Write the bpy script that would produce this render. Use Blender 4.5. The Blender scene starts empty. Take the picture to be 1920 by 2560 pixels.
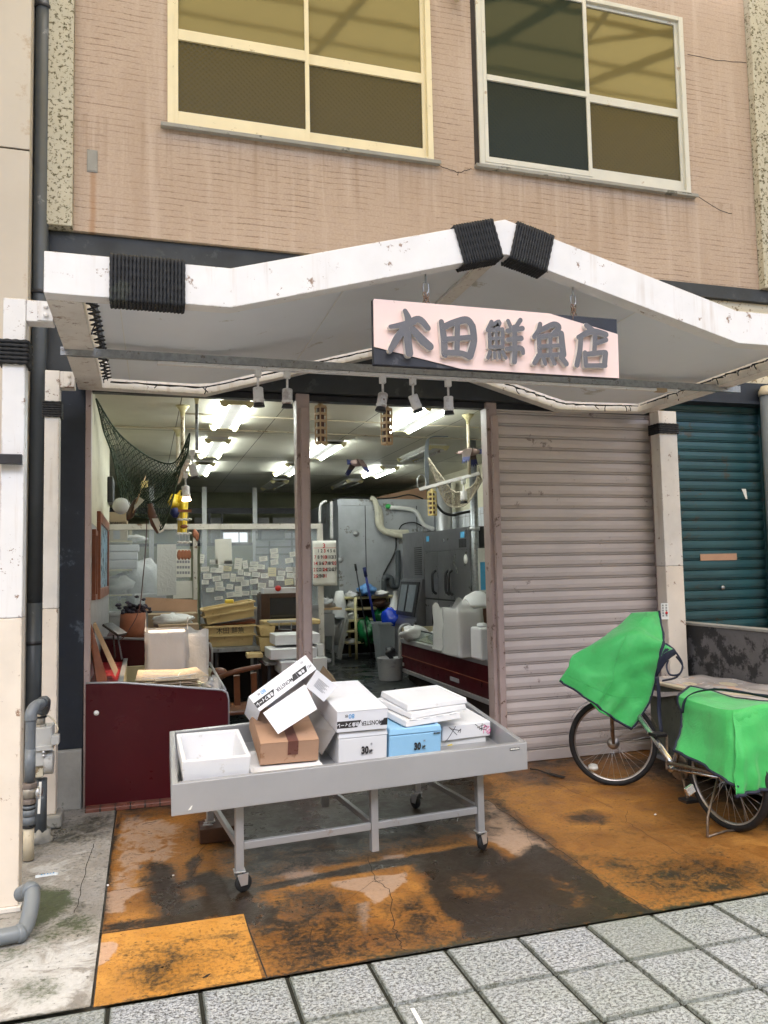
import bpy, bmesh, math, random
import numpy as np
from mathutils import Vector, Matrix
R_ = math.radians
random.seed(7)
SC = bpy.context.scene
COL = SC.collection

# ------------------------------------------------------------------ camera
cam_d = bpy.data.cameras.new("camera"); cam = bpy.data.objects.new("camera", cam_d); COL.objects.link(cam)
CR = Vector((0.957037, -0.289266, -0.020121)); CU = Vector((-0.001486, -0.074282, 0.997236)); CF = Vector((0.289961, 0.954362, 0.071521))
CC = Vector((0, 0, 1.65)); FPX = 1966.4
cam.matrix_world = Matrix(((CR.x, CU.x, -CF.x, CC.x), (CR.y, CU.y, -CF.y, CC.y), (CR.z, CU.z, -CF.z, CC.z), (0, 0, 0, 1)))
cam_d.sensor_fit = 'VERTICAL'; cam_d.sensor_height = 24.0; cam_d.lens = 24.0 * FPX / 2560.0
cam_d.clip_start = 0.05; cam_d.clip_end = 500
SC.camera = cam

# ------------------------------------------------------------------ light
w = bpy.data.worlds.new("World"); SC.world = w; w.use_nodes = True
nt = w.node_tree
bg = nt.nodes["Background"]
sky = nt.nodes.new("ShaderNodeTexSky"); sky.sky_type = 'NISHITA'; sky.sun_disc = False
SUN_EL, SUN_AZ = R_(66), R_(195)
sky.sun_elevation = SUN_EL; sky.sun_rotation = SUN_AZ
sky.air_density = 1.0; sky.dust_density = 4.0; sky.ozone_density = 1.0
nt.links.new(sky.outputs[0], bg.inputs[0]); bg.inputs[1].default_value = 0.15
sd = bpy.data.lights.new("sun", 'SUN'); sd.energy = 1.5; sd.angle = R_(60); sd.color = (0.94, 0.97, 1.0)
so = bpy.data.objects.new("sun", sd); COL.objects.link(so)
sdir = Vector((math.sin(SUN_AZ) * math.cos(SUN_EL), math.cos(SUN_AZ) * math.cos(SUN_EL), math.sin(SUN_EL)))
so.rotation_euler = sdir.to_track_quat('Z', 'Y').to_euler(); so.location = (0, -5, 20)
SC.view_settings.view_transform = 'Standard'; SC.view_settings.look = 'None'
SC.view_settings.exposure = 1.87; SC.view_settings.gamma = 1.0
SC.render.engine = 'CYCLES'
SC.cycles.use_denoising = True
SC.cycles.max_bounces = 8; SC.cycles.diffuse_bounces = 3; SC.cycles.glossy_bounces = 3; SC.cycles.transmission_bounces = 6; SC.cycles.transparent_max_bounces = 12
SC.cycles.sample_clamp_indirect = 6.0
SC.cycles.caustics_reflective = False; SC.cycles.caustics_refractive = False

# ------------------------------------------------------------------ measuring: a photo pixel meets a real plane
def P(x, y, X=None, Y=None, Z=None):
    d = CR * ((x - 960) / FPX) + CU * (-(y - 1280) / FPX) + CF
    t = (X - CC.x) / d.x if X is not None else (Y - CC.y) / d.y if Y is not None else (Z - CC.z) / d.z
    return CC + d * t
def fz(y):                                   # the shop floor climbs gently towards the back
    return 0.0 if y < 6.3 else (0.3 * (y - 6.3) / 3.2 if y < 9.5 else 0.3)

# ------------------------------------------------------------------ materials
def srgb(r, g, b):
    f = lambda c: (c / 255 / 12.92) if c <= 10.31 else ((c / 255 + 0.055) / 1.055) ** 2.4
    return (f(r), f(g), f(b))
class NT:
    def __init__(s, name):
        s.m = bpy.data.materials.new(name); s.m.use_nodes = True; s.t = s.m.node_tree
        s.b = s.t.nodes["Principled BSDF"]; s.out = s.t.nodes["Material Output"]
        s.co = s.t.nodes.new("ShaderNodeTexCoord").outputs["Object"]
    def n(s, typ, **kw):
        nd = s.t.nodes.new(typ)
        for k, v in kw.items():
            if k in nd.inputs: 
                if hasattr(v, 'links') or isinstance(v, bpy.types.NodeSocket): s.t.links.new(v, nd.inputs[k])
                else: nd.inputs[k].default_value = v
            else: setattr(nd, k, v)
        return nd
    def link(s, a, b): s.t.links.new(a, b)
    def map(s, scale=(1, 1, 1), rot=(0, 0, 0), loc=(0, 0, 0), co=None):
        nd = s.t.nodes.new("ShaderNodeMapping"); s.link(co or s.co, nd.inputs[0])
        nd.inputs["Scale"].default_value = scale; nd.inputs["Rotation"].default_value = rot; nd.inputs["Location"].default_value = loc
        return nd.outputs[0]
    def noise(s, scale, detail=4, rough=.55, co=None, dist=0.0):
        nd = s.t.nodes.new("ShaderNodeTexNoise"); s.link(co or s.co, nd.inputs["Vector"])
        nd.inputs["Scale"].default_value = scale; nd.inputs["Detail"].default_value = detail; nd.inputs["Roughness"].default_value = rough
        nd.inputs["Distortion"].default_value = dist
        return nd.outputs["Fac"]
    def nz(s, scale, detail=6, rough=.65, co=None, dist=0.0, lo=.34, hi=.66):
        return s.rng(s.noise(scale, detail, rough, co, dist), lo, hi)
    def voro(s, scale, co=None, feature='F1', out="Distance"):
        nd = s.t.nodes.new("ShaderNodeTexVoronoi"); nd.feature = feature; s.link(co or s.co, nd.inputs["Vector"]); nd.inputs["Scale"].default_value = scale
        return nd.outputs[out]
    def rng(s, v, a, b, c=0.0, d=1.0):
        nd = s.t.nodes.new("ShaderNodeMapRange"); s.link(v, nd.inputs[0])
        for i, x in zip((1, 2, 3, 4), (a, b, c, d)): nd.inputs[i].default_value = x
        return nd.outputs[0]
    def math(s, op, a, b=None):
        nd = s.t.nodes.new("ShaderNodeMath"); nd.operation = op
        for i, x in enumerate((a, b)):
            if x is None: continue
            if isinstance(x, (int, float)): nd.inputs[i].default_value = x
            else: s.link(x, nd.inputs[i])
        return nd.outputs[0]
    def mix(s, f, a, b):
        nd = s.t.nodes.new("ShaderNodeMix"); nd.data_type = 'RGBA'
        for i, x in ((0, f), (6, a), (7, b)):
            if isinstance(x, bpy.types.NodeSocket): s.link(x, nd.inputs[i])
            elif isinstance(x, (tuple, list)): nd.inputs[i].default_value = (*x[:3], 1)
            else: nd.inputs[i].default_value = x
        return nd.outputs[2]
    def bump(s, h, strength=.3, dist=.01):
        nd = s.t.nodes.new("ShaderNodeBump"); s.link(h, nd.inputs["Height"]); nd.inputs["Strength"].default_value = strength; nd.inputs["Distance"].default_value = dist
        s.link(nd.outputs[0], s.b.inputs["Normal"])
    def col(s, x):
        if isinstance(x, bpy.types.NodeSocket): s.link(x, s.b.inputs["Base Color"])
        else: s.b.inputs["Base Color"].default_value = (*x[:3], 1)
    def set(s, **kw):
        for k, v in kw.items():
            k = k.replace('_', ' ')
            if isinstance(v, bpy.types.NodeSocket): s.link(v, s.b.inputs[k])
            else: s.b.inputs[k].default_value = v
    def sep(s, i, co=None):
        nd = s.t.nodes.new("ShaderNodeSeparateXYZ"); s.link(co or s.co, nd.inputs[0]); return nd.outputs[i]
MT = {}
def simple(name, c, rough=.5, metal=0., var=.12, scale=6., bump=0., bscale=60., dirt=0., dirtc=(.05, .035, .025), dscale=9., spec=.5):
    """one worn real-world surface: base colour with mottling, optional patches of dirt or rust, optional fine bump"""
    t = NT(name)
    n1 = t.noise(scale, 5, .6)
    lo = tuple(x * (1 - var) for x in c); hi = tuple(min(1, x * (1 + var)) for x in c)
    cc = t.mix(t.rng(n1, .3, .7), lo, hi)
    if dirt > 0:
        n2 = t.noise(dscale, 8, .7)
        f = t.rng(n2, .64 - dirt * .22, .685 - dirt * .22, 0, .9)
        cc = t.mix(f, cc, dirtc)
    t.col(cc)
    t.set(Roughness=t.rng(t.noise(scale * 2.3, 4), .3, .7, max(0, rough - .08), min(1, rough + .08)), Metallic=metal)
    t.b.inputs["Specular IOR Level"].default_value = spec
    if bump > 0: t.bump(t.noise(bscale, 5, .6), bump, .004)
    MT[name] = t.m
    return t.m

simple('white_paint', (.76, .745, .735), .42, 0, .05, 4, .05, 40, .03, (.22, .12, .06), 14)
simple('white_paint_old', (.70, .66, .61), .5, 0, .10, 4, .10, 40, .12, (.20, .10, .05), 11)
simple('cream_paint', (.74, .655, .555), .5, 0, .07, 4, .10, 40, .06, (.22, .10, .04), 12)
simple('pink_steel', (.40, .31, .285), .45, 0, .08, 5, .08, 60, .20, (.10, .05, .035), 12)
simple('pink_shutter', (.60, .525, .495), .40, 0, .06, 3, .05, 50, .05, (.22, .16, .14), 5)
simple('teal_shutter', (.018, .074, .085), .4, 0, .18, 3, .06, 50, .15, (.05, .045, .03), 5)
simple('navy_paint', (.010, .015, .025), .55, 0, .3, 3, .25, 30, .20, (.08, .10, .13), 3)
simple('bare_concrete', (.30, .29, .26), .85, 0, .2, 4, .4, 60, .25, (.10, .10, .08), 4)
simple('dark_concrete', (.085, .10, .08), .8, 0, .3, 4, .4, 60, .3, (.03, .03, .025), 4)
simple('dark_wall', (.14, .132, .13), .8, 0, .2, 5, .3, 60, .62, (.018, .018, .018), 3)
simple('cream_wall', (.66, .62, .47), .65, 0, .06, 3, .05, 40, .12, (.35, .30, .2), 5)
simple('ceiling_board', (.68, .66, .56), .7, 0, .05, 2, .04, 40, .1, (.4, .36, .26), 6)
simple('grey_board', (.38, .38, .39), .5, 0, .12, 6, .05, 40, .2, (.28, .28, .3), 9)
simple('dull_olive', (.30, .31, .20), .75, 0, .1, 3, 0)
simple('pvc_grey', (.165, .185, .205), .38, 0, .08, 6, .03, 50, .15, (.30, .32, .33), 7)
simple('pvc_grey_dark', (.065, .075, .085), .42, 0, .1, 6, .03, 50, .1, (.2, .21, .22), 7)
simple('pvc_cream', (.56, .49, .36), .45, 0, .1, 8, .05, 50, .2, (.2, .15, .08), 9)
simple('galv_steel', (.36, .38, .40), .38, .75, .2, 30, .08, 60, .25, (.20, .18, .16), 25)
simple('stainless', (.42, .42, .435), .36, .5, .05, 3, .03, 80, .0, (.4, .38, .35), 10)
simple('stainless_dull', (.37, .37, .375), .42, .5, .08, 3, .04, 80, .03, (.30, .26, .22), 9)
simple('fridge_steel', (.24, .24, .255), .33, .8, .10, 2, .02, 60)
simple('coldroom_steel', (.46, .48, .51), .42, .4, .14, 2.5, .03, 40, .2, (.22, .20, .18), 3)
simple('dark_metal', (.045, .045, .05), .4, .5, .2, 8)
simple('black_plastic', (.012, .012, .014), .45, 0, .2, 8)
simple('rubber', (.007, .007, .008), .7, 0, .25, 12, .2, 90)
simple('rope_black', (.010, .011, .014), .7, 0, .5, 30, .25, 160, .25, (.035, .04, .033), 5)
simple('vinyl_sheet', (.74, .77, .82), .42, 0, .04, 1.2, .05, 5, .08, (.5, .48, .44), 3)
simple('foam', (.76, .76, .775), .6, 0, .025, 4, .12, 160, .05, (.6, .58, .55), 9)
simple('foam_blue', (.30, .56, .80), .6, 0, .04, 4, .12, 160)
simple('foam_old', (.72, .72, .70), .62, 0, .05, 5, .12, 160, .12, (.5, .46, .4), 9)
simple('carton', (.44, .265, .17), .8, 0, .07, 6, .08, 120, .12, (.30, .15, .08), 10)
simple('carton_tan', (.44, .33, .21), .8, 0, .08, 6, .08, 120)
simple('carton_inside', (.34, .32, .31), .8, 0, .08, 6)
simple('white_carton', (.76, .76, .80), .55, 0, .03, 4, .05, 60)
simple('tape_brown', (.16, .065, .05), .3, 0, .1, 8)
simple('ink_black', (.02, .018, .02), .55, 0, .1, 8)
simple('ink_blue', (.06, .30, .62), .55, 0, .1, 8)
simple('ink_red', (.60, .03, .03), .55, 0, .1, 8)
simple('ink_pink', (.80, .10, .32), .55, 0, .1, 8)
simple('ink_yellow', (.85, .65, .08), .6, 0, .1, 8)
simple('ink_grey', (.30, .30, .33), .6, 0, .1, 8)
simple('dark_red_panel', (.054, .003, .0065), .34, 0, .10, 3, .02, 40, .02, (.06, .012, .012), 7, .3)
simple('deep_red_flat', (.30, .012, .016), .35, 0, .12, 5)
simple('basin_cream', (.56, .50, .34), .5, 0, .1, 6, .04, 40, .2, (.28, .2, .1), 6)
simple('crate_cream', (.66, .50, .24), .45, 0, .07, 5, .03, 40, .15, (.40, .26, .10), 7)
simple('plastic_cream', (.62, .55, .30), .4, 0, .08, 6)
simple('trap_cream', (.58, .40, .22), .45, 0, .06, 9)
simple('trap_yellow', (.70, .54, .22), .45, 0, .06, 9)
simple('trap_brown', (.12, .05, .03), .6, 0, .2, 9)
simple('paper', (.80, .79, .74), .8, 0, .05, 8)
simple('paper_cream', (.76, .70, .50), .8, 0, .06, 8)
simple('newsprint', (.55, .43, .30), .85, 0, .16, 40, .1, 60, .3, (.25, .2, .16), 60)
simple('wood_red', (.23, .065, .025), .4, 0, .25, 5, .05, 40)
simple('wood_pale', (.55, .36, .20), .6, 0, .2, 6, .1, 40)
simple('wood_dark', (.060, .026, .014), .4, 0, .3, 6, .05, 40)
simple('wood_chair', (.15, .052, .02), .35, 0, .25, 7, .05, 40)
simple('terracotta', (.38, .14, .075), .75, 0, .2, 7, .3, 60)
simple('succulent', (.045, .035, .055), .6, 0, .4, 14)
simple('cover_green', (.040, .44, .10), .55, 0, .07, 5, .12, 300)
simple('navy_webbing', (.010, .014, .032), .7, 0, .2, 14, .2, 200)
simple('bag_blue', (.006, .045, .50), .18, 0, .25, 9, .3, 14)
simple('bag_sky', (.14, .34, .70), .35, 0, .2, 9, .3, 14)
simple('bin_grey', (.32, .35, .375), .45, 0, .07, 5, .03, 40)
simple('green_bag', (.008, .12, .035), .2, 0, .35, 9, .4, 14)
simple('net_green', (.020, .040, .022), .8, 0, .3, 20)
simple('net_white', (.50, .44, .34), .8, 0, .2, 20)
simple('raincoat', (.85, .60, .035), .4, 0, .08, 6, .3, 9)
simple('sail_white', (.70, .69, .66), .6, 0, .06, 8)
simple('duck_brown', (.085, .055, .045), .55, 0, .25, 12, .1, 50)
simple('duck_pink', (.36, .25, .23), .6, 0, .15, 12)
simple('duck_navy', (.012, .02, .11), .55, 0, .3, 12)
simple('aluminium', (.62, .63, .64), .35, .8, .07, 8)
simple('bike_silver', (.66, .66, .67), .22, .9, .06, 8)
simple('bike_rust', (.22, .17, .13), .5, .6, .35, 30)
simple('rim_grey', (.38, .34, .31), .38, .8, .12, 14)
simple('brown_steel', (.20, .13, .09), .55, .3, .3, 14)
simple('gas_meter', (.52, .52, .50), .5, 0, .08, 7, .08, 40, .22, (.25, .22, .18), 9)
simple('brass_valve', (.36, .33, .28), .42, .5, .2, 12, .1, 60)
simple('valve_rust', (.19, .155, .135), .65, .2, .25, 12, .2, 60)
simple('picture_blue', (.13, .25, .34), .3, 0, .35, 4)
simple('mop_blue', (.02, .035, .26), .35, 0, .1, 8)
simple('sign_pink', (.83, .635, .585), .45, 0, .03, 4, .03, 40, .06, (.62, .44, .38), 9)
simple('sign_navy', (.022, .025, .036), .5, 0, .3, 5, .05, 40, .2, (.07, .07, .08), 8)
simple('letter_grey', (.125, .125, .14), .6, 0, .08, 9, .1, 80)
simple('letter_side', (.72, .68, .64), .5, 0, .1, 12)
simple('window_white_warmed', (.76, .66, .42), .38, 0, .05, 4, .03, 40, .08, (.4, .3, .15), 10)  # white frame; warm daylight painted into its base colour
simple('window_alu', (.62, .60, .52), .4, 0, .06, 5, .03, 40, .08, (.4, .3, .2), 10)
simple('pillar_cream', (.62, .56, .42), .8, 0, .08, 4, .3, 60, .4, (.20, .13, .06), 16)
simple('neighbour_wall', (.56, .50, .42), .6, 0, .05, 1.5, .05, 30, .12, (.48, .38, .28), 3)
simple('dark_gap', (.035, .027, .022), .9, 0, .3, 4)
simple('band_dark', (.028, .032, .036), .6, 0, .25, 3, .25, 30, .25, (.06, .065, .065), 5)
simple('white_tile', (.72, .74, .77), .22, 0, .04, 5)
simple('poster_blue', (.10, .42, .72), .5, 0, .1, 8)
simple('reflector', (.60, .58, .52), .25, 0, .05, 8)
simple('clear_film', (.50, .46, .44), .22, 0, .12, 4, .5, 12, .35, (.62, .40, .29), 5)
simple('litter_white', (.62, .68, .74), .5, 0, .1, 12)
simple('insulation', (.58, .55, .44), .6, 0, .12, 9, .3, 60)
simple('cable_black', (.012, .012, .012), .5, 0, .1, 8)
simple('cord_red', (.09, .035, .03), .6, 0, .1, 8)

def plastic_film(name, c, alpha):
    t = NT(name); t.col(c); t.set(Roughness=.28, Alpha=alpha); t.bump(t.noise(16, 5, .7, dist=1.2), .5, .02); MT[name] = t.m
for nm, amt in (('white_paint', .35), ('white_paint_old', .6)):
    m_ = MT[nm]; t = NT.__new__(NT); t.m = m_; t.t = m_.node_tree; t.b = t.t.nodes["Principled BSDF"]; t.co = [n for n in t.t.nodes if n.type == 'TEX_COORD'][0].outputs["Object"]
    src = t.b.inputs["Base Color"].links[0].from_socket
    run = t.math('MULTIPLY', t.rng(t.noise(1, 5, .65, co=t.map((16, 16, .9))), .54, .68), t.rng(t.noise(2.5, 3), .42, .62))
    t.link(t.mix(t.math('MULTIPLY', run, amt), src, (.42, .30, .20)), t.b.inputs["Base Color"])
    chips = t.math('MULTIPLY', t.rng(t.noise(30, 6, .75), .615, .64), t.rng(t.noise(1.8, 3), .54, .62))
    t.link(t.mix(t.math('MULTIPLY', chips, .9), t.b.inputs["Base Color"].links[0].from_socket, (.16, .065, .03)), t.b.inputs["Base Color"])
t = NT('cover_green'); nn_ = t.noise(9, 6, .6, dist=1.5)
t.col(t.mix(t.rng(t.noise(4, 7, .7), .52, .66, 0, .45), t.mix(t.nz(3, 5), (.028, .36, .072), (.05, .44, .11)), (.05, .22, .06))); t.set(Roughness=.6, Sheen_Weight=.25)
t.bump(t.math('ADD', nn_, t.math('MULTIPLY', t.noise(320, 2), .12)), .28, .02); MT['cover_green'] = t.m
for nm in ('white_paint', 'white_paint_old', 'cream_paint', 'pink_steel', 'gas_meter'):
    m_ = MT[nm]; t = NT.__new__(NT); t.m = m_; t.t = m_.node_tree; t.b = t.t.nodes["Principled BSDF"]; t.co = [n for n in t.t.nodes if n.type == 'TEX_COORD'][0].outputs["Object"]
    bv = t.t.nodes.new("ShaderNodeBevel"); bv.samples = 4; bv.inputs["Radius"].default_value = .012
    ge = t.t.nodes.new("ShaderNodeNewGeometry"); dt = t.t.nodes.new("ShaderNodeVectorMath"); dt.operation = 'DOT_PRODUCT'; t.link(bv.outputs[0], dt.inputs[0]); t.link(ge.outputs["True Normal"], dt.inputs[1])
    wear = t.math('MULTIPLY', t.rng(dt.outputs["Value"], .985, .90), t.rng(t.noise(9, 7, .75), .50, .62))
    t.link(t.mix(t.math('MULTIPLY', wear, .8), t.b.inputs["Base Color"].links[0].from_socket, (.17, .085, .05)), t.b.inputs["Base Color"])
plastic_film('film', (.78, .78, .78), .42)
plastic_film('film_dense', (.80, .80, .79), .80)
plastic_film('bag_white', (.80, .80, .80), .93)

def glassy(name, c, alpha, rough=.04):
    t = NT(name); t.col(c); t.set(Roughness=rough, Alpha=alpha); t.b.inputs["Specular IOR Level"].default_value = .7; MT[name] = t.m
glassy('glass_partition', (.72, .80, .88), .27)
glassy('glass_case', (.25, .32, .28), .35)
glassy('glass_dark', (.025, .025, .028), .9)

def emitter(name, c, s):
    t = NT(name); t.col((.9, .9, .9)); t.b.inputs["Emission Color"].default_value = (*c, 1); t.b.inputs["Emission Strength"].default_value = s; MT[name] = t.m
emitter('tube_light', (.93, 1.0, .96), 9.5)
emitter('bulb_warm', (1.0, .72, .45), 8)
emitter('daylit_window', (.85, .93, 1.0), .5)

def mk_stucco():
    t = NT('stucco')
    base = t.mix(t.rng(t.noise(.8, 4), .3, .7), (.47, .362, .275), (.55, .435, .34))
    grain = t.noise(70, 4, .75, co=t.map((.7, 1, 1)))
    base = t.mix(t.rng(grain, .3, .75, 0, .5), base, (.30, .19, .14))
    # combed strokes: rows of short dark scratches, like thin courses of brick
    zz = t.math('ADD', t.sep(2), t.math('MULTIPLY', t.math('SUBTRACT', t.noise(2.2, 4), .5), .035)); row = t.math('DIVIDE', zz, .047)
    rid = t.math('FLOOR', row); fr = t.math('ABSOLUTE', t.math('SUBTRACT', t.math('FRACT', row), .5))
    cb = t.t.nodes.new("ShaderNodeCombineXYZ"); t.link(t.math('MULTIPLY', t.sep(0), 4.5), cb.inputs[0]); t.link(t.math('MULTIPLY', rid, 3.71), cb.inputs[2])
    seg = t.noise(1.0, 5, .72, co=cb.outputs[0]); fine_seg = t.noise(1, 3, .6, co=t.map((30, 1, 60)))
    wid = t.rng(seg, .41, .60, .0, .10)
    f = t.math('MULTIPLY', t.math('LESS_THAN', fr, t.math('MULTIPLY', wid, t.rng(fine_seg, .35, .6, .4, 1.3))), t.rng(t.noise(1.3, 3), .36, .56, .35, 1))
    c = t.mix(t.math('MULTIPLY', f, .62), base, (.17, .105, .07))
    spots = t.rng(t.noise(18, 6, .8), .62, .68, 0, .6)
    c = t.mix(spots, c, (.16, .09, .05))
    run = t.rng(t.noise(1, 4, .6, co=t.map((7, 1, .45), loc=(3, 0, 1))), .52, .64, 0, .35)
    c = t.mix(run, c, (.60, .49, .41)); run2 = t.rng(t.noise(1, 4, .6, co=t.map((5, 1, .35), loc=(9, 0, 4))), .55, .68, 0, .25); c = t.mix(run2, c, (.36, .25, .17))
    drip = t.math('MULTIPLY', t.rng(t.noise(1, 5, .65, co=t.map((15, 1, .4), loc=(2, 0, 7))), .50, .62), t.math('MULTIPLY', t.rng(t.sep(2), 4.45, 5.03), t.math('LESS_THAN', t.sep(2), 5.06)))
    c = t.mix(t.math('MULTIPLY', drip, .42), c, (.27, .18, .11))
    rust = t.math('MULTIPLY', t.rng(t.math('ABSOLUTE', t.math('ADD', t.math('ADD', t.sep(0), .378), t.math('MULTIPLY', t.math('SUBTRACT', t.noise(6), .5), .03))), .030, .008), t.math('LESS_THAN', t.sep(2), 4.64))
    c = t.mix(t.math('MULTIPLY', rust, .5), c, (.36, .17, .06))
    t.col(c); t.set(Roughness=.9)
    t.bump(t.math('SUBTRACT', t.math('ADD', grain, t.noise(60, 4, .6, co=t.map((.5, 1, 2)))), t.math('MULTIPLY', f, .9)), .55, .006)
    MT['stucco'] = t.m
mk_stucco()
def mk_sprayed(name='sprayed_pillar'):
    t = NT(name)
    sp = t.rng(t.noise(34, 4, .7), .53, .60)
    c = t.mix(sp, t.mix(t.noise(5), (.46, .42, .31), (.58, .54, .43)), (.13, .11, .06))
    t.col(c); t.set(Roughness=.9); t.bump(t.math('ADD', t.noise(90, 4), t.math('MULTIPLY', sp, -.8)), .5, .006)
    MT[name] = t.m
mk_sprayed()
def mk_ground(name, base_a, base_b, pale, dark, moss):
    """stained paint on concrete; the stains' shapes come from the mesh's own attributes, worn at the edges by noise"""
    t = NT(name)
    def att(a):
        nd = t.t.nodes.new("ShaderNodeAttribute"); nd.attribute_name = a; return nd.outputs["Fac"]
    n_big = t.nz(2.2, 7, .65); n_mid = t.nz(7, 9, .72, dist=.7); n_fine = t.nz(48, 7, .72); n_scr = t.nz(1, 6, .7, co=t.map((70, 12, 1), rot=(0, 0, .12)))
    c = t.mix(n_mid, base_a, base_b)
    c = t.mix(t.rng(n_fine, .55, .95, 0, .55), c, tuple(x * .40 for x in base_a)); c = t.mix(t.rng(t.noise(1.1, 5, .6), .47, .60, 0, .55), c, tuple(x * .62 for x in base_a))
    c = t.mix(t.math('MULTIPLY', t.rng(n_scr, .62, .9), t.rng(n_big, .4, .8, 0, .55)), c, tuple(x * .30 for x in base_a))
    def thr(a, n, amt, lo, hi):
        v = t.math('ADD', att(a), t.math('MULTIPLY', t.math('SUBTRACT', n, .5), t.math('MULTIPLY', t.rng(att(a), 0, .15), amt))); return t.rng(v, lo, hi)
    fp = thr('pale', n_mid, .8, .34, .66)
    c = t.mix(t.math('MULTIPLY', fp, .92), c, t.mix(n_fine, tuple(x * .78 for x in pale), pale))
    fm = thr('moss', t.math('MULTIPLY', t.math('ADD', n_mid, n_fine), .5), 1.1, .22, .8)
    c = t.mix(t.math('MULTIPLY', fm, .92), c, t.mix(n_fine, tuple(x * .45 for x in moss), moss))
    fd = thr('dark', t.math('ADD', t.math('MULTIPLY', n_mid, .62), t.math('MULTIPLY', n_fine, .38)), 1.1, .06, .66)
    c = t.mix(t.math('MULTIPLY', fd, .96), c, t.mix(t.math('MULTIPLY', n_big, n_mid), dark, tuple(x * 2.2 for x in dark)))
    grime = t.math('MULTIPLY', t.rng(n_mid, .70, .95), t.rng(n_big, .35, .8)); c = t.mix(t.math('MULTIPLY', grime, .55), c, tuple(x * 2 for x in dark))
    pits = t.rng(t.noise(26, 6, .8, co=t.map((.6, 1, 1))), .595, .64, 0, .85)
    c = t.mix(pits, c, tuple(x * .8 for x in dark))
    t.col(c)
    wet = t.math('MULTIPLY', fd, n_big)
    rough = t.math('SUBTRACT', t.rng(n_mid, 0, 1, .42, .72), t.math('MULTIPLY', wet, .40))
    t.set(Roughness=rough)
    t.bump(t.math('ADD', n_fine, t.math('MULTIPLY', n_mid, .6)), .30, .003)
    MT[name] = t.m
mk_ground('stained_forecourt', (.23, .09, .018), (.42, .195, .038), (.42, .285, .20), (.010, .0085, .0065), (.05, .06, .025))
mk_ground('painted_patch', (.46, .205, .036), (.60, .30, .062), (.56, .36, .25), (.016, .013, .009), (.05, .06, .025))
mk_ground('mossy_concrete', (.27, .25, .23), (.38, .365, .34), (.56, .56, .56), (.035, .035, .028), (.055, .075, .025))
def mk_pav():
    t = NT('granular_paver')
    sp = t.rng(t.noise(62, 4, .8, co=t.map((1, 1.25, 1))), .508, .556)
    chip = t.voro(150, out="Color")
    big = t.noise(1.7, 4, .6)
    base = t.mix(t.rng(t.sep(0, chip), 0, 1), (.24, .262, .30), (.50, .53, .575))
    base = t.mix(t.rng(big, .46, .66, 0, .5), base, (.30, .335, .31))
    c = t.mix(t.math('MULTIPLY', sp, .85), base, (.05, .048, .05))
    tn = t.t.nodes.new('ShaderNodeAttribute'); tn.attribute_name = 'tone'; c = t.mix(t.math('MULTIPLY', tn.outputs['Fac'], .5), c, (.20, .22, .19)); nd = t.t.nodes.new("ShaderNodeAttribute"); nd.attribute_name = 'edge'
    c = t.mix(t.rng(t.math('ADD', nd.outputs["Fac"], t.math('MULTIPLY', t.noise(14, 5, .7), .6)), .95, 1.35, 0, .6), c, (.07, .08, .045))
    t.col(c); t.set(Roughness=t.rng(t.noise(5), .3, .7, .32, .6)); t.bump(t.math('ADD', t.math('MULTIPLY', sp, -.6), t.noise(240, 3)), .6, .004)
    MT['granular_paver'] = t.m
mk_pav()
simple('paver_joint', (.010, .011, .007), .95, 0, .4, 20, .3, 60, .1, (.03, .045, .015), 6)
def mk_redtile():
    t = NT('red_floor_tile')
    def groove(ax, p):
        f = t.math('FRACT', t.math('DIVIDE', t.sep(ax), p)); return t.math('GREATER_THAN', t.math('ABSOLUTE', t.math('SUBTRACT', f, .5)), .44)
    g = t.math('MAXIMUM', groove(0, .1), groove(1, .1))
    c = t.mix(t.noise(7, 6, .7), (.13, .045, .03), (.21, .085, .06))
    t.col(t.mix(g, c, (.035, .025, .02))); t.set(Roughness=t.rng(t.noise(4), .3, .7, .2, .5)); t.bump(t.math('MULTIPLY', g, -1.0), .5, .004)
    MT['red_floor_tile'] = t.m
mk_redtile()
def mk_wetfloor():
    t = NT('wet_floor')
    c = t.mix(t.noise(3, 5, .5), (.018, .020, .020), (.036, .040, .038)); t.col(c)
    t.set(Roughness=t.rng(t.noise(2.2, 5), .35, .65, .12, .55)); t.bump(t.noise(40, 4), .25, .004); MT['wet_floor'] = t.m
mk_wetfloor()
def mk_ceiling():
    t = NT('ceiling_panels')
    def groove(ax, p, o): 
        f = t.math('FRACT', t.math('DIVIDE', t.math('ADD', t.sep(ax), o), p)); return t.math('GREATER_THAN', t.math('ABSOLUTE', t.math('SUBTRACT', f, .5)), .4955)
    g = t.math('MAXIMUM', groove(0, .91, .62), groove(1, 1.82, .75))
    c = t.mix(t.rng(t.noise(1.4, 5, .6), .3, .7), (.60, .58, .47), (.70, .68, .58))
    c = t.mix(t.rng(t.noise(5, 6, .7), .62, .75, 0, .4), c, (.42, .36, .24))
    t.col(t.mix(g, c, (.10, .09, .06))); t.set(Roughness=.6); MT['ceiling_panels'] = t.m
mk_ceiling()
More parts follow.
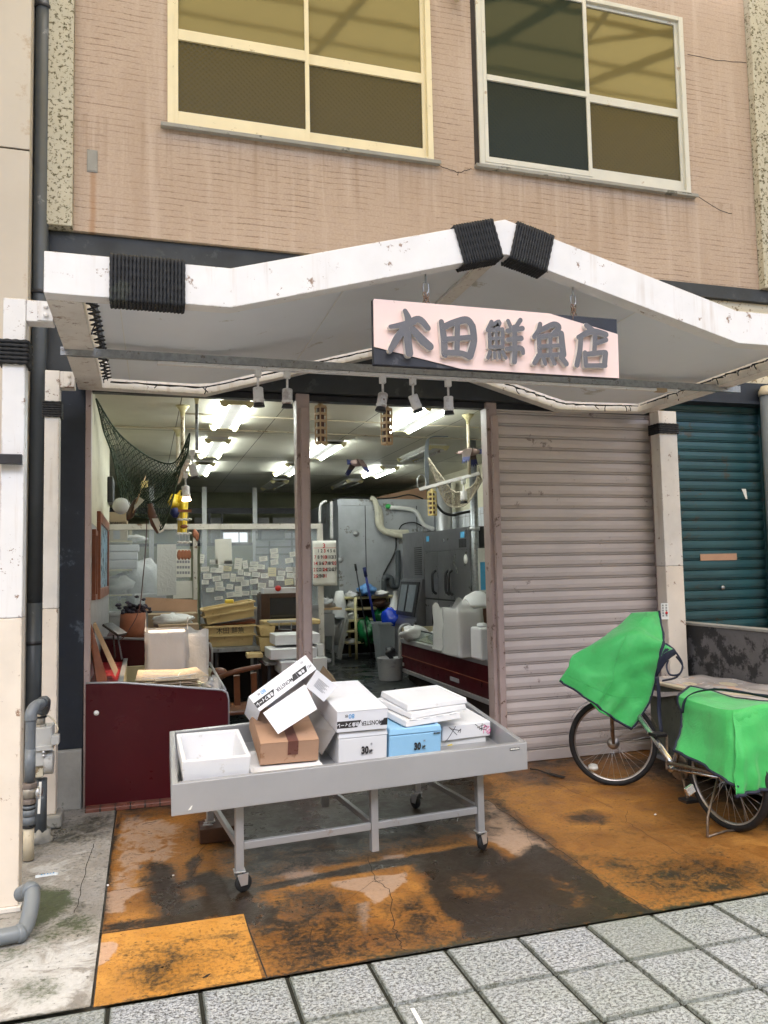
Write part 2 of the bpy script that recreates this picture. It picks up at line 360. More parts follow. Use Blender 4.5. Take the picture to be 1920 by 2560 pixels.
def mk_figured(name, tint, strength, scale, ior=1.9, coat=1.0):
    """patterned window glass; tint paints in the dim room and reflected light"""
    t = NT(name); t.col(tint); t.set(Roughness=.06, Coat_Weight=coat, Coat_Roughness=.05)
    t.b.inputs["IOR"].default_value = ior; t.b.inputs["Coat IOR"].default_value = 1.6
    if strength > 0:
        def wv(rot):
            nd = t.n("ShaderNodeTexWave", Scale=scale); nd.wave_profile = 'SIN'; nd.bands_direction = 'X'
            t.link(t.map((1, 0, 1), rot=(0, rot, 0)), nd.inputs["Vector"]); return nd.outputs["Fac"]
        t.bump(t.math('MULTIPLY', wv(R_(45)), wv(R_(-45))), strength, .006)
        t.link(t.b.inputs["Normal"].links[0].from_socket, t.b.inputs["Coat Normal"])
    else:
        t.bump(t.noise(1.6, 2), .05, .02); t.link(t.b.inputs["Normal"].links[0].from_socket, t.b.inputs["Coat Normal"])
    MT[name] = t.m
mk_figured('figured_glass', (.082, .062, .016), .45, 10, 1.28, .0)
mk_figured('plain_pane', (.145, .12, .047), 0, 1, 1.55, .5)  # khaki base paints in the yellow roof's reflection as well as frosted glass
mk_figured('screen_pane', (.032, .042, .027), 0, 1, 1.35, .0)
mk_figured('screen_pane_low', (.020, .026, .017), .3, 10, 1.22, .0)
def mk_roofsheet(name, ca, cb):
    t = NT(name); t.t.nodes.remove(t.b)
    tr = t.t.nodes.new("ShaderNodeBsdfTranslucent"); tr.inputs[0].default_value = (*ca, 1)
    df = t.t.nodes.new("ShaderNodeBsdfDiffuse"); df.inputs[0].default_value = (*cb, 1)
    mx = t.t.nodes.new("ShaderNodeMixShader"); mx.inputs[0].default_value = .25
    t.link(tr.outputs[0], mx.inputs[1]); t.link(df.outputs[0], mx.inputs[2]); t.link(mx.outputs[0], t.out.inputs[0]); MT[name] = t.m
mk_roofsheet('arcade_sheet', (.90, .66, .24), (.80, .60, .24)); mk_roofsheet('arcade_sheet_pale', (.90, .90, .90), (.78, .78, .78))

# ------------------------------------------------------------------ mesh helpers
class MB:
    def __init__(s): s.v = []; s.f = []; s.m = []; s.sm = []
    def add(s, vs, fs, m=0, smooth=False):
        o = len(s.v); s.v += [tuple(v) for v in vs]
        for f in fs: s.f.append([i + o for i in f]); s.m.append(m); s.sm.append(smooth)
    def quad(s, a, b, c, d, m=0): s.add([a, b, c, d], [(0, 1, 2, 3)], m); return s
    def hexa(s, c, m=0):                        # 8 corners: bottom ring then top ring, counter-clockwise
        s.add(c, [(3, 2, 1, 0), (4, 5, 6, 7), (0, 1, 5, 4), (1, 2, 6, 5), (2, 3, 7, 6), (3, 0, 4, 7)], m); return s
    def box(s, x0, x1, y0, y1, z0, z1, m=0, M=None):
        c = [(x0, y0, z0), (x1, y0, z0), (x1, y1, z0), (x0, y1, z0), (x0, y0, z1), (x1, y0, z1), (x1, y1, z1), (x0, y1, z1)]
        if M is not None: c = [M @ Vector(p) for p in c]
        return s.hexa(c, m)
    def bar(s, p, q, w, h=None, up=(0, 0, 1), m=0):
        p, q = Vector(p), Vector(q); h = h or w; d = (q - p).normalized(); u = Vector(up)
        if abs(d.dot(u)) > .95: u = Vector((0, 1, 0)) if abs(d.y) < .9 else Vector((1, 0, 0))
        r = d.cross(u).normalized(); u = r.cross(d).normalized(); c = []
        for e in (p, q):
            c += [e - r * w / 2 - u * h / 2, e + r * w / 2 - u * h / 2, e + r * w / 2 + u * h / 2, e - r * w / 2 + u * h / 2]
        s.add(c, [(0, 1, 2, 3), (7, 6, 5, 4), (0, 4, 5, 1), (1, 5, 6, 2), (2, 6, 7, 3), (3, 7, 4, 0)], m); return s
    def tube(s, pts, r, n=8, closed=False, m=0, caps=True, rf=None, smooth=True):
        pts = [Vector(p) for p in pts]; N = len(pts)
        if N < 2: return s
        T = []
        for i in range(N):
            a = pts[i - 1] if (i > 0 or closed) else pts[i]; b = pts[(i + 1) % N] if (i < N - 1 or closed) else pts[i]
            t = (b - a); T.append(t.normalized() if t.length > 1e-9 else Vector((0, 0, 1)))
        nrm = T[0].orthogonal().normalized(); vs = []; L = 0
        for i in range(N):
            if i > 0:
                L += (pts[i] - pts[i - 1]).length
                nrm = (nrm - T[i] * nrm.dot(T[i])); nrm = nrm.normalized() if nrm.length > 1e-6 else T[i].orthogonal().normalized()
            bn = T[i].cross(nrm)
            for k in range(n):
                a = 2 * math.pi * k / n; ri = r[i] if isinstance(r, (list, tuple)) else r
                if rf: ri *= rf(a, L)
                vs.append(pts[i] + nrm * (ri * math.cos(a)) + bn * (ri * math.sin(a)))
        fs = []
        for i in range(N if closed else N - 1):
            j = (i + 1) % N
            for k in range(n): fs.append((i * n + k, i * n + (k + 1) % n, j * n + (k + 1) % n, j * n + k))
        if caps and not closed: fs += [tuple(range(n - 1, -1, -1)), tuple((N - 1) * n + k for k in range(n))]
        s.add(vs, fs, m, smooth); return s
    def cyl(s, p, q, r, n=16, m=0): return s.tube([p, q], r, n, m=m)
    def lathe(s, prof, M=None, n=20, m=0, close=True):
        vs = []; fs = []; K = len(prof)
        for i in range(n):
            a = 2 * math.pi * i / n
            for r, z in prof: vs.append(Vector((r * math.cos(a), r * math.sin(a), z)))
        if M is not None: vs = [M @ v for v in vs]
        for i in range(n):
            j = (i + 1) % n
            for k in range(K - 1): fs.append((i * K + k, j * K + k, j * K + k + 1, i * K + k + 1))
        if close:
            fs.append(tuple(i * K for i in range(n - 1, -1, -1))); fs.append(tuple(i * K + K - 1 for i in range(n)))
        s.add(vs, fs, m, True); return s
    def prism(s, poly, M, t, m=0, mside=None):   # polygon in the local xy plane, extruded from z=0 to z=t
        n = len(poly); vs = [M @ Vector((x, y, 0)) for x, y in poly] + [M @ Vector((x, y, t)) for x, y in poly]
        s.add(vs, [tuple(range(n - 1, -1, -1)), tuple(range(n, 2 * n))], m)
        s.add(vs, [(i, (i + 1) % n, n + (i + 1) % n, n + i) for i in range(n)], m if mside is None else mside); return s
    def sheet(s, g, m=0, smooth=True, thick=0.0):     # g: rows of points
        nr, nc = len(g), len(g[0]); vs = [Vector(p) for r in g for p in r]
        fs = [(i * nc + j, i * nc + j + 1, (i + 1) * nc + j + 1, (i + 1) * nc + j) for i in range(nr - 1) for j in range(nc - 1)]
        s.add(vs, fs, m, smooth); return s
    def blob(s, c, rx, ry, rz, n=10, m=0, rough=.15, seed=0, flat=None):
        rnd = random.Random(seed); vs = []; fs = []
        ph = [rnd.uniform(0, 6.28) for _ in range(6)]
        for i in range(n + 1):
            th = math.pi * i / n
            for k in range(2 * n):
                a = math.pi * k / n
                f = 1 + rough * (math.sin(3 * a + ph[0] + 2 * th) + math.sin(5 * th + ph[1] + a * 2) + .6 * math.sin(7 * a + ph[2] - 4 * th)) / 2 + rnd.uniform(-.25, .25) * rough
                z = math.cos(th) * rz * f
                if flat is not None: z = max(z, flat)
                vs.append((c[0] + math.sin(th) * math.cos(a) * rx * f, c[1] + math.sin(th) * math.sin(a) * ry * f, c[2] + z))
        N = 2 * n
        for i in range(n):
            for k in range(N): fs.append((i * N + k, (i + 1) * N + k, (i + 1) * N + (k + 1) % N, i * N + (k + 1) % N))
        s.add(vs, fs, m, True); return s
    def build(s, name, mats, parent=None, bevel=0., solid=0., sub=0, merge=False, loc=None):
        me = bpy.data.meshes.new(name); me.from_pydata([tuple(v) for v in s.v], [], s.f)
        for x in (mats if isinstance(mats, (list, tuple)) else [mats]): me.materials.append(MT[x])
        me.polygons.foreach_set('material_index', s.m); me.polygons.foreach_set('use_smooth', s.sm); me.update()
        if merge:
            b = bmesh.new(); b.from_mesh(me); bmesh.ops.remove_doubles(b, verts=b.verts, dist=1e-5); bmesh.ops.recalc_face_normals(b, faces=b.faces); b.to_mesh(me); b.free()
        o = bpy.data.objects.new(name, me); COL.objects.link(o)
        if parent is not None: adopt(o, parent)
        if solid: md = o.modifiers.new('thickness', 'SOLIDIFY'); md.thickness = solid; md.offset = 0
        if sub: md = o.modifiers.new('smooth', 'SUBSURF'); md.levels = sub; md.render_levels = sub
        if bevel:
            md = o.modifiers.new('bevel', 'BEVEL'); md.width = bevel; md.segments = 2; md.limit_method = 'ANGLE'; md.angle_limit = R_(40)
        return o
WL = {}
def adopt(o, parent):
    o.parent = parent; wl = WL.get(parent.name)
    if wl is not None: o.matrix_parent_inverse = Matrix.Translation(-wl)
def tag(o, label=None, cat=None, group=None, kind=None):
    if label: o['label'] = label
    if cat: o['category'] = cat
    if group: o['group'] = group
    if kind: o['kind'] = kind
    return o
def thing(name, label, cat, loc=(0, 0, 0), group=None):
    o = bpy.data.objects.new(name, None); o.empty_display_size = .05; COL.objects.link(o); o.location = loc; WL[o.name] = Vector(loc)
    return tag(o, label, cat, group)
def dup(o, off, label=None, parent=None):        # a copy of a thing, its parts and their sub-parts, moved by off
    c = o.copy(); COL.objects.link(c)
    if parent is None:
        c.location = o.location + Vector(off)
        if label: c['label'] = label
    else: c.parent = parent; c.matrix_parent_inverse = o.matrix_parent_inverse
    for k in o.children: dup(k, off, None, c)
    return c
def text(name, body, M, size, mat, parent=None, ext=.0006, off=0., sx=1., mats=None, align='CENTER'):
    """lettering as a flat mesh, laid in the local xy plane of M"""
    cu = bpy.data.curves.new(name, 'FONT'); cu.body = body; cu.size = size; cu.extrude = ext; cu.offset = off; cu.align_x = align; cu.align_y = 'CENTER'; cu.resolution_u = 3
    to = bpy.data.objects.new(name, cu); COL.objects.link(to)
    dg = bpy.context.evaluated_depsgraph_get(); me = bpy.data.meshes.new_from_object(to.evaluated_get(dg)); bpy.data.objects.remove(to); bpy.data.curves.remove(cu)
    me.materials.clear()
    for x in (mats or [mat]): me.materials.append(MT[x])
    if mats and len(mats) > 1:
        for p in me.polygons: p.material_index = 0 if p.normal.z > .7 else 1
    else:
        for p in me.polygons: p.material_index = 0
    me.transform(Matrix.Diagonal((sx, 1, 1, 1))); me.transform(M)
    o = bpy.data.objects.new(name, me); COL.objects.link(o)
    if parent is not None: adopt(o, parent)
    return o
def frame(o, x, y, z=None):                      # matrix from an origin and two directions
    x = Vector(x).normalized(); y = Vector(y); z = x.cross(y).normalized() if z is None else Vector(z).normalized(); y = z.cross(x).normalized(); o = Vector(o)
    return Matrix(((x.x, y.x, z.x, o.x), (x.y, y.y, z.y, o.y), (x.z, y.z, z.z, o.z), (0, 0, 0, 1)))
def spline(pts, n=8):
    pts = [Vector(p) for p in pts]; out = []
    for i in range(len(pts) - 1):
        p0 = pts[max(0, i - 1)]; p1 = pts[i]; p2 = pts[i + 1]; p3 = pts[min(len(pts) - 1, i + 2)]
        for k in range(n):
            t = k / n
            out.append(.5 * ((2 * p1) + (p2 - p0) * t + (2 * p0 - 5 * p1 + 4 * p2 - p3) * t * t + (3 * p1 - p0 - 3 * p2 + p3) * t ** 3))
    out.append(pts[-1]); return out
def rope_wrap(name, p, q, hx, hz, ax, az, turns, r, parent):
    """twisted rope wound round a bar from p to q; ax, az the bar's two cross axes, hx, hz its half sizes"""
    mb = MB(); p, q, ax, az = Vector(p), Vector(q), Vector(ax).normalized(), Vector(az).normalized(); cr = []
    k = r * .9
    for (sx, sz) in ((1, 1), (-1, 1), (-1, -1), (1, -1)):
        a0 = {(1, 1): 0, (-1, 1): 90, (-1, -1): 180, (1, -1): 270}[(sx, sz)]
        for j in range(4):
            a = R_(a0 + j * 30); cr.append((sx * (hx + .001) + k * math.cos(a), sz * (hz + .001) + k * math.sin(a)))
    dense = []
    for i in range(len(cr)):
        a, b = Vector((*cr[i], 0)), Vector((*cr[(i + 1) % len(cr)], 0)); L = (b - a).length; st = max(1, int(L / .009))
        dense += [a.lerp(b, t / st) for t in range(st)]
    for i in range(turns):
        c = p.lerp(q, (i + .5) / turns)
        jit = random.uniform(-.0012, .0012)
        mb.tube([c + ax * v.x + az * (v.y + jit) for v in dense], r, 8, closed=True, rf=lambda a, L: 1 + .17 * math.cos(3 * a - L * 150))
    return mb.build(name, 'rope_black', parent)
# ================================================================== SETTING: ground
ZK = {'G1': (0, 1600, .4339), 'G2': (400, 1600, .56661), 'G3': (1200, 1450, .434), 'G4': (600, 2000, .79566)}
def zp(k, x, y, **kw):
    a, b, s = ZK[k]; return P(a + x * s, b + y * s, **kw)
def poly_mask(X, Y, poly, soft):
    inside = np.zeros(X.shape, bool); dist = np.full(X.shape, 1e9); n = len(poly)
    for i in range(n):
        x1, y1 = poly[i]; x2, y2 = poly[(i + 1) % n]
        c = ((y1 > Y) != (y2 > Y)) & (X < (x2 - x1) * (Y - y1) / (y2 - y1 + 1e-12) + x1); inside ^= c
        dx, dy = x2 - x1, y2 - y1; t = np.clip(((X - x1) * dx + (Y - y1) * dy) / (dx * dx + dy * dy + 1e-12), 0, 1)
        dist = np.minimum(dist, np.hypot(X - x1 - t * dx, Y - y1 - t * dy))
    return np.clip(.5 + np.where(inside, dist, -dist) / soft, 0, 1)
def stained_sheet(name, x0, x1, y0, y1, z, step, stains_and_shade, mat, extra=None):
    nx, ny = int((x1 - x0) / step) + 1, int((y1 - y0) / step) + 1
    xs, ys = np.linspace(x0, x1, nx), np.linspace(y0, y1, ny); X, Y = np.meshgrid(xs, ys)
    A = {'pale': np.zeros(X.shape), 'dark': np.zeros(X.shape), 'moss': np.zeros(X.shape)}
    for kind, k, val, soft, pts in stains_and_shade:
        pl = [tuple(zp(k, px, py, Z=z))[:2] for px, py in pts] if k else pts
        m = poly_mask(X, Y, pl, soft) * abs(val)
        A[kind] = np.maximum(A[kind], m) if val > 0 else np.clip(A[kind] - m, 0, 1)
    vs = np.stack([X.ravel(), Y.ravel(), np.full(X.size, z)], 1)
    idx = np.arange(nx * ny).reshape(ny, nx)
    fs = np.stack([idx[:-1, :-1].ravel(), idx[:-1, 1:].ravel(), idx[1:, 1:].ravel(), idx[1:, :-1].ravel()], 1)
    vs = vs.tolist(); fs = fs.tolist(); mi = [0] * len(fs); nv0 = len(vs)
    if extra:
        for (q, w, ) in extra:                        # hairline cracks and joints as thin ribbons of the same sheet
            q = [Vector((p[0], p[1], z + .0012)) for p in q]
            for a, b in zip(q, q[1:]):
                d = (b - a).normalized(); nrm = Vector((-d.y, d.x, 0)) * w * .28; o = len(vs)
                vs += [tuple(a - nrm), tuple(b - nrm), tuple(b + nrm), tuple(a + nrm)]; fs.append([o, o + 1, o + 2, o + 3]); mi.append(1)
    me = bpy.data.meshes.new(name); me.from_pydata(vs, [], fs); me.materials.append(MT[mat]); me.materials.append(MT['dark_gap'])
    me.polygons.foreach_set('material_index', mi)
    for kk, a in A.items():
        at = me.attributes.new(kk, 'FLOAT', 'POINT'); at.data.foreach_set('value', np.concatenate([a.ravel(), np.zeros(len(vs) - nv0)]).astype(np.float32))
    o = bpy.data.objects.new(name, me); COL.objects.link(o); return tag(o, kind='structure')
def wob(pts, n=6, amp=.012, seed=1):
    rnd = random.Random(seed); q = spline([(p[0], p[1], 0) for p in pts], n)
    return [(p.x + rnd.uniform(-amp, amp), p.y + rnd.uniform(-amp, amp)) for p in q]
def zl(k, pts): return [tuple(zp(k, x, y, Z=0))[:2] for x, y in pts]

stains_and_shade = [
 ('pale', 'G4', 1, .06, [(640, 20), (780, 0), (820, 30), (900, 95), (985, 150), (930, 185), (880, 182), (790, 130), (720, 120)]),
 ('pale', 'G4', .9, .05, [(110, 215), (190, 222), (310, 232), (180, 272), (140, 250)]),
 ('pale', 'G4', .95, .04, [(280, 258), (420, 240), (520, 230), (522, 258), (430, 325), (390, 290), (300, 275)]),
 ('pale', 'G4', .62, .05, [(365, 320), (405, 320), (410, 440), (380, 440)]),
 ('pale', 'G4', .8, .05, [(440, 175), (520, 165), (530, 195), (450, 200)]),
 ('pale', 'G1', .62, .14, [(690, 990), (1080, 1060), (1010, 1290), (850, 1290), (720, 1440), (640, 1440), (660, 1100)]),
 ('pale', 'G1', 1, .05, [(600, 1445), (840, 1430), (725, 1500), (705, 1570), (590, 1580)]),
 ('pale', 'G1', 1, .04, [(540, 1740), (700, 1748), (640, 1830), (540, 1900)]),
 ('pale', 'G2', .6, .12, [(350, 960), (640, 900), (900, 930), (620, 1080), (480, 1050)]),
 ('dark', 'G4', 1, .10, [(545, 190), (700, 150), (790, 150), (850, 190), (930, 140), (990, 165), (1100, 235), (1288, 348), (1080, 395), (860, 428), (690, 440), (690, 385), (625, 345), (590, 270)]),
 ('dark', 'G4', -.55, .10, [(650, 232), (790, 235), (825, 290), (790, 325), (710, 310), (660, 285)]),
 ('dark', 'G4', -.35, .12, [(960, 220), (1060, 260), (1150, 330), (1060, 360), (980, 300)]),
 ('dark', 'G1', 1, .12, [(850, 1285), (990, 1295), (1020, 1390), (1200, 1340), (1475, 1400), (1475, 1640), (1240, 1600), (900, 1662), (925, 1580), (860, 1480)]),
 ('dark', 'G1', -.75, .10, [(1045, 1430), (1180, 1400), (1190, 1465), (1060, 1505)]),
 ('dark', 'G1', .75, .05, [(1080, 1280), (1160, 1230), (1150, 1300), (1100, 1380), (1070, 1400)]),
 ('dark', 'G1', .8, .05, [(600, 1350), (650, 1100), (690, 1000), (700, 1010), (650, 1250), (600, 1690), (570, 1690)]),
 ('dark', 'G1', .7, .05, [(570, 1690), (900, 1650), (1400, 1575), (1400, 1550), (900, 1600), (570, 1640)]),
 ('dark', 'G4', .75, .08, [(0, 310), (90, 315), (130, 350), (120, 395), (30, 410), (0, 380)]),
 ('dark', 'G4', .60, .25, [(60, 400), (200, 380), (480, 400), (690, 395), (690, 440), (380, 510), (110, 560)]),
 ('dark', 'G4', .55, .12, [(140, 290), (290, 270), (330, 300), (230, 370), (150, 380)]),
 ('dark', 'G4', .95, .05, [(0, 282), (200, 240), (450, 190), (720, 145), (760, 165), (520, 205), (250, 250), (0, 300)]),  # narrow dark band across the floor
 ('dark', 'G2', 1.0, .35, [(200, 690), (880, 640), (1390, 560), (1440, 780), (900, 900), (350, 970), (240, 860)]),  # dark staining under the tray, with the tray's shade painted in
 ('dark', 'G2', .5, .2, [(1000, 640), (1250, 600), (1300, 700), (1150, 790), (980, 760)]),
 ('dark', 'G4', .46, .3, [(1080, 190), (1500, 170), (1659, 230), (1659, 300), (1290, 335), (1150, 240)]),
 ('dark', 'G3', .62, .12, [(470, 1360), (640, 1330), (760, 1360), (700, 1400), (520, 1400)]),
 ('dark', 'G3', .46, .3, [(60, 1080), (420, 1080), (500, 1150), (300, 1180), (60, 1150)]),
 ('dark', 'G3', .7, .12, [(30, 1250), (100, 1260), (260, 1400), (440, 1530), (560, 1620), (700, 1728), (640, 1728), (420, 1580), (230, 1440)]),
 ('dark', 'G1', .42, .3, [(790, 1800), (1060, 1740), (1110, 1900), (1000, 2010), (800, 2060)]),
 ('dark', 'G1', .28, .3, [(1180, 1760), (1440, 1700), (1475, 1900), (1200, 1960)]),
 ('dark', None, .62, .35, [(-.2, 5.75), (2.9, 5.85), (4.0, 5.95), (4.0, 6.2), (-.2, 6.2)]), ('dark', None, .8, .4, [(3.75, 4.0), (4.6, 4.0), (4.6, 5.9), (3.75, 5.9)]),  # wall-base shade painted into the floor; floor also darkened under the counter
 ('dark', None, .9, .03, [(-.25, 3.30), (6, 3.30), (6, 3.336), (-.25, 3.336)]),
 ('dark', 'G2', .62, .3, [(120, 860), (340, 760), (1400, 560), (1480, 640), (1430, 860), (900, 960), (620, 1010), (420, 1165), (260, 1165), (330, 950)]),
 ('dark', 'G4', .55, .2, [(20, 420), (110, 330), (330, 300), (380, 360), (300, 470), (110, 545)]), ('dark', 'G4', .5, .15, [(470, 330), (560, 300), (640, 360), (690, 420), (520, 460)]),
 ('moss', None, .75, .05, [(.9, 3.30), (2.6, 3.30), (2.6, 3.37), (.9, 3.37)]),
 ('moss', 'G4', .5, .2, [(690, 160), (850, 180), (880, 220), (640, 220)]),
]
cracks = [(wob(zl('G4', q), 6, .010, i), w_) for i, (q, w_) in enumerate([
 ([(400, 180), (425, 250), (470, 290), (480, 380), (500, 440), (515, 475)], .006), ([(470, 290), (600, 290), (690, 300)], .003), ([(425, 250), (340, 310), (300, 330)], .003),
 ([(780, 0), (860, 60), (990, 150), (1110, 235), (1200, 295), (1285, 345)], .008), ([(860, 30), (905, 110), (920, 180)], .003), ([(1010, 135), (1060, 120), (1130, 90), (1135, 60)], .003),
 ([(1130, 75), (1210, 70), (1240, 85), (1400, 180), (1540, 250), (1640, 300)], .005), ([(1210, 70), (1220, 35)], .004), ([(220, 380), (225, 430), (240, 520)], .003), ([(650, 300), (665, 320), (800, 410), (815, 425)], .003)])]
cracks += [(wob(zl('G1', q), 6, .008, 40 + i), w_) for i, (q, w_) in enumerate([([(610, 1450), (760, 1430), (900, 1400), (1020, 1390)], .006), ([(1220, 1150), (1140, 1230), (1160, 1270), (1100, 1370)], .005)])]
cracks += [(wob(zl('G3', q), 6, .008, 60 + i), w_) for i, (q, w_) in enumerate([([(420, 1160), (540, 1220), (680, 1270), (760, 1315)], .004), ([(300, 1230), (480, 1190)], .003)])]
cracks += [([(-.2, 3.975), (.452, 3.962), (.475, 3.322)], .012), ([(-.19, 6.05), (-.21, 3.98), (-.185, 3.32)], .014)]
stained_sheet('forecourt', -.19, 9.0, 3.325, 6.16, 0, .02, stains_and_shade, 'stained_forecourt', cracks)
stained_sheet('painted_patch', -.188, .455, 3.327, 3.962, .0016, .02, [('pale', 'G1', 1, .04, [(540, 1740), (700, 1748), (640, 1830), (540, 1900)]), ('dark', 'G1', .46, .3, [(790, 1800), (1060, 1740), (1110, 1900), (1000, 2010), (800, 2060)]), ('dark', 'G1', .30, .3, [(1180, 1760), (1440, 1700), (1475, 1900), (1200, 1960)]), ('dark', None, .55, .03, [(-.2, 3.31), (.6, 3.31), (.6, 3.334), (-.2, 3.334)])], 'painted_patch')
pad = [
 ('pale', 'G1', .72, .3, [(-300, 1800), (200, 1740), (560, 1700), (560, 2130), (-300, 2400)]),
 ('pale', 'G1', .5, .3, [(90, 1290), (430, 1230), (480, 1400), (200, 1430)]),
 ('moss', 'G1', 1, .10, [(190, 1420), (400, 1440), (430, 1500), (330, 1590), (230, 1660), (60, 1760), (40, 1700), (150, 1640)]),
 ('moss', 'G1', .62, .14, [(170, 1680), (330, 1600), (560, 1570), (560, 1700), (380, 1720), (200, 1780)]),
 ('moss', 'G1', .62, .16, [(-100, 1760), (160, 1740), (200, 1830), (0, 1860)]),
 ('moss', 'G1', .62, .12, [(60, 1960), (290, 1930), (330, 2020), (180, 2100), (40, 2060)]),
 ('dark', 'G1', .55, .25, [(90, 1120), (420, 1030), (690, 980), (640, 1120), (300, 1190), (130, 1260)]),
 ('dark', 'G1', .45, .05, [(430, 1560), (470, 1470), (480, 1490), (450, 1580)]),
 ('dark', None, .8, .03, [(-3, 3.30), (-.18, 3.30), (-.18, 3.335), (-3, 3.335)]),
]
padcr = [(wob(zl('G1', q), 5, .006, 80 + i), w_) for i, (q, w_) in enumerate([([(300, 1170), (420, 1150), (560, 1090), (640, 1060)], .004), ([(540, 1180), (520, 1250), (480, 1380), (460, 1480), (430, 1580)], .006), ([(470, 1380), (590, 1365)], .004)])]
apron = stained_sheet('concrete_apron', -4.0, -.20, 3.325, 6.12, .006, .025, pad, 'mossy_concrete', padcr)
# granular pavers
TP = .3445; jx, jy = .554, 3.318
vs, fs, mi, ed, tone = [], [], [], [], []
for i in range(-14, 22):
    for j in range(0, 26):
        g = .007; x0, x1 = jx + TP * i + g, jx + TP * (i + 1) - g; y1, y0 = jy - TP * j - g, jy - TP * (j + 1) + g
        h = random.uniform(-.0012, .0012); o = len(vs); e = .035
        vs += [(x0, y0, h - .012), (x1, y0, h - .012), (x1, y1, h - .012), (x0, y1, h - .012), (x0 + .004, y0 + .004, h), (x1 - .004, y0 + .004, h), (x1 - .004, y1 - .004, h), (x0 + .004, y1 - .004, h),
               (x0 + e, y0 + e, h), (x1 - e, y0 + e, h), (x1 - e, y1 - e, h), (x0 + e, y1 - e, h)]
        ed += [1] * 8 + [0] * 4; tone += [random.random() ** 2] * 12
        for k in range(4):
            n_ = (k + 1) % 4
            fs += [(o + k, o + n_, o + 4 + n_, o + 4 + k), (o + 4 + k, o + 4 + n_, o + 8 + n_, o + 8 + k)]; mi += [0, 0]
        fs.append((o + 8, o + 9, o + 10, o + 11)); mi.append(0)
o = len(vs); vs += [(-5, -6.2, -.012), (8.3, -6.2, -.012), (8.3, 3.326, -.012), (-5, 3.326, -.012)]; ed += [0] * 4; tone += [0] * 4; fs.append((o, o + 1, o + 2, o + 3)); mi.append(1)
me = bpy.data.meshes.new('pavement'); me.from_pydata(vs, [], fs); me.materials.append(MT['granular_paver']); me.materials.append(MT['paver_joint']); me.polygons.foreach_set('material_index', mi)
at = me.attributes.new('tone', 'FLOAT', 'POINT'); at.data.foreach_set('value', np.array(tone, np.float32)); at = me.attributes.new('edge', 'FLOAT', 'POINT'); at.data.foreach_set('value', np.array(ed, np.float32))
pv = bpy.data.objects.new('pavement', me); COL.objects.link(pv); tag(pv, kind='structure')
tag(MB().quad((-60, -60, -.05), (60, -60, -.05), (60, 60, -.05), (-60, 60, -.05)).build('ground', 'bare_concrete'), kind='structure')
# shop floor: brick-red tile near the door, wet dark concrete behind
mb = MB(); ysl = [6.16, 6.3, 7.1, 7.9, 8.7, 9.5, 12, 15]
for a, b in zip(ysl, ysl[1:]):
    mb.quad((-1.5, a, fz(a) + .004), (4.7, a, fz(a) + .004), (4.7, b, fz(b) + .004), (-1.5, b, fz(b) + .004), 0 if b <= 8.0 else 1)
tag(mb.build('interior_floor', ['red_floor_tile', 'wet_floor']), kind='structure')

# ================================================================== THE SHOP BUILDING
shop = thing('shop_building', 'two storey shop with pinkish combed stucco above a wide open fish shop front', 'building', (2, 6.1, 0))
WX0, WX1, WZ0, WZ1 = -.511, 5.63, 4.165, 7.6
w1 = (.155, 2.32, 5.06, 6.83); w2 = (2.745, 4.89, 5.085, 6.83); YW = 6.0
mb = MB()
mb.box(WX0, WX1, YW, YW + .2, WZ0, w1[2]); mb.box(WX0, w1[0], YW, YW + .2, w1[2], w1[3]); mb.box(w1[1], w2[0], YW, YW + .2, w1[2], w1[3]); mb.box(w2[1], WX1, YW, YW + .2, w1[2], w1[3])
mb.box(w2[0], w2[1], YW, YW + .2, w1[2], w2[2]); mb.box(WX0, WX1, YW, YW + .2, w1[3], WZ1)
cr = [Vector(P(1095, 412, Y=YW)), Vector(P(1125, 424, Y=YW)), Vector(P(1147, 430, Y=YW)), Vector(P(1165, 425, Y=YW)), Vector(P(1180, 422, Y=YW))]
for pts in (cr, [cr[2], Vector(P(1144, 440, Y=YW))], [Vector(P(1744, 491, Y=YW)), Vector(P(1790, 520, Y=YW)), Vector(P(1830, 535, Y=YW))], [Vector(P(1720, 135, Y=YW)), Vector(P(1790, 150, Y=YW)), Vector(P(1866, 156, Y=YW))]):
    q = spline(pts, 4); mb.tube([p + Vector((random.uniform(-.006, .006), -.0005, random.uniform(-.006, .006))) for p in q], .003, 5, m=1)
wall = mb.build('upper_wall', ['stucco', 'dark_gap'], shop)
mb = MB(); mb.box(-.42, -.345, YW - .006, YW, 4.62, 4.79); mb.box(-.415, -.35, YW - .009, YW - .006, 4.63, 4.78); mb.build('wall_patch_plate', 'bare_concrete', shop, bevel=.002)
mb = MB(); p = P(1137, 8, Y=5.95); mb.tube([(p.x + .02, YW + .0, p.z + .2), (p.x + .01, 5.93, p.z + .12), (p.x, 5.90, p.z)], .03, 12); mb.build('vent_pipe', 'pvc_cream', shop)
def pillar(name, x0, x1, z0, z1, y=5.94):
    mb = MB(); mb.box(x0, x1, y, YW + .2, z0, z1); return mb.build(name, 'sprayed_pillar', shop, bevel=.006)
pillar('concrete_pillar', -.70, -.513, 4.17, 7.6); pillar('concrete_pillar', 5.634, 5.98, 4.24, 7.6, 5.93)
mb = MB()
mb.box(-.72, 4.5, 6.035, 6.2, 3.05, 4.162); mb.box(4.5, 6.0, 5.985, 6.2, 4.115, 4.238)
mb.build('dark_band', 'band_dark', shop, bevel=.004)
mb = MB(); mb.box(4.5, 6.0, 6.03, 6.2, 3.33, 4.113); mb.build('lower_wall', 'pillar_cream', shop)
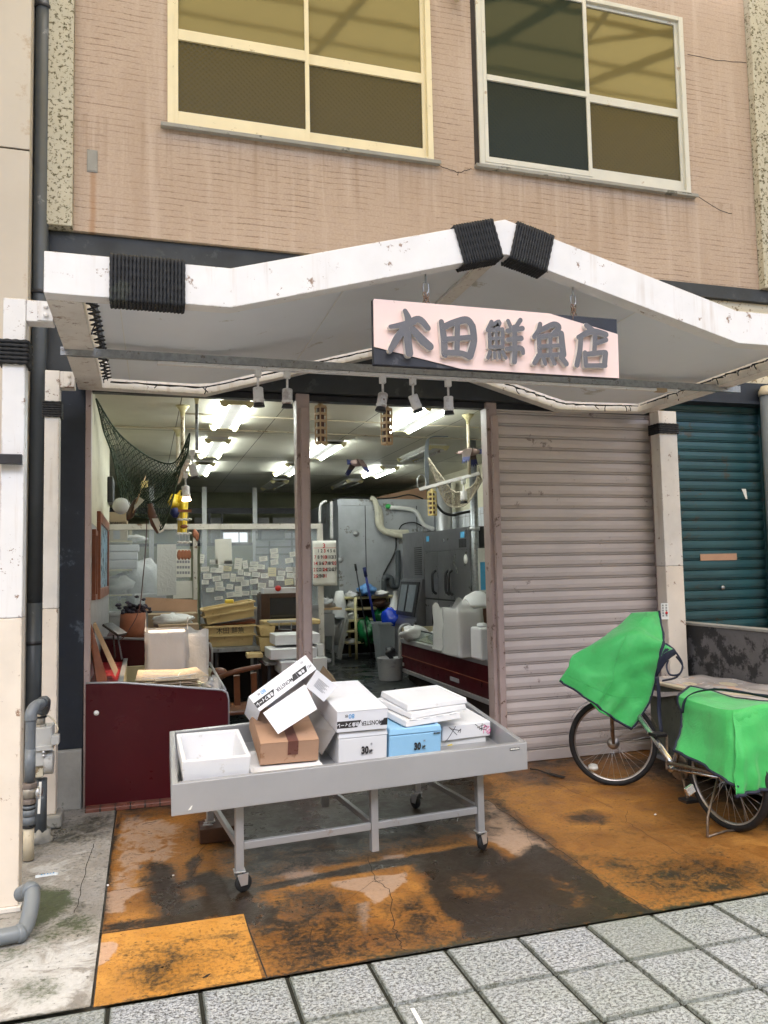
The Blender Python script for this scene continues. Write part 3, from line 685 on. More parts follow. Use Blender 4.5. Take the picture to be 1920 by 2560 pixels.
mb = MB(); mb.box(4.5, 5.72, 6.0, 6.18, 3.12, 3.327); mb.box(4.5, 5.72, 5.97, 6.0, 3.12, 3.15); mb.build('lintel_beam', 'navy_paint', shop)
# left jamb wall in dark blue paint over a bare concrete foot
mb = MB(); mb.box(-.72, -.425, 6.08, 6.25, .42, 3.048); mb.build('jamb_wall', 'navy_paint', shop, bevel=.004)
mb = MB(); mb.box(-.76, -.43, 6.04, 6.25, 0, .418); mb.build('jamb_foot', 'bare_concrete', shop, bevel=.012)
# pink steel frames of the opening
def jamb(name, x0, x1, yf=6.08, z1=3.046, chan=None):
    mb = MB(); mb.box(x0, x1, yf, yf + .12, 0, z1)
    if chan: mb.box(chan[0], chan[1], yf - .045, yf, .0, z1 - .12)
    return mb.build(name, 'pink_steel', shop, bevel=.004)
jamb('left_frame', -.423, -.383); jamb('mullion', 1.137, 1.243, 6.07, 3.046, (1.163, 1.225)); jamb('right_frame', 2.775, 2.872, 6.08, 3.046, (2.806, 2.862))
mb = MB(); mb.box(-.38, 2.775, 6.09, 6.2, 3.05, 3.09); mb.box(-.38, 4.5, 6.12, 6.2, 3.0, 3.048, 0); mb.build('header_frame', 'dark_metal', shop)
def shutter(name, x0, x1, z0, z1, pitch, mat, parent, y=6.14, bottom=.09):
    prof = [(0, .010), (.03, .010), (.045, -.005), (.14, -.008), (.155, .006), (.195, .007), (.215, -.008), (.55, -.014), (.93, -.010), (.965, .004)]
    mb = MB(); rows = []; z = z0 + bottom
    while z < z1:
        for f, yy in prof: rows.append((z + f * pitch, y + yy))
        z += pitch
    vs = []; fs = []
    for zz, yy in rows: vs += [(x0, yy, zz), (x1, yy, zz)]
    for i in range(len(rows) - 1): fs.append((2 * i, 2 * i + 1, 2 * i + 3, 2 * i + 2))
    mb.add(vs, fs); o = mb.build(name, mat, parent)
    b = MB(); b.box(x0, x1, y - .02, y + .02, z0, z0 + bottom - .004); b.build('bottom_bar', mat, o, bevel=.004); return o
sh = shutter('roller_shutter', 2.874, 4.42, .004, 3.05, .1025, 'pink_shutter', shop)
sh['label'] = 'pinkish beige roller shutter pulled down'
mb = MB(); mb.box(4.422, 4.50, 6.07, 6.2, 0, 3.05); mb.build('shutter_guide', 'pink_steel', shop, bevel=.004)
# interior shell
mb = MB(); mb.box(-.72, -.40, 6.26, 9.5, 2.05, 3.12); mb.box(-.72, -.40, 6.26, 9.5, 0, 2.046, 1)
mb.box(-1.5, -1.4, 9.5, 14.8, 0, 3.12, 2); mb.box(-1.4, -.40, 9.502, 9.55, 0, 3.12, 0)
mb.box(-1.5, 4.75, 14.8, 14.95, 0, 3.12, 2); mb.build('interior_wall', ['cream_wall', 'grey_board', 'dull_olive'], shop)
mb = MB(); mb.box(4.6, 4.75, 6.26, 14.8, 2.5, 3.12, 0); mb.box(4.6, 4.75, 6.26, 14.8, 0, 2.498, 1)
for k in range(12): mb.box(4.597, 4.6, 6.3, 14.8, .2 + k * .2, .204 + k * .2, 2)
for k in range(60): mb.box(4.597, 4.6, 6.3 + k * .14, 6.304 + k * .14, .0, 2.49, 2)
mb.build('tiled_wall', ['cream_wall', 'white_tile', 'bare_concrete'], shop)
mb = MB(); mb.box(-1.5, 4.75, 6.2, 14.95, 3.12, 3.2); mb.build('ceiling', 'ceiling_panels', shop)
mb = MB(); mb.box(-.40, 4.6, 6.22, 6.36, 3.04, 3.118); mb.build('ceiling_beam', 'cream_wall', shop, bevel=.003)
mb = MB(); mb.box(-.72, 6.0, 6.2, 6.22, 3.05, 7.6); mb.box(-.72, 6.0, 6.22, 8.5, 7.5, 7.6); mb.build('backing_wall', 'dull_olive', shop)
mb = MB(); mb.box(2.88, 4.6, 6.24, 6.26, 0, 3.04); mb.build('shutter_inner_wall', 'dull_olive', shop)
# windows upstairs
def window(w, mid, mid_r, bars, panes, fr, sill, deep, label):
    x0, x1, z0, z1 = w; f = MB(); t = .048
    f.box(x0, x0 + t, YW - .02, YW + .06, z0, z1); f.box(x1 - t, x1, YW - .02, YW + .06, z0, z1); f.box(x0 + t, x1 - t, YW - .02, YW + .06, z0, z0 + .035); f.box(x0 + t, x1 - t, YW - .02, YW + .06, z1 - .04, z1)
    o = f.build('window', fr, shop, bevel=.003); o['label'] = label
    s = MB(); s.box(x0 - .05, x1 + .05, YW - .055, YW + .01, z0 - .026, z0 - .002); s.box(x0 - .05, x1 + .05, YW - .060, YW - .048, z0 - .034, z0 - .010); s.build('sill', sill, o, bevel=.002)
    for (a, b, zb0, zb1, zbar, bh, yy, up, lo, bot) in panes:
        m = MB(); sw = .035
        m.box(a, a + sw, yy, yy + .03, zb0, zb1); m.box(b - sw, b, yy, yy + .03, zb0, zb1); m.box(a + sw, b - sw, yy + .001, yy + .029, zb0, zb0 + bot); m.box(a + sw, b - sw, yy + .001, yy + .029, zb1 - .03, zb1); m.box(a + sw, b - sw, yy - .004, yy + .029, zbar, zbar + bh)
        m.build('sash', fr, o, bevel=.002)
        g = MB(); g.box(a + sw, b - sw, yy + .014, yy + .018, zbar + bh, zb1 - .03); g.build('pane', up, o)
        g = MB(); g.box(a + sw, b - sw, yy + .014, yy + .018, zb0 + bot, zbar); g.build('pane', lo, o)
    return o
window(w1, 1.24, 0, 0, [(.20, 1.262, 5.097, 6.79, 5.755, .086, 5.985, 'plain_pane', 'figured_glass', .085), (1.215, 2.274, 5.097, 6.79, 5.755, .086, 6.017, 'plain_pane', 'figured_glass', .085)], 'window_white_warmed', 'bare_concrete', .1, 'white framed sliding window with warm light painted in and patterned lower panes')
window(w2, 3.8, 0, 0, [(2.792, 3.84, 5.12, 6.79, 5.86, .05, 5.975, 'screen_pane', 'screen_pane_low', .05), (3.80, 4.845, 5.12, 6.79, 5.845, .075, 6.010, 'plain_pane', 'figured_glass', .10)], 'window_alu', 'bare_concrete', .1, 'sliding window with an insect screen over its left half')
mb = MB(); mb.box(2.70, 2.743, YW - .003, YW + .0, 5.085, 6.83); mb.build('open_gap', 'dark_gap', shop)

# ================================================================== neighbours
nb = thing('neighbour_building', 'cream panelled side wall of the building left of the downpipe', 'building', (-1.2, 5.7, 0))
mb = MB()
px = [(-3.5, 4.2), (-3.5, 6.2)]
xe = P(75, 300, Y=5.8).x; mb.box(-4.0, xe, 5.80, 6.3, .0, 4.62); mb.box(-4.0, xe, 5.80, 6.3, 4.632, 7.6); mb.box(-4.0, xe - .005, 5.81, 6.3, 4.60, 4.64, 1)
mb.build('panel_wall', ['neighbour_wall', 'dark_gap'], nb, bevel=.004)
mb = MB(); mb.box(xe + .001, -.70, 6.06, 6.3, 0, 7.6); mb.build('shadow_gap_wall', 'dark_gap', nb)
nr = thing('neighbour_shop', 'shuttered shop next door with a worn teal roller shutter', 'shop', (5.2, 6.1, 0))
ts = shutter('teal_shutter', 4.60, 5.655, .004, 3.12, .0925, 'teal_shutter', nr)
p = P(1807, 1469, Y=6.12); mb = MB(); mb.box(p.x - .012, p.x + .012, 6.118, 6.126, p.z - .012, p.z + .012); mb.tube([(p.x, 6.124, p.z), (p.x, 6.112, p.z)], .02, 14); mb.build('lock', 'galv_steel', ts)
a, b = P(1751, 1385, Y=6.12), P(1843, 1400, Y=6.12); mb = MB(); mb.box(a.x, b.x, 6.122, 6.126, min(a.z, b.z), max(a.z, b.z)); mb.build('tape_strip', 'carton', ts)
a = P(1862, 1234, Y=6.12); mb = MB(); mb.prism([(-.03, .045), (.02, .045), (.03, -.05), (.012, -.05)], frame((a.x, 6.126, a.z), (1, 0, 0), (0, 0, 1)), .002); mb.build('paper_scrap', 'paper', ts)
mb = MB(); mb.box(5.657, 5.70, 6.05, 6.2, 0, 3.118); mb.build('shutter_guide', 'teal_shutter', nr)
mb = MB(); mb.box(5.70, 7.5, 6.1, 6.3, 0, 7.6); mb.build('side_wall', 'pillar_cream', nr)

# arcade roof over the street (seen in the upstairs panes) and the shops across the street
ar = thing('arcade_roof', 'yellowed translucent arcade roof on dark steel trusses above the street', 'roof', (0, 3, 8))
mb = MB(); mb.quad((-26, 5.7, 7.75), (26, 5.7, 7.75), (26, -1.2, 10.56), (-26, -1.2, 10.56)); mb.build('roof_sheet', 'arcade_sheet', ar); mb = MB(); mb.quad((-26, -1.21, 10.57), (26, -1.21, 10.57), (26, -3.4, 11.45), (-26, -3.4, 11.45)); mb.build('roof_sheet', 'arcade_sheet_pale', ar)
mb = MB()
for i in range(-12, 13):
    x = i * 2.1 + .4; mb.bar((x, 5.75, 7.55), (x, -3.4, 11.3), .06, .10); mb.bar((x, 5.75, 7.45), (x + 1.05, 3.2, 8.65), .05); mb.bar((x + 1.05, 3.2, 8.65), (x + 2.1, 5.75, 7.45), .05)
for y, z in ((5.6, 7.68), (4.1, 8.25), (2.6, 8.85), (1.2, 9.45)): mb.bar((-26, y, z), (26, y, z), .04, .05)
mb.build('steel_truss', 'brown_steel', ar)
op = thing('opposite_building', 'plain pale row of shops across the arcade street', 'building', (2, -6.3, 0))
mb = MB(); mb.box(-26, 26, -6.6, -6.3, 3.2, 7.6); mb.build('upper_front', 'neighbour_wall', op); mb = MB(); mb.box(-26, 26, -6.6, -6.4, 0, 3.2); mb.build('shutter_front', 'bare_concrete', op)

# ================================================================== THE CANOPY
cp = thing('canopy', 'white gabled steel shop canopy bound with black rope', 'canopy', (1.9, 5, 0))
YF, YB = 3.95, 6.03
front = [(-.465, 3.192), (.412, 3.188), (1.955, 3.618), (3.525, 3.207), (4.32, 3.207)]
back = [(-.47, 3.19), (.43, 3.175), (1.91, 3.59), (3.40, 3.175), (4.30, 3.19)]
def gable_beam(name, pl, y0, y1, h, mat):
    mb = MB(); n = len(pl); top = pl; bot = [(x, z - h) for x, z in pl]
    for i in range(n - 1):
        (xa, za), (xb, zb) = top[i], top[i + 1]; (xc, zc), (xd, zd) = bot[i], bot[i + 1]
        mb.add([(xa, y0, za), (xb, y0, zb), (xd, y0, zd), (xc, y0, zc), (xa, y1, za), (xb, y1, zb), (xd, y1, zd), (xc, y1, zc)], [(3, 2, 1, 0), (4, 5, 6, 7), (0, 1, 5, 4), (2, 3, 7, 6)])
    for i, r in ((0, 1), (n - 1, 0)):
        x, z = top[i]; q = [(x, y0, z), (x, y1, z), (x, y1, z - h), (x, y0, z - h)]; mb.add(q, [(0, 1, 2, 3) if r else (3, 2, 1, 0)])
    return mb.build(name, mat, cp, bevel=.004, merge=True)
gable_beam('front_beam', front, YF, YF + .10, .205, 'white_paint')
gable_beam('rear_beam', back, YB - .10, YB, .20, 'white_paint_old')
mb = MB(); mb.box(-.465, -.30, YF + .101, YB - .101, 2.985, 3.185); mb.build('side_beam', 'white_paint_old', cp, bevel=.004)
mb = MB(); mb.box(4.17, 4.31, YF + .101, YB - .101, 2.985, 3.185); mb.build('side_beam', 'white_paint_old', cp, bevel=.004)
mb = MB(); mb.bar((1.93, YF + .101, 3.48), (1.92, YB - .101, 3.45), .09, .09); mb.build('ridge_beam', 'white_paint_old', cp, bevel=.003)
# vinyl sheet stretched underneath, laced to the steel with black cord
sx = [-.25, .05, .42, .8, 1.2, 1.6, 1.88]; rows = []
def soff(x, y):
    pts = front if x <= 1.95 else front; z = np.interp(x, [p[0] for p in front], [p[1] for p in front])
    zb = np.interp(x, [p[0] for p in back], [p[1] for p in back]); f = (y - YF) / (YB - YF)
    return (z * (1 - f) + zb * f) - .145
xs = list(np.linspace(-.24, 1.90, 16)); xs2 = list(np.linspace(1.98, 4.13, 16)); ysh = list(np.linspace(YF + .101, YB - .17, 10))
mb = MB()
for X in (xs, xs2):
    mb.sheet([[(x, y, soff(x, y) - .018 * math.sin(math.pi * (y - ysh[0]) / (ysh[-1] - ysh[0])) * math.sin(math.pi * min(1, max(0, (x - X[0]) / (X[-1] - X[0]))))) for x in X] for y in ysh])
mb.build('canopy_sheet', 'vinyl_sheet', cp)
mb = MB()
for x in (-.13, 1.05, 2.9): mb.bar((x, YF + .11, soff(x, YF + .1) - .022), (x + .02, YB - .18, soff(x, YB - .17) - .008), .006, .003)
mb.build('sheet_seam', 'foam_old', cp)
def lacing(name, pts, side, step=.055):
    """a cord wound round an edge rail, with loose ends"""
    mb = MB(); q = []; i = 0; rnd = random.Random(len(pts) * 7 + int(pts[0][0] * 10)); side = Vector(side)
    L = [Vector(p) for p in pts]
    for a, b in zip(L, L[1:]):
        n = max(2, int((b - a).length / step))
        for k in range(n):
            c = a.lerp(b, k / n); s = 1 if i % 2 else -1; i += 1
            q.append(c + side * .028 * s + Vector((0, 0, -.006 + .004 * s + rnd.uniform(-.006, .004))))
            if rnd.random() < .22:
                e = c + Vector((rnd.uniform(-.03, .03), rnd.uniform(-.02, .02), -rnd.uniform(.02, .075))); mb.tube(spline([c, (c + e) / 2 + Vector((rnd.uniform(-.02, .02), 0, 0)), e], 3), .004, 5)
    mb.tube(spline(q, 2), .005, 6); mb.tube([p + Vector((0, 0, -.004)) for p in L], .004, 6); return mb.build(name, 'rope_black', cp)
lacing('lacing_cord', [(-.262, y, soff(-.26, y) - .008) for y in np.linspace(YF + .14, YB - .17, 14)], (1, 0, 0), .045)
lacing('lacing_cord', [(x, YB - .15, soff(x, YB - .15) - .012) for x in np.linspace(-.24, 1.85, 24)], (0, 1, 0), .08)
lacing('lacing_cord', [(x, YB - .15, soff(x, YB - .15) - .012) for x in np.linspace(2.0, 4.14, 24)], (0, 1, 0), .07)
lacing('lacing_cord', [(4.15, y, soff(4.14, y) - .008) for y in np.linspace(YF + .14, YB - .17, 14)], (1, 0, 0), .06)
# rope bindings on the front beam
def beam_wrap(xa, xb, turns):
    za = np.interp(xa, [p[0] for p in front], [p[1] for p in front]) - .1025; zb = np.interp(xb, [p[0] for p in front], [p[1] for p in front]) - .1025
    d = Vector((xb - xa, 0, zb - za)).normalized(); up = Vector((-d.z, 0, d.x))
    rope_wrap('rope_binding', (xa, YF + .05, za), (xb, YF + .05, zb), .05, .1025 * d.x + .002, (0, 1, 0), up, turns, (Vector((xb - xa, 0, zb - za)).length) / turns / 2 * 1.02, cp)
beam_wrap(-.170, .187, 20); beam_wrap(1.665, 1.905, 15); beam_wrap(2.00, 2.235, 15); beam_wrap(3.865, 4.2, 19)
# posts
def post(x0, x1, y0, y1, z1, zc, foot, bx, wrap, wmat, arm=True):
    mb = MB(); mb.box(x0, x1, y0, y1, foot, zc - .002, 1); mb.box(x0, x1, y0, y1, zc, z1, 0)
    o = mb.build('post', [wmat, 'cream_paint'], cp, bevel=.005)
    if arm:
        a = MB(); a.box(x1 + .001, bx, y0 + .004, y1 - .004, z1 - .115, z1 - .002); a.build('arm', wmat, o, bevel=.004)
        pl = MB(); pl.box(bx - .075, bx + .0, y0 - .007, y0 + .003, z1 - .11, z1 - .006)
        for zz in (z1 - .035, z1 - .08): pl.tube([(bx - .035, y0 - .007, zz), (bx - .035, y0 - .02, zz)], .013, 6)
        pl.build('bolt_plate', wmat, o, bevel=.002)
    xc, yc = (x0 + x1) / 2, (y0 + y1) / 2
    rope_wrap('rope_binding', (xc, yc, wrap[0]), (xc, yc, wrap[1]), (x1 - x0) / 2, (y1 - y0) / 2, (1, 0, 0), (0, 1, 0), wrap[2], (wrap[1] - wrap[0]) / wrap[2] / 2 * 1.03, o)
    return o
zc1 = P(30, 1545, Y=4.36).z
p1 = post(-.705, -.597, 4.36, 4.47, 3.085, zc1, .03, -.466, (P(40, 912, Y=4.36).z, P(40, 850, Y=4.36).z, 6), 'white_paint')
mb = MB(); mb.box(-.72, -.585, 4.345, 4.485, .007, .03); mb.build('base_plate', 'white_paint_old', p1, bevel=.003)
z = P(20, 1150, Y=4.36).z; mb = MB(); mb.bar((-.90, 4.33, z), (-.60, 4.33, z), .035, .05); mb.build('side_stub', 'dark_metal', p1, bevel=.003)
xl, xr = P(112, 980, Y=5.68).x, P(149, 980, Y=5.68).x
p2 = post(xl, xr, 5.68, 5.79, P(120, 925, Y=5.68).z, P(110, 1522, Y=5.68).z, .09, -.466, (P(130, 1043, Y=5.68).z, P(130, 1003, Y=5.68).z, 7), 'white_paint_old')
mb = MB(); mb.box(xl - .03, xr + .04, 5.645, 5.83, .006, .088); mb.build('concrete_foot', 'bare_concrete', p2, bevel=.015)
zr = P(1660, 1415, Y=5.93).z
p3 = post(4.36, 4.545, 5.90, 6.03, 3.0, zr, .0, 4.2, (P(1655, 1084, Y=5.9).z, P(1655, 1058, Y=5.9).z, 5), 'white_paint_old', arm=False)
# sticker on the right post
a, b = P(1659, 1508, Y=5.9), P(1671, 1548, Y=5.9); mb = MB(); mb.box(a.x - .03, a.x + .045, 5.896, 5.8985, b.z, a.z); stk = mb.build('sticker', 'paper', p3)
mb = MB(); rnd = random.Random(3)
for c_ in (-.012, .022):
    zz = a.z - .012
    while zz > b.z + .02:
        for k in range(3): mb.box(a.x + c_ - .010 + rnd.uniform(-.002, .002), a.x + c_ + .008, 5.8945, 5.896, zz - .003 - k * .0055, zz - k * .0055)
        zz -= .022
mb.build('sticker_print', 'ink_black', stk); mb = MB(); mb.tube([(a.x + .022, 5.896, b.z + .055), (a.x + .022, 5.8935, b.z + .055)], .013, 14); mb.build('sticker_seal', 'ink_red', stk)

# ================================================================== light rail, spotlights, sign
YR = 4.95
ra, rb = P(152, 879, Y=YR), P(1845, 963, Y=YR); zr_ = 2.955
rail = thing('light_rail', 'galvanised steel channel slung under the canopy with a white lighting track', 'rail', (1.9, YR, 2.95))
mb = MB(); mb.box(ra.x, rb.x, YR - .022, YR + .022, zr_ - .002, zr_ + .04); mb.box(ra.x, rb.x, YR - .024, YR - .0225, zr_ - .006, zr_ + .044); mb.build('channel', 'galv_steel', rail)
t0, t1 = P(393, 905, Y=YR).x, P(1692, 972, Y=YR).x
mb = MB(); mb.box(t0, t1, YR - .018, YR + .018, zr_ - .028, zr_ - .007); mb.build('track', 'white_paint', rail, bevel=.002)
mb = MB(); mb.box(t1 - .19, t1 - .10, YR - .020, YR + .020, zr_ - .031, zr_ - .004); mb.build('tape_patch', 'carton_tan', rail)
def spot(top, tilt, yaw, label, lit=False, mat='white_paint', scale=1.):
    t = thing('spotlight', label, 'spotlight', top, 'spotlights on the shop front'); top = Vector(top)
    mb = MB(); mb.box(top.x - .02, top.x + .02, top.y - .018, top.y + .018, top.z - .045, top.z); mb.tube([top - Vector((0, 0, .045)), top - Vector((0, 0, .125))], .008, 8); mb.build('stem', mat, t, bevel=.002)
    d = Vector((math.sin(tilt) * math.cos(yaw), math.sin(tilt) * math.sin(yaw), -math.cos(tilt))); x = d.orthogonal().normalized(); M = frame(top - Vector((0, 0, .125)), x, d.cross(x), d)
    mb = MB(); mb.lathe([(.028, -.012), (.033, -.006), (.033, .060), (.036, .064), (.036, .074), (.033, .078), (.033, .088)], M, 18); mb.build('lamp_head', mat, t)
    mb = MB(); mb.lathe([(.031, .088), (.038, .112)], M, 18); mb.build('shade', 'black_plastic' if not lit else 'bulb_warm', t)
    if lit:
        ld = bpy.data.lights.new('spotlight_beam', 'SPOT'); ld.energy = 48; ld.color = (1, .72, .48); ld.spot_size = R_(42); ld.spot_blend = .6; ld.shadow_soft_size = .03
        lo = bpy.data.objects.new('spotlight_beam', ld); COL.objects.link(lo); lo.matrix_world = Matrix.Translation(M @ Vector((0, 0, .13))); lo.rotation_euler = Vector((.17, .03, 1)).to_track_quat('Z', 'Y').to_euler()
    return t
zt = zr_ - .028
for px, tl, yw, lb in [(557, .05, 0, 'white spotlight pointing down, leftmost on the canopy rail'), (620, .02, 2, 'white spotlight pointing down, second from left on the canopy rail'), (826, .22, 3.6, 'white spotlight tilted back above the middle hanging strip'), (891, .38, .2, 'white spotlight tilted most, between two others on the rail'), (967, .04, 1, 'white spotlight pointing down, rightmost on the canopy rail')]:
    spot((P(px * 1.15732, 925, Y=YR).x, YR, zt), tl, yw, lb)
sg = thing('shop_sign', 'pale pink hanging signboard with raised grey brush lettering and dark corners', 'sign', (1.95, 4.02, 2.93))
SX0, SX1, SZ0, SZ1 = 1.182, 2.708, 2.752, 3.116
mb = MB(); mb.box(SX0, SX1, 4.02, 4.06, SZ0, SZ1); mb.build('board', 'sign_navy', sg, bevel=.004)
W_, H_ = SX1 - SX0, SZ1 - SZ0
poly = [(0, .265 * H_), (.335 * W_, 0.002), (W_ - .006, .002), (W_ - .002, .74 * H_), (.70 * W_, H_ - .002), (.006, H_ - .002), (0.001, H_ - .01)]
mb = MB(); mb.prism(poly, frame((SX0, 4.0195, SZ0), (1, 0, 0), (0, 0, 1)), .006); mb.build('face_panel', 'sign_pink', sg)
STROKES = [
 [[(145, 200, 26), (250, 182, 42), (330, 152, 44), (388, 208, 36)], [(240, 98, 30), (262, 160, 46), (256, 260, 48), (268, 372, 48)], [(240, 205, 40), (190, 272, 46), (147, 348, 34)], [(288, 215, 42), (350, 285, 54), (400, 328, 50)]],
 [[(475, 168, 34), (490, 270, 42), (496, 378, 42)], [(490, 200, 38), (560, 172, 42), (640, 156, 46), (678, 200, 42)], [(675, 195, 46), (685, 290, 44), (660, 388, 46)], [(578, 185, 36), (575, 370, 36)], [(490, 282, 32), (680, 268, 34)], [(500, 368, 36), (600, 372, 36), (658, 394, 38)]],
 [[(800, 168, 28), (775, 222, 28)], [(795, 196, 26), (850, 168, 30), (835, 212, 26)], [(785, 222, 26), (790, 335, 26)], [(785, 224, 24), (870, 216, 24)], [(870, 216, 26), (872, 335, 26)], [(830, 222, 20), (830, 338, 20)], [(788, 278, 19), (870, 272, 19)], [(785, 334, 22), (875, 328, 22)], [(788, 365, 27), (775, 402, 24)], [(815, 368, 22), (818, 402, 20)], [(845, 365, 22), (850, 402, 20)], [(868, 362, 24), (890, 402, 24)],
  [(905, 164, 28), (925, 208, 28)], [(985, 158, 30), (950, 210, 28)], [(900, 228, 30), (998, 212, 32)], [(905, 286, 30), (990, 276, 34)], [(895, 346, 30), (985, 340, 34), (1002, 372, 26)], [(945, 205, 36), (948, 330, 36), (945, 428, 34)]],
 [[(1115, 182, 30), (1105, 225, 34), (1076, 265, 30)], [(1112, 225, 32), (1200, 185, 38), (1236, 205, 38), (1195, 250, 30)], [(1105, 268, 32), (1112, 385, 32)], [(1105, 268, 32), (1240, 244, 32)], [(1250, 245, 42), (1264, 380, 44)], [(1180, 258, 28), (1180, 388, 28)], [(1110, 328, 26), (1256, 320, 26)], [(1100, 387, 30), (1266, 380, 30)], [(1095, 405, 36), (1076, 436, 30)], [(1136, 408, 30), (1146, 440, 28)], [(1190, 404, 30), (1206, 438, 30)], [(1248, 396, 38), (1282, 440, 36)]],
 [[(1415, 192, 36), (1452, 222, 42)], [(1362, 268, 30), (1450, 230, 42), (1540, 250, 40)], [(1378, 262, 36), (1372, 350, 36), (1352, 448, 36)], [(1470, 262, 34), (1465, 368, 32)], [(1470, 308, 32), (1540, 284, 34)], [(1405, 368, 32), (1410, 452, 32)], [(1405, 378, 32), (1530, 366, 34)], [(1536, 370, 40), (1530, 450, 38)], [(1410, 452, 30), (1535, 452, 32)]]]
def cpt(x, y): return P(920 + x * .38577, 740 + y * .38577, Y=3.985)
for strokes in STROKES:
    mb = MB(); px_ = .38577 * 4.02 / FPX * 1.16
    for si, st_ in enumerate(strokes):
        q = spline([(cpt(x, y).x, cpt(x, y).z, w_ * px_ / 2) for x, y, w_ in st_], 6)
        L, Rr = [], []
        for i, p in enumerate(q):
            d = (q[min(i + 1, len(q) - 1)] - q[max(0, i - 1)]); d.z = 0; d.normalize(); L.append((p.x - d.y * p.z, p.y + d.x * p.z)); Rr.append((p.x + d.y * p.z, p.y - d.x * p.z))
        def cap(p, d0, r): return [(p.x + r * (d0.x * math.cos(a) - d0.y * math.sin(a)), p.y + r * (d0.y * math.cos(a) + d0.x * math.sin(a))) for a in np.linspace(-math.pi / 2, math.pi / 2, 7)[1:-1]]
        d1 = (q[-1] - q[-2]); d1.z = 0; d1.normalize(); d0 = (q[0] - q[1]); d0.z = 0; d0.normalize()
        mb.prism(Rr + cap(q[-1], d1, q[-1].z) + L[::-1] + cap(q[0], d0, q[0].z), frame((0, 4.0190, 0), (1, 0, 0), (0, 0, 1)), .036 + si * .00035, 0, 1)
    mb.build('raised_character', ['letter_grey', 'letter_side'], sg)
for px, py in [(919, 590), (1237, 622)]:
    cz = SZ1 + .0; q = P(px * 1.15732, py * 1.15732, Y=4.03); mb = MB(); z = np.interp(q.x, [p[0] for p in front], [p[1] for p in front]) - .205
    mb.tube([(q.x, 4.03, z + .0), (q.x, 4.03, z - .05)], .006, 8)
    mb.tube(spline([(q.x - .012, 4.03, z - .05), (q.x - .016, 4.03, z - .09), (q.x, 4.03, z - .115), (q.x + .016, 4.03, z - .09), (q.x + .012, 4.03, z - .05)], 5), .004, 6); mb.build('hook', 'galv_steel', sg)
    mb = MB(); zz = z - .11; k = 0
    while zz > SZ1 - .012:
        a = Vector((1, 0, 0)) if k % 2 else Vector((.2, 1, 0)).normalized(); c = Vector((q.x, 4.03, zz - .013))
        mb.tube([c + a * (.008 * math.cos(u)) + Vector((0, 0, .018 * math.sin(u))) for u in np.linspace(0, 2 * math.pi, 12, endpoint=False)], .0035, 6, closed=True); zz -= .024; k += 1
        for s_ in (-1, 1):
            c2 = c + Vector((s_ * .012, .004 * s_, .006)); mb.tube([c2 + a.cross(Vector((0, 0, 1))) * (.007 * math.cos(u)) + Vector((0, 0, .014 * math.sin(u))) for u in np.linspace(0, 2 * math.pi, 10, endpoint=False)], .003, 5, closed=True)
    mb.build('chain', 'brown_steel', sg)
# ================================================================== DISPLAY TRAY ON WHEELS
FL, FR_, BL, BR = Vector((.122, 4.08, .615)), Vector((2.13, 4.235, .622)), Vector((.137, 4.93, .71)), Vector((2.11, 5.157, .742))
tr = thing('display_tray', 'stainless steel fish display tray on a castered frame, sloping towards the street', 'display table', (1.1, 4.6, 0))
def bil(u, v, n=0.0):
    p = FL.lerp(FR_, u).lerp(BL.lerp(BR, u), v); return p + TN * n
TU = (FR_ - FL).normalized(); TV0 = (BL - FL).normalized(); TN = TU.cross(TV0).normalized(); TV = TN.cross(TU).normalized()
rim = .032; ru, rv = rim / 2.01, rim / .9; dp = .155
mb = MB()
out = [bil(0, 0), bil(1, 0), bil(1, 1), bil(0, 1)]; inn = [bil(ru, rv), bil(1 - ru, rv), bil(1 - ru, 1 - rv), bil(ru, 1 - rv)]
lo = [p + Vector((0, 0, -dp)) for p in out]; fl = [p - TN * .115 for p in inn]; tv_ = out + inn + lo + fl
fs = []
for k in range(4):
    n_ = (k + 1) % 4
    fs += [(k, n_, 4 + n_, 4 + k), (8 + k, 8 + n_, n_, k), (4 + k, 4 + n_, 12 + n_, 12 + k)]
fs += [(12, 13, 14, 15), (11, 10, 9, 8)]
mb.add(tv_, fs); tray = mb.build('tray', 'stainless', tr, bevel=.004, merge=True)
mb = MB()
for k in (.33, .66): mb.bar(bil(k, .03, -.11), bil(k, .97, -.11), .01, .006, up=TN)
mb.build('tray_seam', 'stainless_dull', tray)
nb_ = bil(.958, 0) + Vector((0, -.002, -.028)); M = frame(nb_, TU, (0, 0, 1)); mb = MB(); mb.prism([(-.032, -.007), (.032, -.007), (.032, .007), (-.032, .007)], M, .002); bd = mb.build('name_badge', 'ink_black', tray)
text('badge_lettering', 'MARUZEN', frame(nb_ + Vector((0, -.0028, 0)), TU, (0, 0, 1)), .0125, 'paper', bd, sx=1.0, off=.0004)
mb = MB(); q = bil(.045, 0) + Vector((0, -.001, -.125)); mb.prism([(-.012, -.010), (.002, -.008), (.012, .012), (.004, .010)], frame(q, TU, (0, 0, 1)), .001); mb.build('paper_fleck', 'paper', tray)
fyaw = math.atan2(.126, 1.395); fu = Vector((math.cos(fyaw), math.sin(fyaw), 0)); fv = Vector((-math.sin(fyaw), math.cos(fyaw), 0)); fo = Vector((.465, 4.225, 0))
def F(u, v, z): q = fo + fu * u + fv * v; return Vector((q.x, q.y, z))
UB, VB = 1.41, .89
def traybot(p): return (FL.z - dp) + (p - FL).dot(Vector((0, 1, 0))) * .118 + (p.x - .12) * .004 - .002
mb_legs = []
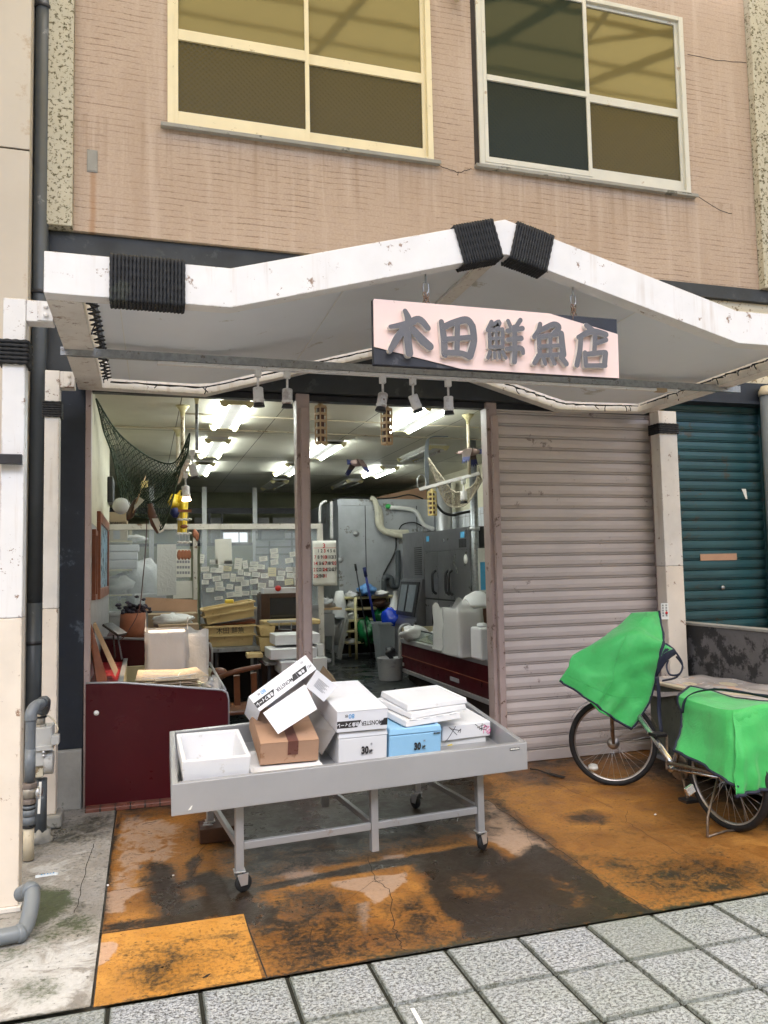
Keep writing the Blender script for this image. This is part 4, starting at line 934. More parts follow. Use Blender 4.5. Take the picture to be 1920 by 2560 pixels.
for (u, v, zb) in ((0, 0, .115), (UB, 0, .115), (0, VB, .115), (UB, VB, .115), (UB * .53, 0, .10), (UB * .53, VB, .10)):
    top = F(u, v, 0); zt_ = traybot(top); m = MB(); sl = -.0
    m.bar(F(u, v, zb), F(u, v, zt_), .042, .042, up=fu); lg = m.build('leg', 'stainless_dull', tr, bevel=.003)
    if zb > .11:
        c = MB(); c.box(-.03, .03, -.03, .03, zb - .006, zb, 0, Matrix.Translation(F(u, v, 0))); c.tube([F(u, v, zb - .006), F(u, v, zb - .022)], .012, 10)
        rr = random.uniform(0, 6.28) if v else (.35 if u < 1 else .6); sw = Vector((math.cos(rr), math.sin(rr), 0)); ax = Vector((-sw.y, sw.x, 0)); hub = F(u, v, .045) + sw * .022
        for s_ in (-1, 1): c.hexa([p for p in [hub + ax * s_ * .018 - sw * .022 + Vector((0, 0, -.008)), hub + ax * s_ * .018 + sw * .016 + Vector((0, 0, -.008)), hub + ax * s_ * .021 + sw * .016 + Vector((0, 0, -.008)), hub + ax * s_ * .021 - sw * .022 + Vector((0, 0, -.008))]] + [hub + ax * s_ * .018 - sw * .045 + Vector((0, 0, .052)), hub + ax * s_ * .018 + sw * .02 + Vector((0, 0, .052)), hub + ax * s_ * .021 + sw * .02 + Vector((0, 0, .052)), hub + ax * s_ * .021 - sw * .045 + Vector((0, 0, .052))])
        cs = c.build('caster', 'aluminium', lg, bevel=.0015)
        wv = MB(); wv.lathe([(.012, -.014), (.040, -.013), (.045, -.008), (.045, .008), (.040, .013), (.012, .014)], frame(hub, sw, (0, 0, 1), ax), 22); wv.build('caster_wheel', 'rubber', lg)
mb = MB()
mb.bar(F(.022, 0, .235), F(UB * .53 - .022, 0, .235), .028, .038); mb.bar(F(UB * .53 + .022, 0, .235), F(UB - .022, 0, .235), .028, .038); mb.bar(F(.022, VB, .235), F(UB - .022, VB, .235), .028, .038)
for u in (0, UB * .53, UB): mb.bar(F(u, .022, .235), F(u, VB - .022, .235), .026, .034)
mb.build('stretcher', 'stainless_dull', tr, bevel=.003)

def TM(u, v, n, yaw=0., roll=0., pitch=0.):     # a frame on the tray floor: u, v metres from its near left corner, n metres above the rim plane
    o = FL + TU * u + TV * v + TN * n
    return Matrix.Translation(o) @ frame((0, 0, 0), TU, TV) .to_3x3().to_4x4() @ Matrix.Rotation(yaw, 4, 'Z') @ Matrix.Rotation(pitch, 4, 'X') @ Matrix.Rotation(roll, 4, 'Y')
def loc_uv(p): d = Vector(p) - FL; return d.dot(TU), d.dot(TV), d.dot(TN)
def open_tub(mb, w, d, h, t, M, taper=.015, m=0, floor=None):
    floor = t if floor is None else floor
    ob = [(taper, taper, 0), (w - taper, taper, 0), (w - taper, d - taper, 0), (taper, d - taper, 0)]; ot = [(0, 0, h), (w, 0, h), (w, d, h), (0, d, h)]
    it = [(t, t, h), (w - t, t, h), (w - t, d - t, h), (t, d - t, h)]; k = taper + t; ib = [(k, k, floor), (w - k, k, floor), (w - k, d - k, floor), (k, d - k, floor)]
    vs = [M @ Vector(p) for p in ob + ot + it + ib]; fs = [(3, 2, 1, 0), (12, 13, 14, 15)]
    for i in range(4):
        j = (i + 1) % 4; fs += [(i, j, 4 + j, 4 + i), (4 + i, 4 + j, 8 + j, 8 + i), (8 + i, 8 + j, 12 + j, 12 + i)]
    mb.add(vs, fs, m); return mb
def lid_shape(mb, w, d, h, M, m=0, inset=.022, dpth=.006):
    ob = [(0, 0, 0), (w, 0, 0), (w, d, 0), (0, d, 0)]; ot = [(.006, .006, h), (w - .006, .006, h), (w - .006, d - .006, h), (.006, d - .006, h)]
    it = [(inset, inset, h), (w - inset, inset, h), (w - inset, d - inset, h), (inset, d - inset, h)]; ib = [(inset + .008, inset + .008, h - dpth), (w - inset - .008, inset + .008, h - dpth), (w - inset - .008, d - inset - .008, h - dpth), (inset + .008, d - inset - .008, h - dpth)]
    vs = [M @ Vector(p) for p in ob + ot + it + ib]; fs = [(3, 2, 1, 0), (12, 13, 14, 15)]
    for i in range(4):
        j = (i + 1) % 4; fs += [(i, j, 4 + j, 4 + i), (4 + i, 4 + j, 8 + j, 8 + i), (8 + i, 8 + j, 12 + j, 12 + i)]
    mb.add(vs, fs, m); return mb
def foam_single(name, label, cat, mat, build, group=None):
    mb = MB(); build(mb); o = mb.build(name, mat, bevel=.006, merge=True); return tag(o, label, cat, group)
GB = 'boxes piled in the display tray'
foam_single('foam_box', 'empty white foam box without a lid at the low left end of the tray', 'foam box', 'foam', lambda m: open_tub(m, .345, .46, .198, .022, TM(.058, .065, -.113, R_(-3.0))), GB)
foam_single('foam_lid', 'white foam lid lying flat under the brown carton', 'foam lid', 'foam', lambda m: lid_shape(m, .41, .36, .055, TM(.430, .17, -.113, R_(1))), GB)  # a loose lid from a foam box
# brown carton taped shut
cb = thing('carton', 'brown cardboard carton sealed with dark brown tape', 'carton', TM(.5, .3, -.055).to_translation(), GB)
Mc = TM(.497, .265, -.054, R_(-4), 0, R_(9)); cw, cd, ch = .325, .45, .125
mb = MB(); mb.box(0, cw, 0, cd, 0, ch, 0, Mc); mb.build('carton_body', 'carton', cb, bevel=.004)
mb = MB(); mb.box(.002, cw - .002, -.0015, .235, ch + .0004, ch + .003, 0, Mc); mb.box(.002, cw - .002, .238, cd - .002, ch + .0004, ch + .003, 0, Mc); mb.build('carton_flap', 'carton', cb)
mb = MB(); mb.box(.150, .208, -.0018, cd, ch + .0032, ch + .0042, 0, Mc); mb.box(.150, .208, -.0030, -.0016, ch - .075, ch + .0042, 0, Mc); mb.build('packing_tape', 'tape_brown', cb)
def carton_print(parent, M, w, h, part=(0, 1), hide80=False):
    """upside-down print on a carton's side; M: x along the side, y up it, z out"""
    U = M @ Matrix.Translation((w / 2, h / 2, .0006)) @ Matrix.Rotation(math.pi, 4, 'Z')
    mb = MB()
    mb.prism([(.025 * w, -.04 * h), (.50 * w, -.04 * h), (.50 * w, .30 * h), (.10 * w, .30 * h)], U, .0006)
    mb.build('printed_band', 'ink_black', parent); mb = MB(); mb.prism([(-.50 * w, -.04 * h), (-.43 * w, -.04 * h), (-.35 * w, .30 * h), (-.50 * w, .30 * h)], U, .0006); mb.build('printed_band', 'ink_black', parent)
    text('printed_lettering', 'MONSTER', U @ Matrix.Translation((-.19 * w, .13 * h, .0)), .30 * h, 'ink_black', parent, sx=.80, off=.0004)
    text('printed_lettering', '赤魚フィーレ', U @ Matrix.Translation((.285 * w, .13 * h, .0012)), .225 * h, 'white_carton', parent, sx=.82, off=.0006)
    if not hide80:
        text('printed_lettering', '80', U @ Matrix.Translation((.22 * w, -.27 * h, .0)), .30 * h, 'ink_blue', parent, off=.0005); text('printed_lettering', '枚', U @ Matrix.Translation((.32 * w, -.29 * h, .0)), .17 * h, 'ink_black', parent)
# white carton lying over the foam box
wc = thing('printed_carton', 'white printed carton lying flat on the thirty piece foam box', 'carton', (1.23, 4.8, .75), GB)
u, v, n_ = loc_uv(P(400 + 780 * .56661, 1600 + 408 * .56661, Y=4.40)); Mw = TM(u - .003, v - .01, n_ + .0, R_(-2), 0, R_(2)); w_, d_, h_ = .300, .58, .118
mb = MB(); mb.box(0, w_, 0, d_, 0, h_, 0, Mw); mb.build('carton_body', 'white_carton', wc, bevel=.003)
mb = MB(); mb.box(.001, w_ - .001, -.002, d_ / 2 - .001, h_ + .0004, h_ + .0028, 0, Mw); mb.box(.001, w_ - .001, d_ / 2 + .001, d_, h_ + .0004, h_ + .0028, 0, Mw); mb.build('carton_flap', 'white_carton', wc)
carton_print(wc, Mw @ frame((0, 0, 0), (1, 0, 0), (0, 0, 1)), w_, h_)
mb = MB(); q = Mw @ Matrix.Translation((-.001, 0, 0)); mb.add([q @ Vector(p) for p in [(0, .02, .0), (0, .52, .0), (-.085, .46, -.10), (-.075, .03, -.13)]], [(0, 1, 2, 3), (3, 2, 1, 0)]); mb.build('hanging_flap', 'carton_inside', wc, solid=.003)
fb = thing('foam_box', 'white foam box printed with 30 in black, under the flat white carton', 'foam box', (1.24, 4.8, .55), GB)
u, v, n_ = loc_uv(P(400 + 790 * .56661, 1600 + 410 * .56661, Y=4.40)); Mf = TM(u - .003, v + .0, -.113, R_(-1)); hf = n_ + .111; wf = .298
mb = MB(); mb.box(.003, wf - .003, .003, .42, 0, hf - .036, 0, Mf); mb.build('box_body', 'foam', fb, bevel=.006)
mb = MB(); lid_shape(mb, wf, .425, .033, Mf @ Matrix.Translation((0, 0, hf - .035))); mb.build('box_lid', 'foam', fb, bevel=.005)
def print30(parent, M, w, h):
    S = M @ frame((0, -.0008, 0), (1, 0, 0), (0, 0, 1))
    text('printed_lettering', '30', S @ Matrix.Translation((w * .53, h * .42, .0035)), .058, 'ink_black', parent, sx=.74, off=.0026); text('printed_lettering', '枚', S @ Matrix.Translation((w * .655, h * .37, .0035)), .026, 'ink_black', parent, off=.0006)
    text('printed_lettering', '個', S @ Matrix.Translation((w * .66, h * .60, .0035)), .012, 'ink_grey', parent)
print30(fb, Mf, wf, hf)
bb = thing('foam_box', 'pale blue foam box printed with 30 and closed by its blue lid', 'foam box', (1.57, 4.8, .55), GB)
u, v, n_ = loc_uv(P(400 + 1010 * .56661, 1600 + 395 * .56661, Y=4.42)); Mb = TM(u + .004, v + .005, -.113, R_(-1)); hb = n_ + .110; wb = .335
mb = MB(); mb.box(.003, wb - .003, .003, .40, 0, hb - .040, 0, Mb); mb.build('box_body', 'foam_blue', bb, bevel=.006)
mb = MB(); lid_shape(mb, wb, .405, .036, Mb @ Matrix.Translation((0, 0, hb - .038))); mb.build('box_lid', 'foam_blue', bb, bevel=.006)
print30(bb, Mb, wb, hb * .9); text('printed_lettering', 'ECONO', Mb @ frame((wb * .9, -.004, hb - .046), (1, 0, 0), (0, 0, 1)), .012, 'ink_black', bb, off=.0008)
mb = MB()
rf_u, rf_v, rf_n = loc_uv(P(400 + 1252 * .56661, 1600 + 447 * .56661, Y=4.58))
foam_single('foam_box', 'low white foam box with a yellow stain, under the scrawled one', 'foam box', 'foam_old', lambda m: m.box(0, .315, 0, .36, 0, rf_n + .112, 0, TM(rf_u - .015, rf_v + .02, -.113, R_(-1))), GB)
mb = MB(); mb.prism([(.02, rf_n + .045), (.05, rf_n + .035), (.075, rf_n + .05), (.06, rf_n + .085), (.03, rf_n + .08)], TM(rf_u - .015, rf_v + .02, -.113, R_(-1)) @ frame((0.02, -.0005, 0.0), (1, 0, 0), (0, 0, 1)), .0008); st = mb.build('yellow_stain', 'ink_yellow', [o for o in COL.objects if o.get('label', '').startswith('low white foam box')][0])
rf = foam_single('foam_box', 'white foam box with black and pink felt pen scrawls beside the lids', 'foam box', 'foam', lambda m: m.box(0, .335, 0, .37, 0, .092, 0, TM(rf_u - .01, rf_v + .0, rf_n, R_(1))), GB)
Mr = TM(rf_u - .01, rf_v, rf_n, R_(1)) @ frame((0, -.0008, 0), (1, 0, 0), (0, 0, 1)); mb = MB(); mp = MB()
m3 = MB()
for pts in ([(.045, .085), (.10, .03)], [(.09, .085), (.04, .015), (.02, .0)], [(.05, .075), (.12, .055)], [(.105, .045), (.125, .065), (.12, .04)]): m3.tube([Mr @ Vector((p.x, p.y, 0)) for p in spline([(a, b, 0) for a, b in pts], 4)], .0018, 5)
m3.build('felt_pen_mark', 'ink_black', rf)
for pts in ([(.225, .085), (.27, .05), (.31, .045)], [(.275, .085), (.27, .04)], [(.24, .06), (.29, .075), (.31, .055)], [(.255, .05), (.30, .06)]): mb.tube([Mr @ Vector((p.x, p.y, 0)) for p in spline([(a, b, 0) for a, b in pts], 4)], .0018, 5)
for pts in ([(.29, .07), (.285, .02)], [(.29, .065), (.325, .06), (.30, .04), (.33, .02)], [(.31, .03), (.335, .045), (.325, .015), (.305, .025)]): mp.tube([Mr @ Vector((p.x, p.y, 0)) for p in spline([(a, b, 0) for a, b in pts], 5)], .0018, 5)
mb.build('felt_pen_mark', 'ink_black', rf); mp.build('felt_pen_mark', 'ink_pink', rf)
for i, (c1, c2, z0, d_, hh, lb, notch) in enumerate([((1085, 405), (1360, 372), None, .40, .034, 'notched white foam lid, lowest of the three lids stacked on the blue box', True), ((1110, 358), (1398, 332), None, .40, .034, 'white foam lid in the middle of the three stacked on the blue box', False), ((1092, 328), (1383, 297), None, .36, .036, 'white foam lid with a sunken top, topmost of the three stacked lids', False)]):
    y_ = (4.44, 4.46, 4.50)[i]
    a, b = P(400 + c1[0] * .56661, 1600 + c1[1] * .56661, Y=y_), P(400 + c2[0] * .56661, 1600 + c2[1] * .56661, Y=y_)
    u, v, n_ = loc_uv(a); wl = (b - a).length; tilt = (-.012, .0, .006)[i]; yw = (R_(9), R_(12), R_(6))[i]
    ul, vl, nl = loc_uv(b); n_ = max(n_, hb - .113 + .002) if i == 0 else n_ ; n_ = n_ if i == 0 else max(n_, last_n + .036); last_n = n_
    Ml = TM(u, v, n_, yw)
    def bl(m, Ml=Ml, wl=wl, d_=d_, hh=hh, notch=notch):
        lid_shape(m, wl, d_, hh, Ml, inset=.03, dpth=.003 if not notch else .004)
        if notch:
            for k in range(4): m.box(.03 + k * wl * .24, .03 + k * wl * .24 + .05, .002, .018, hh - .001, hh + .005, 0, Ml)
    foam_single('foam_lid', lb, 'foam lid', 'foam', bl, GB)  # each one is a loose foam lid
# tilted, opened carton balanced on the brown one
tc = thing('printed_carton', 'opened white printed carton tipped on its corner on top of the brown one', 'carton', (.77, 4.5, .8), GB)
def g2(x, y, Y): return P(400 + x * .56661, 1600 + y * .56661, Y=Y)
A0, A1 = g2(440, 315, 4.43), g2(690, 128, 4.50); B0 = g2(408, 240, 4.47)
dx = (A1 - A0); wt = dx.length; up_ = (B0 - A0); ht = up_.length
Mt = frame(A0, dx, up_); zb = Vector((Mt[0][2], Mt[1][2], Mt[2][2])); dt = .40      # local: x along, y up the face, z towards the street
mb = MB(); t_ = .004
mb.box(0, wt, 0, ht, -t_, 0, 0, Mt); mb.box(0, wt, ht - t_, ht, -dt, -t_, 0, Mt); mb.box(0, t_, 0, ht - t_, -dt, -t_, 0, Mt); mb.box(wt - t_, wt, 0, ht - t_, -dt, -t_, 0, Mt); mb.box(t_, wt - t_, 0, ht - t_, -dt, -dt + t_, 0, Mt); mb.build('carton_body', 'white_carton', tc)
inv = Mt.inverted(); fl_ = [g2(455, 322, 4.43), g2(640, 196, 4.47), g2(693, 305, 4.36), g2(521, 415, 4.36)]
mb = MB(); mb.add(fl_, [(0, 3, 2, 1)]); mb.build('front_flap', 'white_carton', tc, solid=.004)
fl2 = [g2(642, 205, 4.47), g2(692, 132, 4.50), g2(782, 205, 4.56), g2(722, 272, 4.52)]
mb = MB(); mb.add(fl2, [(0, 3, 2, 1)]); f2 = mb.build('side_flap', 'white_carton', tc, solid=.004)
for pt, s_ in ((.30, 0), (.38, 0), (.46, 0), (.54, 0), (.62, 0), (.70, 0), (.78, 0)):
    pass
q0, q1, q3 = fl2[0], fl2[1], fl2[3]; n3 = (q1 - q0).cross(q3 - q0).normalized(); n3 = n3 if n3.y < 0 else -n3
mb = MB()
for k in range(8):
    s0 = .30 + k * .06; a = q0.lerp(q1, s0) + (q3 - q0) * .25 + n3 * .0032; b = q0.lerp(q1, s0) + (q3 - q0) * (.75 + .1 * math.sin(k * 2.1)) + n3 * .0032; mb.bar(a, b, .0022, .0008, up=n3)
mb.build('fine_print', 'ink_grey', f2)
carton_print(tc, Mt, wt * .72, ht); U = Mt @ Matrix.Translation((wt * .86, ht / 2, .0008)) @ Matrix.Rotation(math.pi, 4, 'Z')
mb = MB(); mb.prism([(-.02, -.04 * ht), (.055, -.04 * ht), (.055, .30 * ht), (-.005, .30 * ht)], U, .0006); mb.build('printed_band', 'ink_black', tc)
text('printed_lettering', '赤魚', U @ Matrix.Translation((.024, .13 * ht, .0012)), .2 * ht, 'white_carton', tc, off=.0006); text('printed_lettering', 'MO', U @ Matrix.Translation((-.032, .13 * ht, .0)), .24 * ht, 'ink_black', tc, sx=.7)
text('printed_lettering', '80', U @ Matrix.Translation((-.01, -.28 * ht, .0)), .2 * ht, 'ink_grey', tc)

# ================================================================== LEFT: pipes, meter, litter
def pipe(name, pts, r, mat, parent=None, n=14): mb = MB(); mb.tube(pts, r, n); return mb.build(name, mat, parent)
dpn = thing('downpipe', 'tall grey plastic downpipe in the gap left of the shop', 'pipe', (-.78, 5.99, 0))
pt, pb = P(105, 300, Y=5.97), P(82, 1700, Y=5.97); xa = (pt.x + pb.x) / 2
pipe('pipe_run', [(pt.x, 5.97, 7.6), (pt.x, 5.97, 3.4), (pb.x, 5.97, 1.45)], .052, 'pvc_grey_dark', dpn, 18); pipe('lower_run', [(pb.x, 5.97, 1.46), (pb.x, 5.97, .35)], .058, 'pvc_grey_dark', dpn, 18)
for py in (20, 733, 1607):
    q = P(100 if py < 1000 else 84, py, Y=5.97); mb = MB(); mb.lathe([(.054, -.012), (.062, -.012), (.062, .012), (.054, .012)], Matrix.Translation((pt.x if py < 1000 else pb.x, 5.97, q.z)), 18); mb.build('pipe_clamp', 'dark_metal', dpn)
rp = thing('downpipe', 'thick grey downpipe at the right of the teal shutter', 'pipe', (5.86, 5.95, 0))
q = P(1912, 985, Y=5.95); pipe('pipe_run', [(q.x + .02, 5.93, 0), (q.x + .02, 5.93, q.z)], .075, 'pvc_grey', rp, 20); mb = MB(); mb.lathe([(.076, -.02), (.086, -.02), (.086, .02), (.06, .07)], Matrix.Translation((q.x + .02, 5.93, q.z)), 20); mb.build('pipe_collar', 'pvc_cream', rp)
de = thing('drain_elbow', 'grey plastic drain pipe bending out at the foot of the front post', 'pipe', (-.66, 4.1, 0))
e = [P(52, 2235, Y=4.22), P(76, 2226, Y=4.16), P(80, 2250, Y=4.12), P(70, 2300, Y=4.05), P(55, 2335, Y=4.0), P(25, 2352, Y=3.98), P(-20, 2360, Y=3.97)]
e = [Vector((p.x, p.y, max(p.z, .048))) for p in e]; pipe('elbow_pipe', spline(e, 6), .036, 'pvc_grey', de, 16)
sp = spline(e, 6)
for i0, i1 in ((5, 9), (24, 28)): mb = MB(); mb.tube(sp[i0:i1], .041, 16); mb.build('pipe_socket', 'pvc_grey', de)
gm = thing('gas_meter', 'off white gas meter with a bent grey feed pipe and valve beside the post', 'gas meter', (-.64, 5.1, 0))
k_ = .226
def nn(x, y, Y): return P(x * k_, 1700 + y * k_, Y=Y)
pipe('cream_riser', [nn(315, 1985, 5.08), nn(318, 1630, 5.08)], .030, 'pvc_cream', gm); 
for ya, yb, rr, mt in ((1600, 1500, .034, 'pvc_grey'), (1500, 1430, .037, 'pvc_grey'), (1415, 1385, .034, 'pvc_grey')): pipe('pipe_union', [nn(320, ya, 5.08), nn(320, yb, 5.08)], rr, mt, gm)
for y_ in (1620, 1420, 1370): pipe('black_seal', [nn(320, y_ - 8, 5.08), nn(320, y_ + 8, 5.08)], .036, 'rubber', gm)
mb = MB(); c = nn(325, 1240, 5.08); mb.tube([nn(325, 1365, 5.08), nn(325, 1310, 5.08)], .040, 6); mb.build('valve_nut', 'valve_rust', gm, bevel=.003); mb = MB(); mb.tube([nn(328, 1195, 5.08), nn(328, 1135, 5.08)], .044, 6); vb = mb.build('valve_nut', 'valve_rust', gm, bevel=.003)
mb = MB(); mb.blob(c, .042, .042, .045, 8, rough=.03); mb.tube([c - Vector((.055, 0, 0)), c + Vector((.04, 0, 0))], .03, 12); mb.build('valve_body', 'brass_valve', gm)
mb = MB(); mb.lathe([(.0, .0), (.034, .0), (.036, .012), (.0, .014)], frame(c + Vector((.05, -.02, .0)), (0, 0, 1), (0, 1, 0), (1, -.35, 0)), 18); mb.build('valve_cap', 'aluminium', gm)
mb = MB(); mb.bar(c + Vector((.062, -.03, .06)), c + Vector((.055, -.03, -.12)), .014, .004, up=(0, 1, 0)); mb.build('meter_tag', 'paper', gm)
feed = [nn(328, 1120, 5.08), nn(335, 700, 5.08), nn(342, 440, 5.08), nn(350, 345, 5.09), nn(400, 280, 5.12), nn(450, 260, 5.2), nn(480, 235, 5.34), nn(490, 235, 5.40)]
pipe('feed_pipe', spline(feed, 6), .029, 'pvc_grey', gm); pipe('feed_pipe', [nn(330, 1120, 5.08), nn(334, 760, 5.08)], .0305, 'pvc_grey', gm)
pipe('pipe_elbow', spline([nn(342, 455, 5.08), nn(345, 370, 5.09), nn(385, 300, 5.12), nn(440, 270, 5.18)], 6), .035, 'pvc_grey', gm)
pipe('pipe_elbow', spline([nn(455, 262, 5.2), nn(490, 240, 5.32), nn(490, 290, 5.36), nn(470, 350, 5.38)], 6), .036, 'pvc_grey_dark', gm)
pipe('meter_union', [nn(455, 380, 5.38), nn(452, 520, 5.38)], .026, 'brass_valve', gm); pipe('union_ring', [nn(455, 395, 5.38), nn(455, 415, 5.38)], .034, 'rubber', gm); pipe('union_ring', [nn(450, 490, 5.38), nn(450, 525, 5.38)], .034, 'brass_valve', gm)
a, b = nn(385, 530, 5.34), nn(575, 740, 5.34); mb = MB(); mb.box(a.x - .04, b.x, 5.34, 5.50, b.z, a.z); mb.build('meter_head', 'gas_meter', gm, bevel=.008)
a2, b2 = nn(385, 735, 5.33), nn(585, 775, 5.33); mb = MB(); mb.box(a2.x - .04, b2.x, 5.325, 5.51, b2.z, a2.z); mb.build('meter_flange', 'gas_meter', gm, bevel=.003)
a3, b3 = nn(385, 775, 5.34), nn(500, 955, 5.34); mb = MB(); mb.box(a3.x - .04, b3.x, 5.34, 5.50, b3.z, a3.z - .001); mb.build('meter_body', 'gas_meter', gm, bevel=.01)
a4, b4 = nn(390, 960, 5.36), nn(480, 1075, 5.36); mb = MB(); mb.box(a4.x - .02, b4.x, 5.36, 5.48, b4.z, a4.z); mb.build('meter_foot', 'pillar_cream', gm, bevel=.006)
c = nn(505, 910, 5.40); a = nn(505, 780, 5.4); mb = MB(); mb.lathe([(.0, 0), ((a - c).length, 0), ((a - c).length, .05), (.0, .05)], frame(c + Vector((-.005, 0, 0)), (0, 1, 0), (0, 0, 1), (1, .0, 0)), 24); mb.build('meter_drum', 'gas_meter', gm, bevel=.004)
a, b = nn(565, 625, 5.30), nn(650, 715, 5.30); mb = MB(); mb.box(a.x, b.x, 5.30, 5.38, b.z, a.z); mb.build('counter_box', 'gas_meter', gm, bevel=.004)
pipe('sensor_wire', spline([nn(520, 390, 5.36), nn(590, 440, 5.33), nn(640, 540, 5.3), nn(610, 590, 5.3)], 6), .005, 'pvc_cream', gm, 6)
for x_, y_ in ((482, 800), (482, 838)): pipe('cover_bolt', [nn(x_, y_, 5.34), nn(x_, y_, 5.325)], .010, 'aluminium', gm, 8)
gp = thing('grey_pipe_stub', 'short dark grey pipe standing on the concrete behind the meter', 'pipe', (-.62, 5.45, 0))
pipe('pipe_run', [nn(435, 1760, 5.42), nn(445, 1090, 5.44)], .042, 'pvc_grey_dark', gp); mb = MB(); c = nn(440, 1790, 5.42); mb.blob((c.x, c.y, .02), .07, .07, .07, 8, rough=.3, flat=-.02); mb.build('mortar_collar', 'bare_concrete', gp)
lt = P(117, 2186, Z=.012); Ml = Matrix.Translation(lt) @ Matrix.Rotation(R_(6), 4, 'Z')
mb = MB(); nx_ = 12; pr = [(math.sin(i / (nx_) * math.pi) * .010 + .002 * math.sin(i * 5), -.014 + .028 * i / nx_) for i in range(nx_ + 1)]
mb.sheet([[Ml @ Vector((-.058 + .116 * j / 8, y, z - .008 + .002 * math.sin(j * 2.1))) for j in range(9)] for z, y in pr]); o = mb.build('litter_wrapper', 'litter_white', solid=.001); tag(o, 'crumpled white and blue plastic wrapper on the mossy concrete', 'wrapper')
mb = MB()
for j in range(5): mb.box(-.03 + j * .015, -.022 + j * .015, -.008 + .003 * (j % 2), .004, .0032, .004, 0, Ml)
mb.build('printed_marks', 'ink_blue', o)
rnd = random.Random(11)
for i, (px, py, s_, lb) in enumerate([(516, 2442, .016, 'dark dry leaf scrap on the painted orange patch'), (1638, 2038, .012, 'small white pebble of foam on the orange floor by the bicycle'), (433, 2190, .009, 'tiny white crumb on the bare concrete left of the tray caster'), (270, 2215, .010, 'tiny pale crumb at the edge of the painted floor')]):
    p = P(px, py, Z=0); mb = MB()
    if i == 0: mb.prism([(-.02, -.004), (.0, -.008), (.022, .003), (.004, .007)], frame((p.x, p.y, .003), (1, .5, 0), (-.5, 1, 0)), .0015)
    else: mb.blob((p.x, p.y, s_ * .4), s_ * .7, s_ * .5, s_ * .4, 5, rough=.3, seed=i)
    tag(mb.build('floor_scrap', 'dark_gap' if i == 0 else 'foam'), lb, 'scrap')
a, b = zp('G4', 541, 655, Z=.004), zp('G4', 572, 710, Z=.004); mb = MB(); mb.bar(a, b, .016, .006); tag(mb.build('white_strip', 'foam', bevel=.002), 'narrow white strip on the front pavers', 'strip')  # narrow white bar laid on the pavers
a, b = P(1325, 1922, Z=.012), P(1410, 1943, Z=.012); mb = MB(); mb.tube(spline([a, a.lerp(b, .25) + Vector((.01, .03, 0)), a.lerp(b, .5), b], 5), .006, 6); mb.bar(a.lerp(b, .55), b, .035, .008); tag(mb.build('brush_scrap', 'dark_gap'), 'dark flat stick lying on the floor before the pink shutter', 'stick')
bx = P(500, 2075, Z=0); mb = MB(); mb.box(bx.x - .02, bx.x + .20, 5.02, 5.20, .003, .09); tag(mb.build('brick_block', 'wood_dark', bevel=.006), 'dark brown block on the floor behind the tray legs', 'block')
mb = MB(); mb.box(-.40, .58, 5.93, 6.03, .001, .03); mb.build('tile_sill', 'red_floor_tile', shop, bevel=.004)

# ================================================================== RIGHT: stall, wall, bicycle
sl = thing('low_wall', 'low concrete partition wall with black peeling paint beside the teal shutter', 'wall', (4.62, 5.0, 0))
mb = MB(); mb.box(4.605, 4.70, 3.3, 6.10, 0, 1.095); mb.build('wall_panel', 'dark_wall', sl, bevel=.006); mb = MB(); mb.box(4.595, 4.71, 3.3, 6.10, 1.0955, 1.118); mb.build('wall_coping', 'bare_concrete', sl, bevel=.004)
fz_ = thing('chest_counter', 'low grey chest counter along the wall under a sheet of clear plastic', 'counter', (4.3, 4.8, 0))
mb = MB(); mb.box(4.0, 4.59, 3.4, 5.70, .10, .655); mb.build('counter_body', 'dark_concrete', fz_, bevel=.01)
mb = MB(); mb.box(3.985, 4.59, 3.38, 5.715, .656, .68); mb.build('counter_top', 'pvc_cream', fz_, bevel=.006)
mb = MB(); mb.box(4.0, 4.58, 3.4, 5.70, .06, .098); mb.build('counter_plinth', 'pvc_grey', fz_)
for y_ in (3.6, 4.9, 5.5): mb = MB(); mb.bar((4.05, y_, 0), (4.05, y_, .06), .05); mb.build('leg', 'dark_metal', fz_)
mb = MB(); rows = []
rnd = random.Random(5)
for i in range(26):
    r_ = []
    for j in range(16):
        x = 3.955 + .63 * j / 15; y = 3.36 + 2.37 * i / 25; z = .688 + .010 * math.sin(x * 19 + 3 * math.sin(y * 4)) + .008 * math.sin(y * 11 + x * 5) + rnd.uniform(-.003, .005)
        if j < 2: z -= (2 - j) * .05 + .02 * math.sin(y * 7); x += .01 * (2 - j)
        r_.append((x, y, z))
    rows.append(r_)
mb.sheet(rows); tag(mb.build('plastic_sheet', 'clear_film', solid=.001, sub=1), 'crinkled clear plastic sheet spread over the grey chest counter', 'plastic sheet')

